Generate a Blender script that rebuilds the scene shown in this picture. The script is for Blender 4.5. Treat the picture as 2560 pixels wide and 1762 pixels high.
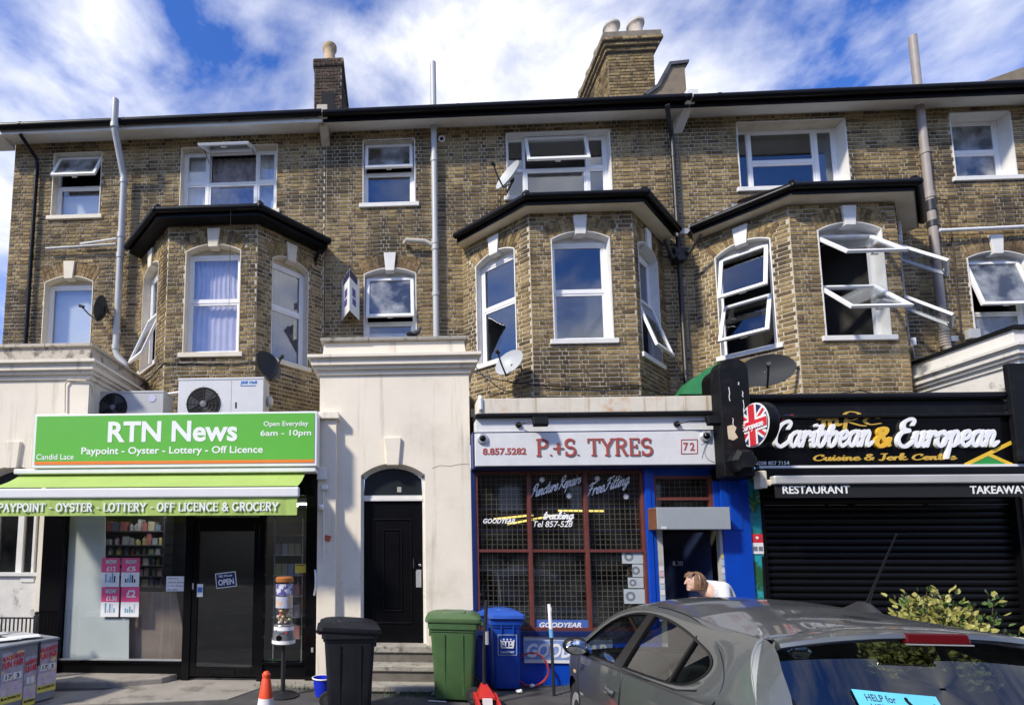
import bpy, bmesh, math, random
from mathutils import Vector, Matrix
R = random.Random(7)
rad = math.radians
for o in list(bpy.data.objects): bpy.data.objects.remove(o)
SC = bpy.context.scene
COL = SC.collection

# ---------------------------------------------------------------- camera
FPX, PPX, PPY, CAMH = 1300.0, 930.0, 1249.0, 1.85
PITCH, YAW = rad(5.36), rad(-2.82)
cam_d = bpy.data.cameras.new('camera'); cam = bpy.data.objects.new('camera', cam_d); COL.objects.link(cam)
cam.location = (0, 0, CAMH); cam.rotation_euler = (rad(90) + PITCH, 0, -YAW)
cam_d.sensor_width = 36; cam_d.lens = FPX / 2560 * 36
cam_d.shift_x = (1280 - PPX) / 2560; cam_d.shift_y = (PPY - 881) / 2560
cam_d.clip_end = 3000; cam_d.clip_start = 0.05
SC.camera = cam
# ---------------------------------------------------------------- world, sun, exposure
SUN_EL, SUN_AZ = rad(41), rad(51)            # azimuth measured from straight-on towards the left
SKYLOC = (1.7, 0.4, 0.9)
w = bpy.data.worlds.new('World'); SC.world = w; w.use_nodes = True
nt = w.node_tree; nt.nodes.clear()
def N(t, **k):
    n = nt.nodes.new(t)
    for a, b in k.items(): setattr(n, a, b)
    return n
sky = N('ShaderNodeTexSky', sky_type='NISHITA', sun_disc=False)
sky.sun_elevation = SUN_EL; sky.sun_rotation = rad(180) + SUN_AZ
sky.air_density = 1.1; sky.dust_density = 0.3; sky.ozone_density = 2.5
tc = N('ShaderNodeTexCoord'); mp = N('ShaderNodeMapping')
mp.inputs['Scale'].default_value = (1.25, 1.0, 2.3); mp.inputs['Rotation'].default_value = (0, rad(-40), 0)
mp.inputs['Location'].default_value = SKYLOC
n1 = N('ShaderNodeTexNoise'); n1.inputs['Scale'].default_value = 2.1; n1.inputs['Detail'].default_value = 12; n1.inputs['Roughness'].default_value = 0.56
n1.inputs['Distortion'].default_value = 0.35
cr = N('ShaderNodeValToRGB'); cr.color_ramp.elements[0].position = 0.43; cr.color_ramp.elements[1].position = 0.65
cr.color_ramp.elements[0].color = (0, 0, 0, 1); cr.color_ramp.elements[1].color = (1, 1, 1, 1)
n2 = N('ShaderNodeTexNoise'); n2.inputs['Scale'].default_value = 5.0; n2.inputs['Detail'].default_value = 6
cr2 = N('ShaderNodeValToRGB'); cr2.color_ramp.elements[0].color = (4.9, 5.1, 5.7, 1); cr2.color_ramp.elements[1].color = (7.4, 7.4, 7.5, 1)
cr2.color_ramp.elements[0].position = 0.3; cr2.color_ramp.elements[1].position = 0.62
tint = N('ShaderNodeMixRGB', blend_type='MULTIPLY'); tint.inputs['Fac'].default_value = 1; tint.inputs['Color2'].default_value = (0.36, 0.62, 1.18, 1)
mx = N('ShaderNodeMixRGB'); bg = N('ShaderNodeBackground'); bg.inputs['Strength'].default_value = 0.135
wo = N('ShaderNodeOutputWorld'); L = nt.links.new
L(tc.outputs['Generated'], mp.inputs['Vector']); L(mp.outputs[0], n1.inputs['Vector']); L(mp.outputs[0], n2.inputs['Vector'])
L(n1.outputs['Fac'], cr.inputs[0]); L(n2.outputs['Fac'], cr2.inputs[0])
L(sky.outputs[0], tint.inputs['Color1']); L(tint.outputs[0], mx.inputs['Color1']); L(cr2.outputs[0], mx.inputs['Color2'])
L(cr.outputs[0], mx.inputs['Fac']); L(mx.outputs[0], bg.inputs['Color']); L(bg.outputs[0], wo.inputs[0])
sun_d = bpy.data.lights.new('sun', 'SUN'); sun_d.energy = 3.5; sun_d.angle = rad(5); sun_d.color = (1, 0.92, 0.77)
sun = bpy.data.objects.new('sun', sun_d); COL.objects.link(sun)
tosun = Vector((-math.sin(SUN_AZ) * math.cos(SUN_EL), -math.cos(SUN_AZ) * math.cos(SUN_EL), math.sin(SUN_EL)))
sun.rotation_euler = tosun.to_track_quat('Z', 'Y').to_euler(); sun.location = tosun * 40
SC.view_settings.view_transform = 'Standard'; SC.view_settings.look = 'None'
SC.view_settings.exposure = 0.5; SC.view_settings.gamma = 1
try: SC.cycles.max_bounces = 8; SC.cycles.transparent_max_bounces = 16
except Exception: pass

# ---------------------------------------------------------------- measuring (photo pixel + known depth -> metres)
_f = Vector((math.sin(YAW) * math.cos(PITCH), math.cos(YAW) * math.cos(PITCH), math.sin(PITCH)))
_r = Vector((math.cos(YAW), -math.sin(YAW), 0)); _u = _r.cross(_f)
def ray(x, y): return _f + _r * ((x - PPX) / FPX) - _u * ((y - PPY) / FPX)
def A(x, y, Y):
    d = ray(x, y); t = Y / d.y; return (t * d.x, CAMH + t * d.z)
def AX(x, y, Y): return A(x, y, Y)[0]
def AZ(x, y, Y): return A(x, y, Y)[1]
def G(x, y, Z=0.0):
    d = ray(x, y); t = (Z - CAMH) / d.z; return (t * d.x, t * d.y)

# ---------------------------------------------------------------- materials
MATS = {}
def mat(name, c, rough=0.6, metal=0.0, var=0.12, scale=6.0, bump=0.0, bscale=60.0, spec=0.5, c2=None, c2scale=3.0, c2lo=0.55, c2hi=0.7,
        coat=0.0, emit=None, estr=1.0, streak=None, sheen=0):
    """procedural Principled: base colour +- noise, optional second colour in patches, optional vertical streaks, fine bump"""
    if name in MATS: return MATS[name]
    m = bpy.data.materials.new(name); m.use_nodes = True; t = m.node_tree; b = t.nodes['Principled BSDF']; k = t.links.new
    geo = t.nodes.new('ShaderNodeNewGeometry'); pos = geo.outputs['Position']
    col = None
    no = t.nodes.new('ShaderNodeTexNoise'); no.inputs['Scale'].default_value = scale; no.inputs['Detail'].default_value = 5; k(pos, no.inputs['Vector'])
    mr = t.nodes.new('ShaderNodeMapRange'); mr.inputs[1].default_value = 0.25; mr.inputs[2].default_value = 0.75
    mr.inputs[3].default_value = 1 - var; mr.inputs[4].default_value = 1 + var; k(no.outputs['Fac'], mr.inputs[0])
    mul = t.nodes.new('ShaderNodeVectorMath'); mul.operation = 'SCALE'; mul.inputs[0].default_value = c[:3]; k(mr.outputs[0], mul.inputs['Scale'])
    col = mul.outputs[0]
    def patch(col, colour, sc, lo, hi, mapping=None):
        n = t.nodes.new('ShaderNodeTexNoise'); n.inputs['Scale'].default_value = sc; n.inputs['Detail'].default_value = 8; n.inputs['Roughness'].default_value = 0.65
        if mapping:
            mpn = t.nodes.new('ShaderNodeMapping'); mpn.inputs['Scale'].default_value = mapping; k(pos, mpn.inputs['Vector']); k(mpn.outputs[0], n.inputs['Vector'])
        else: k(pos, n.inputs['Vector'])
        r = t.nodes.new('ShaderNodeMapRange'); r.interpolation_type = 'SMOOTHSTEP'; r.inputs[1].default_value = lo; r.inputs[2].default_value = hi; k(n.outputs['Fac'], r.inputs[0])
        x = t.nodes.new('ShaderNodeMixRGB'); x.inputs['Color2'].default_value = (*colour[:3], 1); k(r.outputs[0], x.inputs['Fac']); k(col, x.inputs['Color1'])
        return x.outputs[0]
    if c2: col = patch(col, c2, c2scale, c2lo, c2hi)
    if streak: col = patch(col, streak[0], streak[1], streak[2], streak[3], (1.0, 1.0, 0.07))
    k(col, b.inputs['Base Color'])
    b.inputs['Roughness'].default_value = rough; b.inputs['Metallic'].default_value = metal; b.inputs['Specular IOR Level'].default_value = spec
    b.inputs['Coat Weight'].default_value = coat; b.inputs['Coat Roughness'].default_value = 0.05
    if emit: b.inputs['Emission Color'].default_value = (*emit[:3], 1); b.inputs['Emission Strength'].default_value = estr
    if bump:
        bn = t.nodes.new('ShaderNodeTexNoise'); bn.inputs['Scale'].default_value = bscale; bn.inputs['Detail'].default_value = 6; k(pos, bn.inputs['Vector'])
        bp = t.nodes.new('ShaderNodeBump'); bp.inputs['Strength'].default_value = bump; bp.inputs['Distance'].default_value = 0.01
        k(bn.outputs['Fac'], bp.inputs['Height']); k(bp.outputs[0], b.inputs['Normal'])
    MATS[name] = m; return m

def glass_mat(name, tint, refl, rough=0.02, dirt=0.0):
    m = bpy.data.materials.new(name); m.use_nodes = True; t = m.node_tree; t.nodes.clear(); k = t.links.new
    tr = t.nodes.new('ShaderNodeBsdfTransparent'); tr.inputs[0].default_value = (*tint, 1)
    gl = t.nodes.new('ShaderNodeBsdfGlossy'); gl.inputs['Roughness'].default_value = rough; gl.inputs[0].default_value = (0.95, 0.97, 1, 1)
    fr = t.nodes.new('ShaderNodeLayerWeight'); fr.inputs['Blend'].default_value = 0.5       # Schlick, the same from both sides of the pane
    pw = t.nodes.new('ShaderNodeMath'); pw.operation = 'POWER'; pw.inputs[1].default_value = 5; k(fr.outputs['Facing'], pw.inputs[0])
    ma = t.nodes.new('ShaderNodeMath'); ma.operation = 'MULTIPLY_ADD'; ma.use_clamp = True; ma.inputs[1].default_value = 0.95 - refl; ma.inputs[2].default_value = 0.04 + refl; k(pw.outputs[0], ma.inputs[0])
    geo = t.nodes.new('ShaderNodeNewGeometry'); bn = t.nodes.new('ShaderNodeTexNoise'); bn.inputs['Scale'].default_value = 1.7; k(geo.outputs['Position'], bn.inputs['Vector'])
    bp = t.nodes.new('ShaderNodeBump'); bp.inputs['Strength'].default_value = 0.025; bp.inputs['Distance'].default_value = 0.05; k(bn.outputs['Fac'], bp.inputs['Height'])
    k(bp.outputs[0], gl.inputs['Normal'])
    mx = t.nodes.new('ShaderNodeMixShader'); k(ma.outputs[0], mx.inputs[0]); k(tr.outputs[0], mx.inputs[1]); k(gl.outputs[0], mx.inputs[2])
    last = mx
    if dirt:
        df = t.nodes.new('ShaderNodeBsdfDiffuse'); df.inputs[0].default_value = (0.5, 0.52, 0.55, 1)
        n = t.nodes.new('ShaderNodeTexNoise'); n.inputs['Scale'].default_value = 3; n.inputs['Detail'].default_value = 6; k(geo.outputs['Position'], n.inputs['Vector'])
        r = t.nodes.new('ShaderNodeMapRange'); r.inputs[1].default_value = 0.4; r.inputs[2].default_value = 0.8; r.inputs[4].default_value = dirt; k(n.outputs['Fac'], r.inputs[0])
        m2 = t.nodes.new('ShaderNodeMixShader'); k(r.outputs[0], m2.inputs[0]); k(mx.outputs[0], m2.inputs[1]); k(df.outputs[0], m2.inputs[2]); last = m2
    o = t.nodes.new('ShaderNodeOutputMaterial'); k(last.outputs[0], o.inputs[0])
    MATS[name] = m; return m

def brick_mat(name, ramp, soot=(0.035, 0.028, 0.022)):
    """one colour per brick: object random for single bricks, island random inside joined courses; soot patches over the wall"""
    m = bpy.data.materials.new(name); m.use_nodes = True; t = m.node_tree; b = t.nodes['Principled BSDF']; k = t.links.new
    geo = t.nodes.new('ShaderNodeNewGeometry'); oi = t.nodes.new('ShaderNodeObjectInfo')
    ad = t.nodes.new('ShaderNodeMath'); ad.operation = 'ADD'; k(geo.outputs['Random Per Island'], ad.inputs[0]); k(oi.outputs['Random'], ad.inputs[1])
    fr = t.nodes.new('ShaderNodeMath'); fr.operation = 'FRACT'; k(ad.outputs[0], fr.inputs[0])
    cr = t.nodes.new('ShaderNodeValToRGB'); e = cr.color_ramp.elements
    e[0].position, e[0].color = ramp[0][0], (*ramp[0][1], 1); e[1].position, e[1].color = ramp[-1][0], (*ramp[-1][1], 1)
    for p, c in ramp[1:-1]:
        x = e.new(p); x.color = (*c, 1)
    k(fr.outputs[0], cr.inputs[0])
    no = t.nodes.new('ShaderNodeTexNoise'); no.inputs['Scale'].default_value = 22; no.inputs['Detail'].default_value = 6; k(geo.outputs['Position'], no.inputs['Vector'])
    mr = t.nodes.new('ShaderNodeMapRange'); mr.inputs[1].default_value = 0.3; mr.inputs[2].default_value = 0.7; mr.inputs[3].default_value = 0.6; mr.inputs[4].default_value = 1.3; k(no.outputs['Fac'], mr.inputs[0])
    mu = t.nodes.new('ShaderNodeVectorMath'); mu.operation = 'SCALE'; k(cr.outputs[0], mu.inputs[0]); k(mr.outputs[0], mu.inputs['Scale'])
    n2 = t.nodes.new('ShaderNodeTexNoise'); n2.inputs['Scale'].default_value = 0.9; n2.inputs['Detail'].default_value = 7; n2.inputs['Roughness'].default_value = 0.6; k(geo.outputs['Position'], n2.inputs['Vector'])
    m2 = t.nodes.new('ShaderNodeMapRange'); m2.interpolation_type = 'SMOOTHSTEP'; m2.inputs[1].default_value = 0.48; m2.inputs[2].default_value = 0.66; m2.inputs[4].default_value = 0.72; k(n2.outputs['Fac'], m2.inputs[0])
    mx = t.nodes.new('ShaderNodeMixRGB'); mx.inputs['Color2'].default_value = (*soot, 1); k(m2.outputs[0], mx.inputs['Fac']); k(mu.outputs[0], mx.inputs['Color1'])
    mpz = t.nodes.new('ShaderNodeMapping'); mpz.inputs['Scale'].default_value = (1, 1, .13); k(geo.outputs['Position'], mpz.inputs['Vector'])          # damp and soot runs
    n3 = t.nodes.new('ShaderNodeTexNoise'); n3.inputs['Scale'].default_value = 2.6; n3.inputs['Detail'].default_value = 7; k(mpz.outputs[0], n3.inputs['Vector'])
    m3 = t.nodes.new('ShaderNodeMapRange'); m3.interpolation_type = 'SMOOTHSTEP'; m3.inputs[1].default_value = 0.54; m3.inputs[2].default_value = 0.70; m3.inputs[4].default_value = 0.6; k(n3.outputs['Fac'], m3.inputs[0])
    mx3 = t.nodes.new('ShaderNodeMixRGB'); mx3.inputs['Color2'].default_value = (*soot, 1); k(m3.outputs[0], mx3.inputs['Fac']); k(mx.outputs[0], mx3.inputs['Color1']); mx = mx3
    k(mx.outputs[0], b.inputs['Base Color']); b.inputs['Roughness'].default_value = 0.9; b.inputs['Specular IOR Level'].default_value = 0.2
    bn = t.nodes.new('ShaderNodeTexNoise'); bn.inputs['Scale'].default_value = 55; bn.inputs['Detail'].default_value = 5; k(geo.outputs['Position'], bn.inputs['Vector'])
    bp = t.nodes.new('ShaderNodeBump'); bp.inputs['Strength'].default_value = 0.55; bp.inputs['Distance'].default_value = 0.012; k(bn.outputs['Fac'], bp.inputs['Height']); k(bp.outputs[0], b.inputs['Normal'])
    MATS[name] = m; return m

brick_mat('stock_brick', [(0.0, (0.12, 0.082, 0.040)), (0.2, (0.205, 0.146, 0.067)), (0.6, (0.295, 0.213, 0.098)), (0.9, (0.37, 0.275, 0.135)), (0.97, (0.26, 0.175, 0.082)), (1.0, (0.13, 0.08, 0.045))])
brick_mat('arch_brick', [(0.0, (0.20, 0.13, 0.065)), (0.5, (0.29, 0.195, 0.095)), (1.0, (0.34, 0.25, 0.14))])
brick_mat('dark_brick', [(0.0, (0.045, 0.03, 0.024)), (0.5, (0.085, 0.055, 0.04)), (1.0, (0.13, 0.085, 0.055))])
mat('dark_mortar', (0.20, 0.17, 0.13), 0.95, var=0.3, bump=.4)
mat('mortar', (0.50, 0.45, 0.355), 0.95, var=0.2, scale=4, bump=0.4, bscale=90, c2=(0.30, 0.26, 0.20), c2scale=1.3, c2lo=0.55, c2hi=0.8, streak=((.24, .20, .155), 2.6, .52, .72))
mat('white_upvc', (0.80, 0.80, 0.80), 0.35, var=0.03)
mat('white_paint', (0.72, 0.71, 0.68), 0.6, var=0.07, c2=(0.45, 0.41, 0.35), c2scale=9, c2lo=0.62, c2hi=0.75)
mat('cream_paint', (0.66, 0.60, 0.48), 0.65, var=0.07, c2=(0.33, 0.28, 0.2), c2scale=9, c2lo=0.62, c2hi=0.75)
mat('render_cream', (0.80, 0.735, 0.615), 0.85, var=0.05, scale=2.0, bump=0.25, bscale=14, c2=(0.50, 0.43, 0.34), c2scale=1.2, c2lo=.5, c2hi=.95, streak=((0.46, 0.40, 0.32), 6.0, 0.54, 0.78))
mat('render_weathered', (0.52, 0.47, 0.39), 0.9, var=0.12, bump=0.5, bscale=30, c2=(0.17, 0.15, 0.13), c2scale=6, c2lo=0.5, c2hi=0.68)
mat('render_dirty_white', (0.68, 0.66, 0.61), 0.85, var=0.08, bump=0.4, bscale=20, c2=(0.22, 0.19, 0.15), c2scale=3.5, c2lo=0.55, c2hi=0.72)
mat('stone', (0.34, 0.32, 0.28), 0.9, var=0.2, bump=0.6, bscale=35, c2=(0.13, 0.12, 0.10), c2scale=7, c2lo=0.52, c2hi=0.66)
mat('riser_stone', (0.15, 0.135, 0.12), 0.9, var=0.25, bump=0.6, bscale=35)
mat('black_paint', (0.004, 0.004, 0.005), 0.35, spec=.2, var=0.2)
mat('black_gloss', (0.003, 0.003, 0.004), 0.12, spec=.3, var=0.1)
mat('black_matt', (0.006, 0.0065, 0.008), 0.6, spec=.2, var=0.2, c2=(0.016, 0.016, 0.017), c2scale=6)
mat('dark_iron', (0.02, 0.02, 0.022), 0.45, var=0.2)
mat('grey_pipe', (0.42, 0.43, 0.44), 0.45, var=0.06)
mat('brown_grey_pipe', (0.30, 0.265, 0.24), 0.55, var=0.1)
mat('slate', (0.07, 0.072, 0.08), 0.6, var=0.3, bump=0.3)
mat('terracotta', (0.50, 0.37, 0.22), 0.8, var=0.15, c2=(0.2, 0.16, 0.11), c2scale=5)
mat('buff_pot', (0.50, 0.44, 0.36), 0.8, var=0.15, c2=(0.2, 0.18, 0.15), c2scale=5)
mat('room_dark', (0.03, 0.028, 0.026), 0.9)
mat('room_mid', (0.34, 0.33, 0.32), 0.9)
mat('net_curtain', (0.85, 0.86, 0.87), 0.9, var=0.08)
mat('lilac_curtain', (0.80, 0.72, 0.76), 0.9, var=0.1)
mat('grey_curtain', (0.30, 0.28, 0.30), 0.9, var=0.45, scale=9)
mat('blind_white', (0.80, 0.82, 0.83), 0.8, var=0.04)
glass_mat('window_glass', (0.88, 0.9, 0.92), 0.06)
glass_mat('sky_glass', (0.66, 0.68, 0.70), 0.10)
glass_mat('frosted_glass', (0.5, 0.54, 0.56), 0.10, 0.25, 0.85)
glass_mat('shop_glass', (0.92, 0.94, 0.94), 0.02, 0.01)
glass_mat('dirty_glass', (0.82, 0.82, 0.80), 0.015, 0.03, 0.03)
glass_mat('car_glass', (0.42, 0.47, 0.46), 0.06, 0.005)

# ---------------------------------------------------------------- mesh helpers
class MB:
    def __init__(s, T=None): s.v, s.f, s.T = [], [], T
    def p(s, q):
        s.v.append(tuple(s.T(*q)) if s.T else tuple(q)); return len(s.v) - 1
    def face(s, pts): s.f.append([s.p(q) for q in pts])
    def hexa(s, c):          # 8 corners: 4 bottom ccw, 4 top ccw
        i = [s.p(q) for q in c]
        for a in ((3, 2, 1, 0), (4, 5, 6, 7), (0, 1, 5, 4), (1, 2, 6, 5), (2, 3, 7, 6), (3, 0, 4, 7)): s.f.append([i[j] for j in a])
        return s
    def box(s, x0, x1, y0, y1, z0, z1):
        return s.hexa([(x0, y0, z0), (x1, y0, z0), (x1, y1, z0), (x0, y1, z0), (x0, y0, z1), (x1, y0, z1), (x1, y1, z1), (x0, y1, z1)])
    def obox(s, M, sx, sy, sz):
        c = [(-sx, -sy, -sz), (sx, -sy, -sz), (sx, sy, -sz), (-sx, sy, -sz), (-sx, -sy, sz), (sx, -sy, sz), (sx, sy, sz), (-sx, sy, sz)]
        return s.hexa([tuple(M @ (Vector(q) * 0.5)) for q in c])
    def prism(s, poly, y0, y1):      # polygon in (x,z), extruded from y0 (front) to y1
        a = [s.p((x, y0, z)) for x, z in poly]; b = [s.p((x, y1, z)) for x, z in poly]; n = len(a)
        s.f.append(a); s.f.append(b[::-1])
        for i in range(n): j = (i + 1) % n; s.f.append([a[i], b[i], b[j], a[j]])
        return s
    def prismx(s, poly, x0, x1):     # polygon in (y,z), extruded along x
        a = [s.p((x0, y, z)) for y, z in poly]; b = [s.p((x1, y, z)) for y, z in poly]; n = len(a)
        s.f.append(a[::-1]); s.f.append(b)
        for i in range(n): j = (i + 1) % n; s.f.append([a[i], a[j], b[j], b[i]])
        return s
    def prismz(s, poly, z0, z1):
        a = [s.p((x, y, z0)) for x, y in poly]; b = [s.p((x, y, z1)) for x, y in poly]; n = len(a)
        s.f.append(a[::-1]); s.f.append(b)
        for i in range(n): j = (i + 1) % n; s.f.append([a[i], a[j], b[j], b[i]])
        return s
    def rings(s, rs, cap=True, closed=True):
        idx = [[s.p(q) for q in r] for r in rs]; n = len(rs[0])
        for a, b in zip(idx, idx[1:]):
            for i in range(n if closed else n - 1): j = (i + 1) % n; s.f.append([a[i], a[j], b[j], b[i]])
        if cap: s.f.append(idx[0][::-1]); s.f.append(idx[-1])
        return s
    def tube(s, path, r, n=10, cap=True):
        P = [Vector(q) for q in path]; rs = []; rr = r if isinstance(r, (list, tuple)) else [r] * len(P)
        up = None
        for i, q in enumerate(P):
            t = ((P[i + 1] if i + 1 < len(P) else q) - (P[i - 1] if i else q)).normalized()
            if up is None: up = Vector((0, 0, 1)) if abs(t.z) < 0.9 else Vector((1, 0, 0))
            a = (up - t * up.dot(t)).normalized(); b = t.cross(a); up = a
            rs.append([tuple(q + (a * math.cos(2 * math.pi * k / n) + b * math.sin(2 * math.pi * k / n)) * rr[i]) for k in range(n)])
        return s.rings(rs, cap)
    def lathe(s, prof, c=(0, 0, 0), n=20, axis='Z', cap=True):
        rs = []
        for r, h in prof:
            g = []
            for k in range(n):
                a = 2 * math.pi * k / n; x, y = r * math.cos(a), r * math.sin(a)
                g.append((c[0] + x, c[1] + y, c[2] + h) if axis == 'Z' else (c[0] + x, c[1] - h, c[2] + y) if axis == 'Y' else (c[0] + h, c[1] + x, c[2] + y))
            rs.append(g)
        return s.rings(rs, cap)
    def ball(s, c, r, n=12, m=8):
        r = r if isinstance(r, (tuple, list)) else (r, r, r); rs = []
        for i in range(m + 1):
            t = math.pi * (0.02 + 0.96 * i / m) - math.pi / 2
            rs.append([(c[0] + r[0] * math.cos(t) * math.cos(2 * math.pi * k / n), c[1] + r[1] * math.cos(t) * math.sin(2 * math.pi * k / n), c[2] + r[2] * math.sin(t)) for k in range(n)])
        return s.rings(rs)
    def bar(s, p0, p1, w, d=None, up=(0, 0, 1)):   # square bar between two points
        a, b = Vector(p0), Vector(p1); t = (b - a).normalized(); u = Vector(up)
        if abs(t.dot(u)) > 0.95: u = Vector((1, 0, 0))
        sv = t.cross(u).normalized() * (w / 2); uv = sv.cross(t).normalized() * ((d or w) / 2)
        return s.hexa([tuple(a - sv - uv), tuple(a + sv - uv), tuple(b + sv - uv), tuple(b - sv - uv), tuple(a - sv + uv), tuple(a + sv + uv), tuple(b + sv + uv), tuple(b - sv + uv)])
    def build(s, name, m, parent=None, bevel=0, smooth=False, seg=2, angle=35):
        me = bpy.data.meshes.new(name); me.from_pydata(s.v, [], s.f); me.validate()
        return link(name, me, m, parent, bevel, smooth, seg, angle)
WORLD_OF = {}
def link(name, me, m, parent=None, bevel=0, smooth=False, seg=2, angle=35):
    if m: me.materials.append(MATS[m] if isinstance(m, str) else m)
    o = bpy.data.objects.new(name, me); COL.objects.link(o)
    bm = bmesh.new(); bm.from_mesh(me); bmesh.ops.recalc_face_normals(bm, faces=bm.faces); bm.to_mesh(me); bm.free()
    if smooth:
        me.polygons.foreach_set('use_smooth', [True] * len(me.polygons)); me.set_sharp_from_angle(angle=rad(angle))
    if bevel:
        b = o.modifiers.new('bevel', 'BEVEL'); b.width = bevel; b.segments = seg; b.limit_method = 'ANGLE'; b.angle_limit = rad(40); b.harden_normals = False
    if parent:
        o.parent = parent
        if parent.name in WORLD_OF: o.matrix_parent_inverse = Matrix.Translation(-WORLD_OF[parent.name])
    else:                                   # origin to the middle of the thing's base
        xs = [v.co for v in me.vertices]
        c = Vector(((min(v.x for v in xs) + max(v.x for v in xs)) / 2, (min(v.y for v in xs) + max(v.y for v in xs)) / 2, min(v.z for v in xs)))
        me.transform(Matrix.Translation(-c)); o.location = c
        WORLD_OF[o.name] = c
    return o
def tag(o, label, cat, group=None):
    o['label'] = label; o['category'] = cat
    if group: o['group'] = group
    return o
def thing(name, label, cat, loc=(0, 0, 0), group=None, rot=None):
    """Empty at the base; parts are built in world coordinates unless rot is given (then in the thing's own)"""
    o = bpy.data.objects.new(name, None); COL.objects.link(o); o.location = loc; o.empty_display_size = 0.1
    if rot is not None: o.rotation_euler = rot
    else: WORLD_OF[o.name] = Vector(loc)
    return tag(o, label, cat, group)
def struct(o): o['kind'] = 'structure'; return o
def stuff(o): o['kind'] = 'stuff'; return o

def mesh_text(s, w=None, h=None, bold=0.0, shear=0.0, ext=0.002, space=1.0):
    """built-in font -> list of verts/faces in the x,y plane, origin at lower left, scaled to width and cap height"""
    c = bpy.data.curves.new('t', 'FONT'); c.body = s; c.offset = bold; c.shear = shear; c.extrude = ext; c.space_character = space; c.resolution_u = 3
    o = bpy.data.objects.new('t', c); COL.objects.link(o); bpy.context.view_layer.update()
    me = bpy.data.meshes.new_from_object(o.evaluated_get(bpy.context.evaluated_depsgraph_get()))
    bpy.data.objects.remove(o); bpy.data.curves.remove(c)
    xs = [v.co.x for v in me.vertices]; ys = [v.co.y for v in me.vertices]
    x0, x1, y0, y1 = min(xs), max(xs), min(ys), max(ys)
    sx = (w / (x1 - x0)) if w else 1; sy = (h / (y1 - y0)) if h else sx
    if not w: sx = sy
    me.transform(Matrix.Diagonal((sx, sy, 1, 1)) @ Matrix.Translation((-x0, -y0, 0)))
    return me
def text(s, parent, m, x, z, Y, w=None, h=None, name='lettering', M=None, **k):
    """lettering standing on a plane that faces the street (-Y); x,z = lower left corner"""
    me = mesh_text(s, w, h, **k)
    B = Matrix(((1, 0, 0, x), (0, 0, -1, Y), (0, 1, 0, z), (0, 0, 0, 1)))
    me.transform(M if M is not None else B)
    if h and h > 0.05: return split_letters(me, m, parent)
    return link(name, me, m, parent)
def split_letters(me, m, parent):
    n = len(me.vertices); lab = list(range(n))
    def root(i):
        while lab[i] != i: lab[i] = lab[lab[i]]; i = lab[i]
        return i
    for e in me.edges:
        a, b = root(e.vertices[0]), root(e.vertices[1])
        if a != b: lab[a] = b
    groups = {}
    for f in me.polygons: groups.setdefault(root(f.vertices[0]), []).append([me.vertices[i].co.copy() for i in f.vertices])
    o = None
    for fs in groups.values():
        mb = MB(); ix = {}
        for f in fs:
            fa = []
            for c in f:
                k = tuple(round(q, 6) for q in c)
                if k not in ix: ix[k] = mb.p(c)
                fa.append(ix[k])
            if len(set(fa)) > 2: mb.f.append(fa)
        o = mb.build('letter', m, parent)
    return o

# stroke lettering (drawn with a brush): glyph = strokes of points, smoothed, given width
def smooth_pts(P, n=6):
    if len(P) < 3: return [Vector((*q, 0)) for q in P]
    out = []; Q = [P[0]] + list(P) + [P[-1]]
    for i in range(1, len(Q) - 2):
        a, b, c, d = [Vector((*q, 0)) for q in Q[i - 1:i + 3]]
        for j in range(n):
            t = j / n; out.append(0.5 * ((2 * b) + (c - a) * t + (2 * a - 5 * b + 4 * c - d) * t * t + (3 * b - a - 3 * c + d) * t ** 3))
    out.append(Vector((*P[-1], 0))); return out
SK = [0]
def stroke(mb, P, wd, ext, tf, smooth=True):
    SK[0] += 1; ext = ext + 0.0005 * (SK[0] % 7)      # overlapping strokes never share a plane
    Q = smooth_pts(P) if smooth else [Vector((*q, 0)) for q in P]
    L_, R_ = [], []
    for i, q in enumerate(Q):
        t = (Q[min(i + 1, len(Q) - 1)] - Q[max(i - 1, 0)]); t = t.normalized() if t.length > 1e-6 else Vector((1, 0, 0))
        n = Vector((-t.y, t.x, 0)) * (wd / 2)
        L_.append(q + n); R_.append(q - n)
    for end, sgn in ((0, -1), (-1, 1)):       # round caps
        q = Q[end]; t = (Q[1] - Q[0]) if end == 0 else (Q[-1] - Q[-2]); t = t.normalized() * (wd * 0.38) * sgn
        n = (L_[end] - R_[end]) * 0.27
        if end == 0: L_.insert(0, q + t + n); R_.insert(0, q + t - n)
        else: L_.append(q + t + n); R_.append(q + t - n)
    rs = []
    for i, (l, r) in enumerate(zip(L_, R_)):
        e = ext + 0.0016 * i / len(L_)                # a stroke that crosses itself rises a little on the way
        rs.append([tf(l.x, l.y, 0), tf(r.x, r.y, 0), tf(r.x, r.y, e), tf(l.x, l.y, e)])
    mb.rings(rs)
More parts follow.
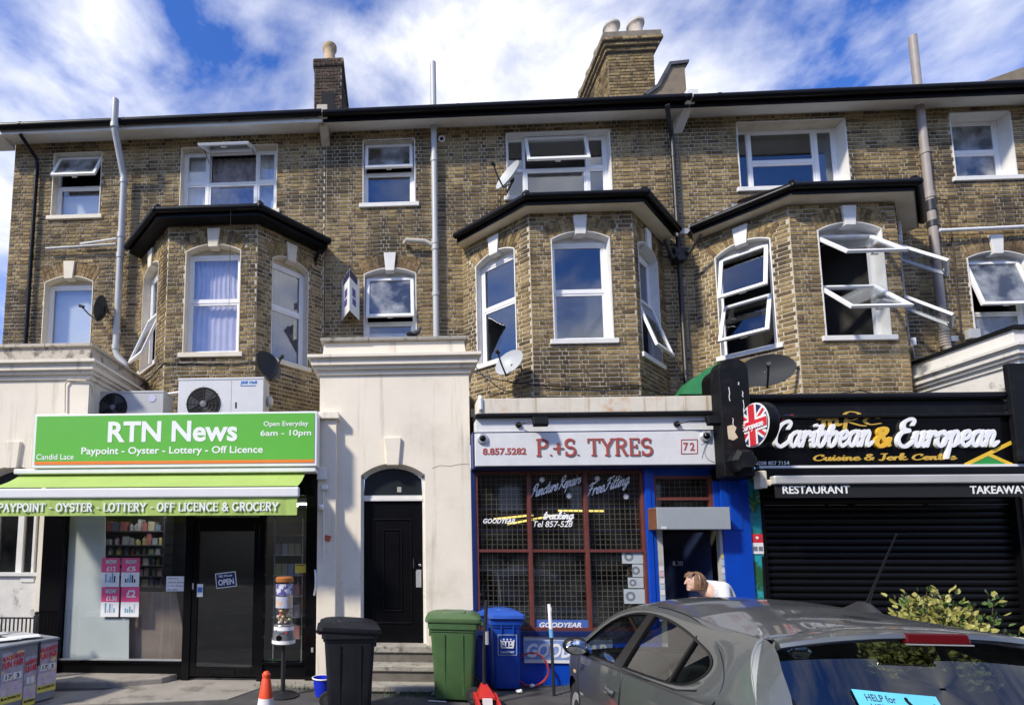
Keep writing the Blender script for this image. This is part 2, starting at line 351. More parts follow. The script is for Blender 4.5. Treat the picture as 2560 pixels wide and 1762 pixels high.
# ---------------------------------------------------------------- drawn alphabets
def arc(cx, cy, rx, ry, a0, a1, n=9): return [(cx + rx * math.cos(rad(a0 + (a1 - a0) * i / n)), cy + ry * math.sin(rad(a0 + (a1 - a0) * i / n))) for i in range(n + 1)]
SLAB = {  # height 1; (advance, strokes, serif centres with half width)
 'P': (.72, [[(.14, 0), (.14, 1)], [(.14, 1), (.38, 1)] + arc(.38, .76, .24, .24, 90, -90) + [(.14, .52)]], [(.14, 0, .14), (.08, 1, .08)]),
 'R': (.80, [[(.14, 0), (.14, 1)], [(.14, 1), (.36, 1)] + arc(.36, .77, .23, .23, 90, -90) + [(.14, .54)], [(.36, .54), (.62, 0)]], [(.14, 0, .14), (.08, 1, .08), (.66, 0, .1)]),
 'S': (.68, [arc(.33, .75, .25, .25, 35, 270, 12) + arc(.33, .26, .27, .26, 90, -145, 12)], [(.54, .86, 0), (.1, .12, 0)]),
 'T': (.76, [[(.36, 0), (.36, 1)], [(.04, 1), (.68, 1)]], [(.36, 0, .15), (.04, .9, 0), (.68, .9, 0)]),
 'Y': (.82, [[(.08, 1), (.38, .48)], [(.68, 1), (.38, .48)], [(.38, .48), (.38, 0)]], [(.38, 0, .15), (.08, 1, .12), (.68, 1, .12)]),
 'E': (.70, [[(.14, 0), (.14, 1)], [(.08, 1), (.58, 1)], [(.14, .52), (.46, .52)], [(.08, 0), (.6, 0)]], [(.58, .88, 0), (.6, .12, 0), (.46, .52, 0)]),
 'A': (.86, [[(.1, 0), (.4, 1)], [(.4, 1), (.7, 0)], [(.22, .34), (.58, .34)]], [(.1, 0, .12), (.7, 0, .13)]),
 'O': (.88, [arc(.4, .5, .34, .5, 90, 450, 20)], []),
 'I': (.40, [[(.17, 0), (.17, 1)]], [(.17, 0, .15), (.17, 1, .15)]),
 'N': (.90, [[(.15, 0), (.15, 1)], [(.15, 1), (.68, 0)], [(.68, 0), (.68, 1)]], [(.15, 0, .13), (.1, 1, .1), (.68, 1, .13)]),
 'L': (.66, [[(.14, 0), (.14, 1)], [(.08, 0), (.56, 0)]], [(.14, 1, .14), (.56, .12, 0)]),
 'F': (.66, [[(.14, 0), (.14, 1)], [(.08, 1), (.56, 1)], [(.14, .52), (.44, .52)]], [(.14, 0, .14), (.56, .88, 0), (.44, .52, 0)]),
 'C': (.78, [arc(.4, .5, .34, .5, 50, 310, 16)], [(.62, .9, 0), (.62, .12, 0)]),
 'G': (.86, [arc(.4, .5, .34, .5, 50, 350, 16), [(.74, .42), (.5, .42)]], [(.62, .9, 0)]),
 'D': (.84, [[(.14, 0), (.14, 1)], [(.14, 1), (.34, 1)] + arc(.34, .5, .36, .5, 90, -90, 12) + [(.14, 0)]], [(.08, 0, .08), (.08, 1, .08)]),
 '&': (.86, [[(.74, 0), (.22, .7)] + arc(.34, .8, .17, .2, 210, -60, 8) + [(.14, .36)] + arc(.34, .25, .25, .25, 170, 300, 6) + [(.7, .45)]], []),
 '-': (.46, [[(.06, .42), (.36, .42)]], []), '+': (.66, [[(.3, .15), (.3, .75)], [(.02, .45), (.58, .45)]], []), '.': (.26, [[(.09, .04), (.12, .04)]], []), ' ': (.42, [], []),
}
def slab(s, parent, m, x, z, Y, w, h, wd=0.17, shear=0.0, ext=0.004, name='lettering', gap=1.0):
    tot = sum(SLAB[c][0] for c in s) * gap; kx = w / tot / h; X = 0
    tf = lambda a, b, e: (x + (a * kx + b * shear) * h, Y - e, z + b * h)
    for c in s:
        adv, st, sf = SLAB[c]; mb = MB()
        for P in st:
            Q = [(X + a, b) for a, b in P]
            stroke(mb, Q, wd if abs(Q[0][0] - Q[-1][0]) < abs(Q[0][1] - Q[-1][1]) * 1.3 or len(Q) > 4 else wd * 0.62, ext, tf, smooth=False)
        for sx, sz, hw in sf:
            if hw: mb.rings([[tf(X + sx + q, sz - .045, e) for q, e in ((-hw, 0), (hw, 0), (hw, ext * .97), (-hw, ext * .97))], [tf(X + sx + q, sz + .045, e) for q, e in ((-hw, 0), (hw, 0), (hw, ext * .97), (-hw, ext * .97))]])
            else: mb.rings([[tf(X + sx + q, sz - .14, e) for q, e in ((-.045, 0), (.045, 0), (.045, ext * .97), (-.045, ext * .97))], [tf(X + sx + q, sz + .14, e) for q, e in ((-.045, 0), (.045, 0), (.045, ext * .97), (-.045, ext * .97))]])
        X += adv * gap
        if mb.f: mb.build('letter', m, parent)
SCR = {  # brush script, x-height 1, ascender 2
 'a': (1.02, [[(.78, .78), (.5, 1.0), (.14, .72), (.1, .25), (.34, 0), (.62, .22), (.8, .95)], [(.82, 1.0), (.74, .35), (.86, .02), (1.1, .22)]]),
 'b': (.95, [[(.06, .3), (.28, .95), (.37, 1.28), (.27, 1.38), (.16, 1.1), (.12, .4), (.26, .02), (.56, .06), (.76, .5), (.62, .95), (.36, .78)], [(.66, .9), (1.0, .8)]]),
 'c': (.80, [[(.7, .8), (.46, 1.0), (.14, .68), (.12, .22), (.38, 0), (.66, .1), (.88, .35)]]),
 'd': (1.0, [[(.76, .78), (.48, 1.0), (.14, .7), (.1, .25), (.34, 0), (.62, .22), (.8, .9)], [(.92, 2.0), (.76, .5), (.86, .02), (1.08, .22)]]),
 'e': (.82, [[(.14, .46), (.5, .55), (.68, .8), (.48, 1.02), (.18, .74), (.12, .28), (.36, 0), (.64, .1), (.9, .36)]]),
 'f': (.62, [[(.74, 1.75), (.56, 2.0), (.36, 1.5), (.3, .2), (.2, -.6), (.04, -.7)], [(.06, .95), (.62, 1.0)]]),
 'g': (.98, [[(.76, .78), (.48, 1.0), (.14, .72), (.1, .3), (.34, .05), (.62, .26), (.8, .95)], [(.82, 1.0), (.7, -.3), (.42, -.75), (.1, -.55), (.5, -.1), (1.08, .25)]]),
 'i': (.50, [[(.06, .4), (.26, 1.0), (.2, .3), (.32, .0), (.58, .25)], [(.3, 1.42), (.32, 1.44)]]),
 'k': (.92, [[(.06, .3), (.4, 1.7), (.34, 2.0), (.2, 1.6), (.12, 0)], [(.18, .5), (.5, 1.0), (.7, .85), (.3, .5), (.56, .05), (.95, .2)]]),
 'n': (1.02, [[(.04, .6), (.2, 1.0), (.2, .5), (.12, 0)], [(.18, .5), (.5, .98), (.7, .8), (.62, .3), (.74, 0), (1.08, .26)]]),
 'm': (1.5, [[(.04, .6), (.2, 1.0), (.2, .5), (.12, 0)], [(.18, .5), (.46, .98), (.62, .8), (.54, 0)], [(.6, .5), (.92, .98), (1.1, .8), (1.02, .3), (1.14, 0), (1.5, .26)]]),
 'o': (.92, [[(.5, 1.0), (.16, .8), (.1, .28), (.38, 0), (.7, .2), (.74, .75), (.48, 1.0), (.6, .8), (1.0, .82)]]),
 'p': (.98, [[(.06, .5), (.26, 1.0), (.2, 0), (.1, -.8)], [(.2, .5), (.5, 1.0), (.76, .75), (.66, .15), (.36, .02), (.22, .25)], [(.66, .15), (1.04, .3)]]),
 'r': (.78, [[(.04, .55), (.22, 1.0), (.2, .5), (.12, 0)], [(.18, .45), (.42, .95), (.66, .92), (.7, .7)], [(.4, .9), (.86, .75)]]),
 's': (.70, [[(.06, .3), (.42, 1.0), (.4, .8), (.58, .35), (.4, .02), (.1, .15)], [(.5, .1), (.78, .3)]]),
 't': (.62, [[(.36, 1.8), (.22, .5), (.3, .02), (.66, .28)], [(.04, 1.15), (.6, 1.22)]]),
 'u': (1.0, [[(.04, .6), (.22, 1.0), (.16, .35), (.34, .0), (.6, .25), (.76, 1.0)], [(.76, 1.0), (.7, .3), (.84, .0), (1.06, .25)]]),
 'C': (1.45, [[(1.2, 1.24), (1.32, 1.56), (1.0, 1.72), (.5, 1.44), (.22, 0.8), (.3, 0.2), (.75, -0.016), (1.2, 0.2), (1.55, 0.44)]]),
 'E': (1.35, [[(1.15, 1.5), (1.2, 1.76), (.85, 1.89), (.45, 1.63), (.5, 1.2), (.95, 1.07), (.4, 0.946), (.15, 0.516), (.35, 0.086), (.8, -0.0172), (1.15, 0.172), (1.4, 0.387)]]),
 'P': (1.25, [[(.5, 1.6), (.34, .5), (.1, 0)], [(.1, 1.3), (.3, 1.85), (.85, 2.1), (1.15, 1.7), (.9, 1.1), (.45, 1.0)]]),
 'R': (1.35, [[(.5, 1.6), (.34, .5), (.1, 0)], [(.1, 1.3), (.3, 1.85), (.85, 2.1), (1.1, 1.7), (.85, 1.15), (.5, 1.05), (.85, .5), (1.4, .1)]]),
 'F': (1.15, [[(.62, 1.75), (.44, .6), (.14, 0), (-.1, .1)], [(.05, 1.6), (.4, 1.95), (.9, 1.85), (1.35, 2.05)], [(.25, 1.0), (.85, 1.08)]]),
 'J': (1.0, [[(.3, 1.9), (.95, 1.95)], [(.72, 1.9), (.6, .4), (.35, -.1), (.05, .1)]]),
 'M': (1.7, [[(.0, .7), (.2, 1.05), (.26, .7), (.14, 0)], [(.24, .6), (.6, 1.1), (.72, .8), (.62, 0)], [(.7, .6), (1.1, 1.1), (1.24, .8), (1.15, .1), (1.5, .2)]]),
 '&': (1.25, [[(1.05, .1), (.4, 1.3), (.5, 1.75), (.85, 1.7), (.75, 1.3), (.25, .8), (.15, .3), (.5, 0), (.95, .35), (1.1, .8)]]),
 '-': (.7, [[(.1, .5), (.55, .55)]]), ' ': (.6, []), "'": (.3, []),
 '0': (.9, [arc(.4, .75, .32, .75, 80, 440, 10)]), '2': (.9, [[(.08, 1.1), (.35, 1.5), (.68, 1.2), (.4, .6), (.05, .02), (.75, .06)]]),
 '5': (.9, [[(.7, 1.5), (.25, 1.45), (.18, .9), (.55, .9), (.7, .45), (.4, 0), (.05, .15)]]), '7': (.85, [[(.05, 1.45), (.72, 1.5), (.4, .8), (.25, 0)]]),
 '8': (.9, [[(.4, .8), (.12, 1.1), (.4, 1.5), (.68, 1.15), (.4, .8), (.08, .35), (.4, 0), (.72, .35), (.4, .8)]]),
 '1': (.5, [[(.1, 1.2), (.3, 1.5), (.26, 0)]]), '3': (.9, [[(.1, 1.3), (.4, 1.5), (.65, 1.15), (.35, .82), (.72, .45), (.4, 0), (.06, .2)]]),
}
def script(s, parent, m, x, z, Y, w, xh, wd=0.26, shear=0.28, ext=0.006, name='lettering', rise=0.0, M=None):
    tot = sum(SCR[c][0] for c in s); kx = w / tot / xh; X = 0
    tf = lambda a, b, e: (x + (a * kx + b * shear) * xh, Y - e, z + b * xh + rise * (a * kx) * xh)
    for c in s:
        adv, st = SCR[c]; mb = MB()
        for P in st: stroke(mb, [(X + a, b) for a, b in P], wd, ext, tf)
        X += adv
        if mb.f: mb.build('letter', m, parent)

# ---------------------------------------------------------------- walls, arches, windows
class Plane:
    def __init__(s, P0, u):
        s.P = Vector((*P0, 0)); s.u = Vector((*u, 0)).normalized(); s.n = Vector((s.u.y, -s.u.x, 0))
    def T(s, a, d, z):
        q = s.P + s.u * a + s.n * d; return (q.x, q.y, z)
CH = 0.0757                                  # course height
class Opening:
    def __init__(s, s0, s1, z0, z1, rise=0.0, ring=0.24):
        s.s0, s.s1, s.z0, s.z1, s.rise, s.ring = s0, s1, z0, z1, rise, ring
        s.c = (s0 + s1) / 2; a = (s1 - s0) / 2
        if rise:
            s.R = (a * a + rise * rise) / (2 * rise); s.cz = z1 + rise - s.R; s.th = math.asin(a / s.R)
    def block(s, z):
        if z < s.z0 - 0.02: return None
        if z < s.z1: return (s.s0, s.s1)
        if not s.rise:
            return None
        h = z - s.cz
        if h >= s.R + s.ring: return None
        half = min(math.sqrt((s.R + s.ring) ** 2 - h * h), h * math.tan(s.th) + 0.002)
        return (s.c - half, s.c + half)
SHARED = {}
def brick_mesh(kind, m):
    key = (kind, m)
    if key not in SHARED:
        l = 0.203 if kind[0] == 's' else 0.094; r = random.Random(hash(kind[1:]) if False else ord(kind[1])); h = 0.0605
        j = lambda q: r.uniform(-q, q)
        mb = MB(); f = [(-l / 2 + .005 + j(.002), -.011 + j(.002), -h / 2 + .005), (l / 2 - .005 + j(.002), -.011 + j(.002), -h / 2 + .005 + j(.002)), (l / 2 - .005 + j(.002), -.011 + j(.002), h / 2 - .005), (-l / 2 + .005, -.011 + j(.002), h / 2 - .005 + j(.002))]
        b = [(-l / 2, .004, -h / 2), (l / 2, .004, -h / 2), (l / 2, .004, h / 2), (-l / 2, .004, h / 2)]
        mb.rings([b, f]); mb.f = mb.f[:4] + mb.f[5:]
        me = bpy.data.meshes.new('brick'); me.from_pydata(mb.v, [], mb.f); me.materials.append(MATS[m]); SHARED[key] = me
        bm = bmesh.new(); bm.from_mesh(me); bmesh.ops.recalc_face_normals(bm, faces=bm.faces)
        bm.to_mesh(me); bm.free()
    return SHARED[key]
def brickwork(pl, L, z0, z1, ops, mortar, bag, m='stock_brick', q0=0.0, q1=0.0):
    """mortar strips into `mortar`; bricks appended to bag as (plane, s0, s1, z)"""
    n = int(round((z1 - z0) / CH))
    for k in range(n):
        zb = z0 + k * CH; zc = zb + CH / 2
        free = [(0.0, L)]
        for o in ops:
            b = o.block(zc)
            if b:
                nf = []
                for a, c in free:
                    if b[1] <= a or b[0] >= c: nf.append((a, c)); continue
                    if b[0] - a > 0.01: nf.append((a, b[0]))
                    if c - b[1] > 0.01: nf.append((b[1], c))
                free = nf
        for a, c in free:
            T = pl.T; mortar.T = T; mortar.box(a, c, -0.2, 0.0, zb, zb + CH)
        x = -0.2 - (0.0 if k % 2 == 0 else 0.161) + R.uniform(-.012, .012); hdr = k % 2 == 0
        while x < L:
            l = 0.1025 if hdr else 0.215; hdr = not hdr
            for a, c in free:
                s0, s1 = max(x, a) + .006, min(x + l, c) - .006
                if s1 - s0 > 0.028: bag.append((pl, s0, s1, zc, s1 - s0 > l - .0125, l))
            x += l
def lay_bricks(house, wall, bag, m='stock_brick', single=300):
    cand = [b for b in bag if b[4] and b[5] > 0.2]
    def size(b):
        q = Vector(b[0].T((b[1] + b[2]) / 2, 0, b[3])); d = (q - cam.location); vx = d.dot(_r) / d.dot(_f) * FPX + PPX; vy = PPY - d.dot(_u) / d.dot(_f) * FPX
        if not (10 < vx < 2550 and 230 < vy < 985): return 99
        return d.length / max(0.1, -(d.normalized().dot(b[0].n)))
    cand.sort(key=size); pick = set(id(b) for b in cand[:single])
    joined = MB()
    for b in bag:
        pl, s0, s1, zc, full, l = b; c = (s0 + s1) / 2
        if id(b) in pick:
            o = bpy.data.objects.new('brick', brick_mesh('s' + R.choice('abcdef'), m)); COL.objects.link(o)
            o.location = pl.T(c, 0, zc); o.rotation_euler = (0, R.uniform(-.008, .008), math.atan2(pl.u.y, pl.u.x)); o.parent = wall
        else:
            joined.T = pl.T; e = 0.004; p = 0.010 + R.uniform(-.003, .004); h = 0.0303
            jz = [R.uniform(-.002, .002) for _ in range(4)]
            i = [joined.p(q) for q in ((s0, -.004, zc - h), (s1, -.004, zc - h), (s1, -.004, zc + h), (s0, -.004, zc + h), (s0 + e, p, zc - h + e + jz[0]), (s1 - e, p, zc - h + e + jz[1]), (s1 - e, p, zc + h - e + jz[2]), (s0 + e, p, zc + h - e + jz[3]))]
            for a in ((4, 5, 6, 7), (0, 1, 5, 4), (1, 2, 6, 5), (2, 3, 7, 6), (3, 0, 4, 7)): joined.f.append([i[j] for j in a])
    return stuff(joined.build('brick_courses', m, wall))
def gauged_arch(house, pl, o, key='white_paint', kh=0.36, m='arch_brick', keyproud=0.05):
    base = MB(pl.T); n = 20; a0 = math.pi / 2
    P = lambda r, t: (o.c + r * math.sin(t), o.cz + r * math.cos(t))
    ring = [(P(o.R, -o.th + 2 * o.th * i / n), P(o.R + o.ring, -o.th + 2 * o.th * i / n)) for i in range(n + 1)]
    base.rings([[(a[0], -.2, a[1]), (a[0], .002, a[1]), (b[0], .002, b[1]), (b[0], -.2, b[1])] for a, b in ring])
    ar = base.build('brick_arch', 'mortar', house)
    k = max(8, int(2 * o.th * (o.R + o.ring / 2) / 0.078)); dt = 2 * o.th / k
    for i in range(k):
        t = -o.th + dt * (i + .5)
        if abs(t) * (o.R + o.ring / 2) < 0.07: continue
        g = 0.0055
        for r0, r1 in (((o.R + .004, o.R + o.ring * .66 - .004), (o.R + o.ring * .66 + .004, o.R + o.ring - .004)) if i % 2 else ((o.R + .004, o.R + o.ring * .34 - .004), (o.R + o.ring * .34 + .004, o.R + o.ring - .004))):
            h0, h1 = dt / 2 - g / r0, dt / 2 - g / r1
            q = [P(r0, t - h0), P(r0, t + h0), P(r1, t + h1), P(r1, t - h1)]
            mb = MB(pl.T); pr = .013 + R.uniform(-.003, .003)
            mb.rings([[(a, 0, b) for a, b in q], [(a + (o.c - a) * 0, pr, b) for a, b in q]]); mb.build('brick', m, ar)
    if key:
        zt = o.cz + o.R; mb = MB(pl.T)
        mb.hexa([(o.c - .082, -.1, zt - .07), (o.c + .082, -.1, zt - .07), (o.c + .082, keyproud, zt - .07), (o.c - .082, keyproud, zt - .07), (o.c - .115, -.1, zt + kh - .07), (o.c + .115, -.1, zt + kh - .07), (o.c + .115, keyproud, zt + kh - .07), (o.c - .115, keyproud, zt + kh - .07)])
        mb.build('keystone', key, house, bevel=.006)
def curtain(pl, s0, s1, z0, z1, d, m, parent, folds=9, amp=0.02, name='curtain', seed=0, pinch=None):
    mb = MB(pl.T); n = folds * 6; r = random.Random(seed); ph = [r.uniform(0, 6) for _ in range(4)]; rows = 8; rs = []
    for j in range(rows + 1):
        f = j / rows; row = []
        for i in range(n + 1):
            a = i / n; x = s0 + (s1 - s0) * a
            if pinch: x = x + (pinch[0] - x) * pinch[1] * math.sin(math.pi * min(1, max(0, (1 - f) * 1.6))) * .5
            row.append((x, d + amp * math.sin(a * folds * 6.283 + ph[0] + .6 * math.sin(a * 9 + ph[1])) * (0.6 + .4 * f), z0 + (z1 - z0) * f))
        rs.append(row)
    mb.rings(rs, cap=False, closed=False); return mb.build(name, m, parent, smooth=True, angle=80)

def window(house, pl, o, cols=(0, 1), rows=(0, .55, 1), opens={}, glass='window_glass', trim='white_paint', sill='white_paint', frame='white_upvc', label=None,
           depth=.13, sillh=.085, sillout=.05, curt=None, gmap={}, gable=True, flat_head=0.0, silly=None):
    """recessed window: painted reveal, frame, sashes (top hung where opens gives an angle), panes, sill, something behind the glass"""
    s0, s1, z0, z1 = o.s0, o.s1, o.z0, o.z1; T = pl.T
    fd0, fd1 = -depth - .06, -depth                       # frame depth range
    fm = MB(T); fw = .052
    zt = z1 - flat_head
    def bar(mb, a0, a1, b0, b1, d0=fd0, d1=fd1): mb.hexa([(a0, d1, b0), (a1, d1, b0), (a1, d0, b0), (a0, d0, b0), (a0, d1, b1), (a1, d1, b1), (a1, d0, b1), (a0, d0, b1)])
    i0, i1 = s0 + .012, s1 - .012
    bar(fm, i0, i0 + fw, z0, zt); bar(fm, i1 - fw, i1, z0, zt); bar(fm, i0 + fw, i1 - fw, zt - fw, zt); bar(fm, i0 + fw, i1 - fw, z0, z0 + fw)
    W_, H_ = i1 - i0, zt - z0
    for c in cols[1:-1]: bar(fm, i0 + W_ * c - .022, i0 + W_ * c + .022, z0 + fw, zt - fw, fd0 + .004, fd1 - .003)
    for r in rows[1:-1]:
        for c0, c1 in zip(cols, cols[1:]):
            if opens.get('norow') and (c0, c1) != (cols[opens['norow']], cols[opens['norow'] + 1]): continue
            bar(fm, i0 + W_ * c0 + (.022 if c0 > 0 else fw), i0 + W_ * c1 - (.022 if c1 < 1 else fw), z0 + H_ * r - .022, z0 + H_ * r + .022, fd0 + .006, fd1 - .002)
    win = fm.build('window', frame, house, bevel=.004)
    if label: win['label'] = label
    # reveal lining, arch soffit and the board that fills the arch
    rv = MB(T)
    bar(rv, s0 - .004, s0 + .012, z0, z1, fd0, .016); bar(rv, s1 - .012, s1 + .004, z0, z1, fd0, .016)
    if o.rise:
        n = 14; P = lambda r, t: (o.c + r * math.sin(t), o.cz + r * math.cos(t))
        seg = [-o.th + 2 * o.th * i / n for i in range(n + 1)]
        rv.rings([[(P(o.R - .012, t)[0], fd0, P(o.R - .012, t)[1]), (P(o.R - .012, t)[0], .018, P(o.R - .012, t)[1]), (P(o.R + .004, t)[0], .018, P(o.R + .004, t)[1]), (P(o.R + .004, t)[0], fd0, P(o.R + .004, t)[1])] for t in seg])
        poly = [P(o.R - .010, t) for t in seg]
        rv.rings([[(a, fd1 - .02, b) for a, b in [(i0, zt)] + poly + [(i1, zt)]], [(a, fd0, b) for a, b in [(i0, zt)] + poly + [(i1, zt)]]])
    else:
        bar(rv, s0 - .004, s1 + .004, z1 - .012, z1 + .004, fd0, .016)
        if flat_head: bar(rv, i0, i1, zt, z1 - .012, fd0, fd1 - .01)
    rv.build('reveal', trim, win)
    if sill:
        sl = MB(T); bar(sl, s0 - .07, s1 + .07, z0 - sillh, z0, fd0, sillout); sl.build('sill', sill, win, bevel=.008)
    for ci, (c0, c1) in enumerate(zip(cols, cols[1:])):
        rr = rows
        if opens.get('norow') is not None and ci != opens['norow']: rr = (rows[0], rows[-1])
        for ri, (r0, r1) in enumerate(zip(rr, rr[1:])):
            a0 = i0 + W_ * c0 + (.024 if c0 > 0 else fw); a1 = i0 + W_ * c1 - (.024 if c1 < 1 else fw)
            b0 = z0 + H_ * r0 + (.024 if r0 > 0 else fw); b1 = z0 + H_ * r1 - (.024 if r1 < 1 else fw)
            g = gmap.get((ci, ri), glass); sash = opens.get((ci, ri))
            if sash is None:
                sm = MB(T); w2 = .034 if a1 - a0 > .3 else .012; D0, D1 = fd1 - .045, fd1 - .010
                bar(sm, a0, a0 + w2, b0, b1, D0, D1); bar(sm, a1 - w2, a1, b0, b1, D0, D1); bar(sm, a0 + w2, a1 - w2, b1 - w2, b1, D0, D1); bar(sm, a0 + w2, a1 - w2, b0, b0 + w2, D0, D1); sm.build('sash', frame, win, bevel=.004)
                pm = MB(T); bar(pm, a0 + w2, a1 - w2, b0 + w2, b1 - w2, fd1 - .036, fd1 - .026); pm.build('pane', g, win)
            else:
                ang = rad(sash); ov = .018; hz = b1 + ov; hd = fd1 + .004
                def TS(a, d, z, ang=ang, hz=hz, hd=hd):
                    dd, zz = d - hd, z - hz
                    return T(a, hd + dd * math.cos(ang) - zz * math.sin(ang), hz + dd * math.sin(ang) + zz * math.cos(ang))
                sm = MB(TS); w2 = .058
                A0, A1, B0, B1 = a0 - ov, a1 + ov, b0 - ov, b1 + ov; D0, D1 = hd - .002, hd + .042
                bar(sm, A0, A0 + w2, B0, B1, D0, D1); bar(sm, A1 - w2, A1, B0, B1, D0, D1); bar(sm, A0 + w2, A1 - w2, B1 - w2, B1, D0, D1); bar(sm, A0 + w2, A1 - w2, B0, B0 + w2, D0, D1)
                so = sm.build('sash', frame, win, bevel=.004)
                pm = MB(TS); bar(pm, A0 + w2, A1 - w2, B0 + w2, B1 - w2, D0 + .014, D0 + .024); pm.build('pane', g, win)
                if ang > .45:
                    for e_ in (A0 + .012, A1 - .012):
                        sy_ = MB(); sy_.bar(T(e_, hd - .01, hz - .22), TS(e_, hd, hz - .34), .012, .006); sy_.build('stay', 'dark_iron', win)
                if ang > .15:
                    hb = MB(TS); mid = (A0 + A1) / 2; bar(hb, mid - .05, mid + .05, B0 + .015, B0 + .035, D0 - .04, D0 - .02); bar(hb, mid - .05, mid - .03, B0 + .015, B0 + .035, D0 - .022, D0); hb.build('handle', frame, win)
    # room behind
    rm = MB(T); d0, d1 = fd0 - .9, fd0; x0, x1, y0, y1 = i0 - .2, i1 + .2, z0 - .1, z1 + o.rise + .1
    rm.face([(x0, d0, y0), (x1, d0, y0), (x1, d0, y1), (x0, d0, y1)])
    for q in (((x0, d0, y0), (x0, d1, y0), (x0, d1, y1), (x0, d0, y1)), ((x1, d0, y0), (x1, d1, y0), (x1, d1, y1), (x1, d0, y1)), ((x0, d0, y0), (x1, d0, y0), (x1, d1, y0), (x0, d1, y0)), ((x0, d0, y1), (x1, d0, y1), (x1, d1, y1), (x0, d1, y1))): rm.face(q)
    rm.build('room', 'room_mid' if glass == 'sky_glass' else 'room_dark', win)
    for i, c in enumerate(curt or []):
        c0, c1, r0, r1, m, folds = c[:6]
        curtain(pl, i0 + W_ * c0, i0 + W_ * c1, z0 + H_ * r0, z0 + (z1 + o.rise * .6 - z0) * r1, fd0 - .08 - .03 * i, m, win, folds, .011 if folds > 1 else .0, 'curtain' if folds > 1 else 'blind', seed=i + int(abs(s0) * 10), pinch=c[6] if len(c) > 6 else None)
    return win
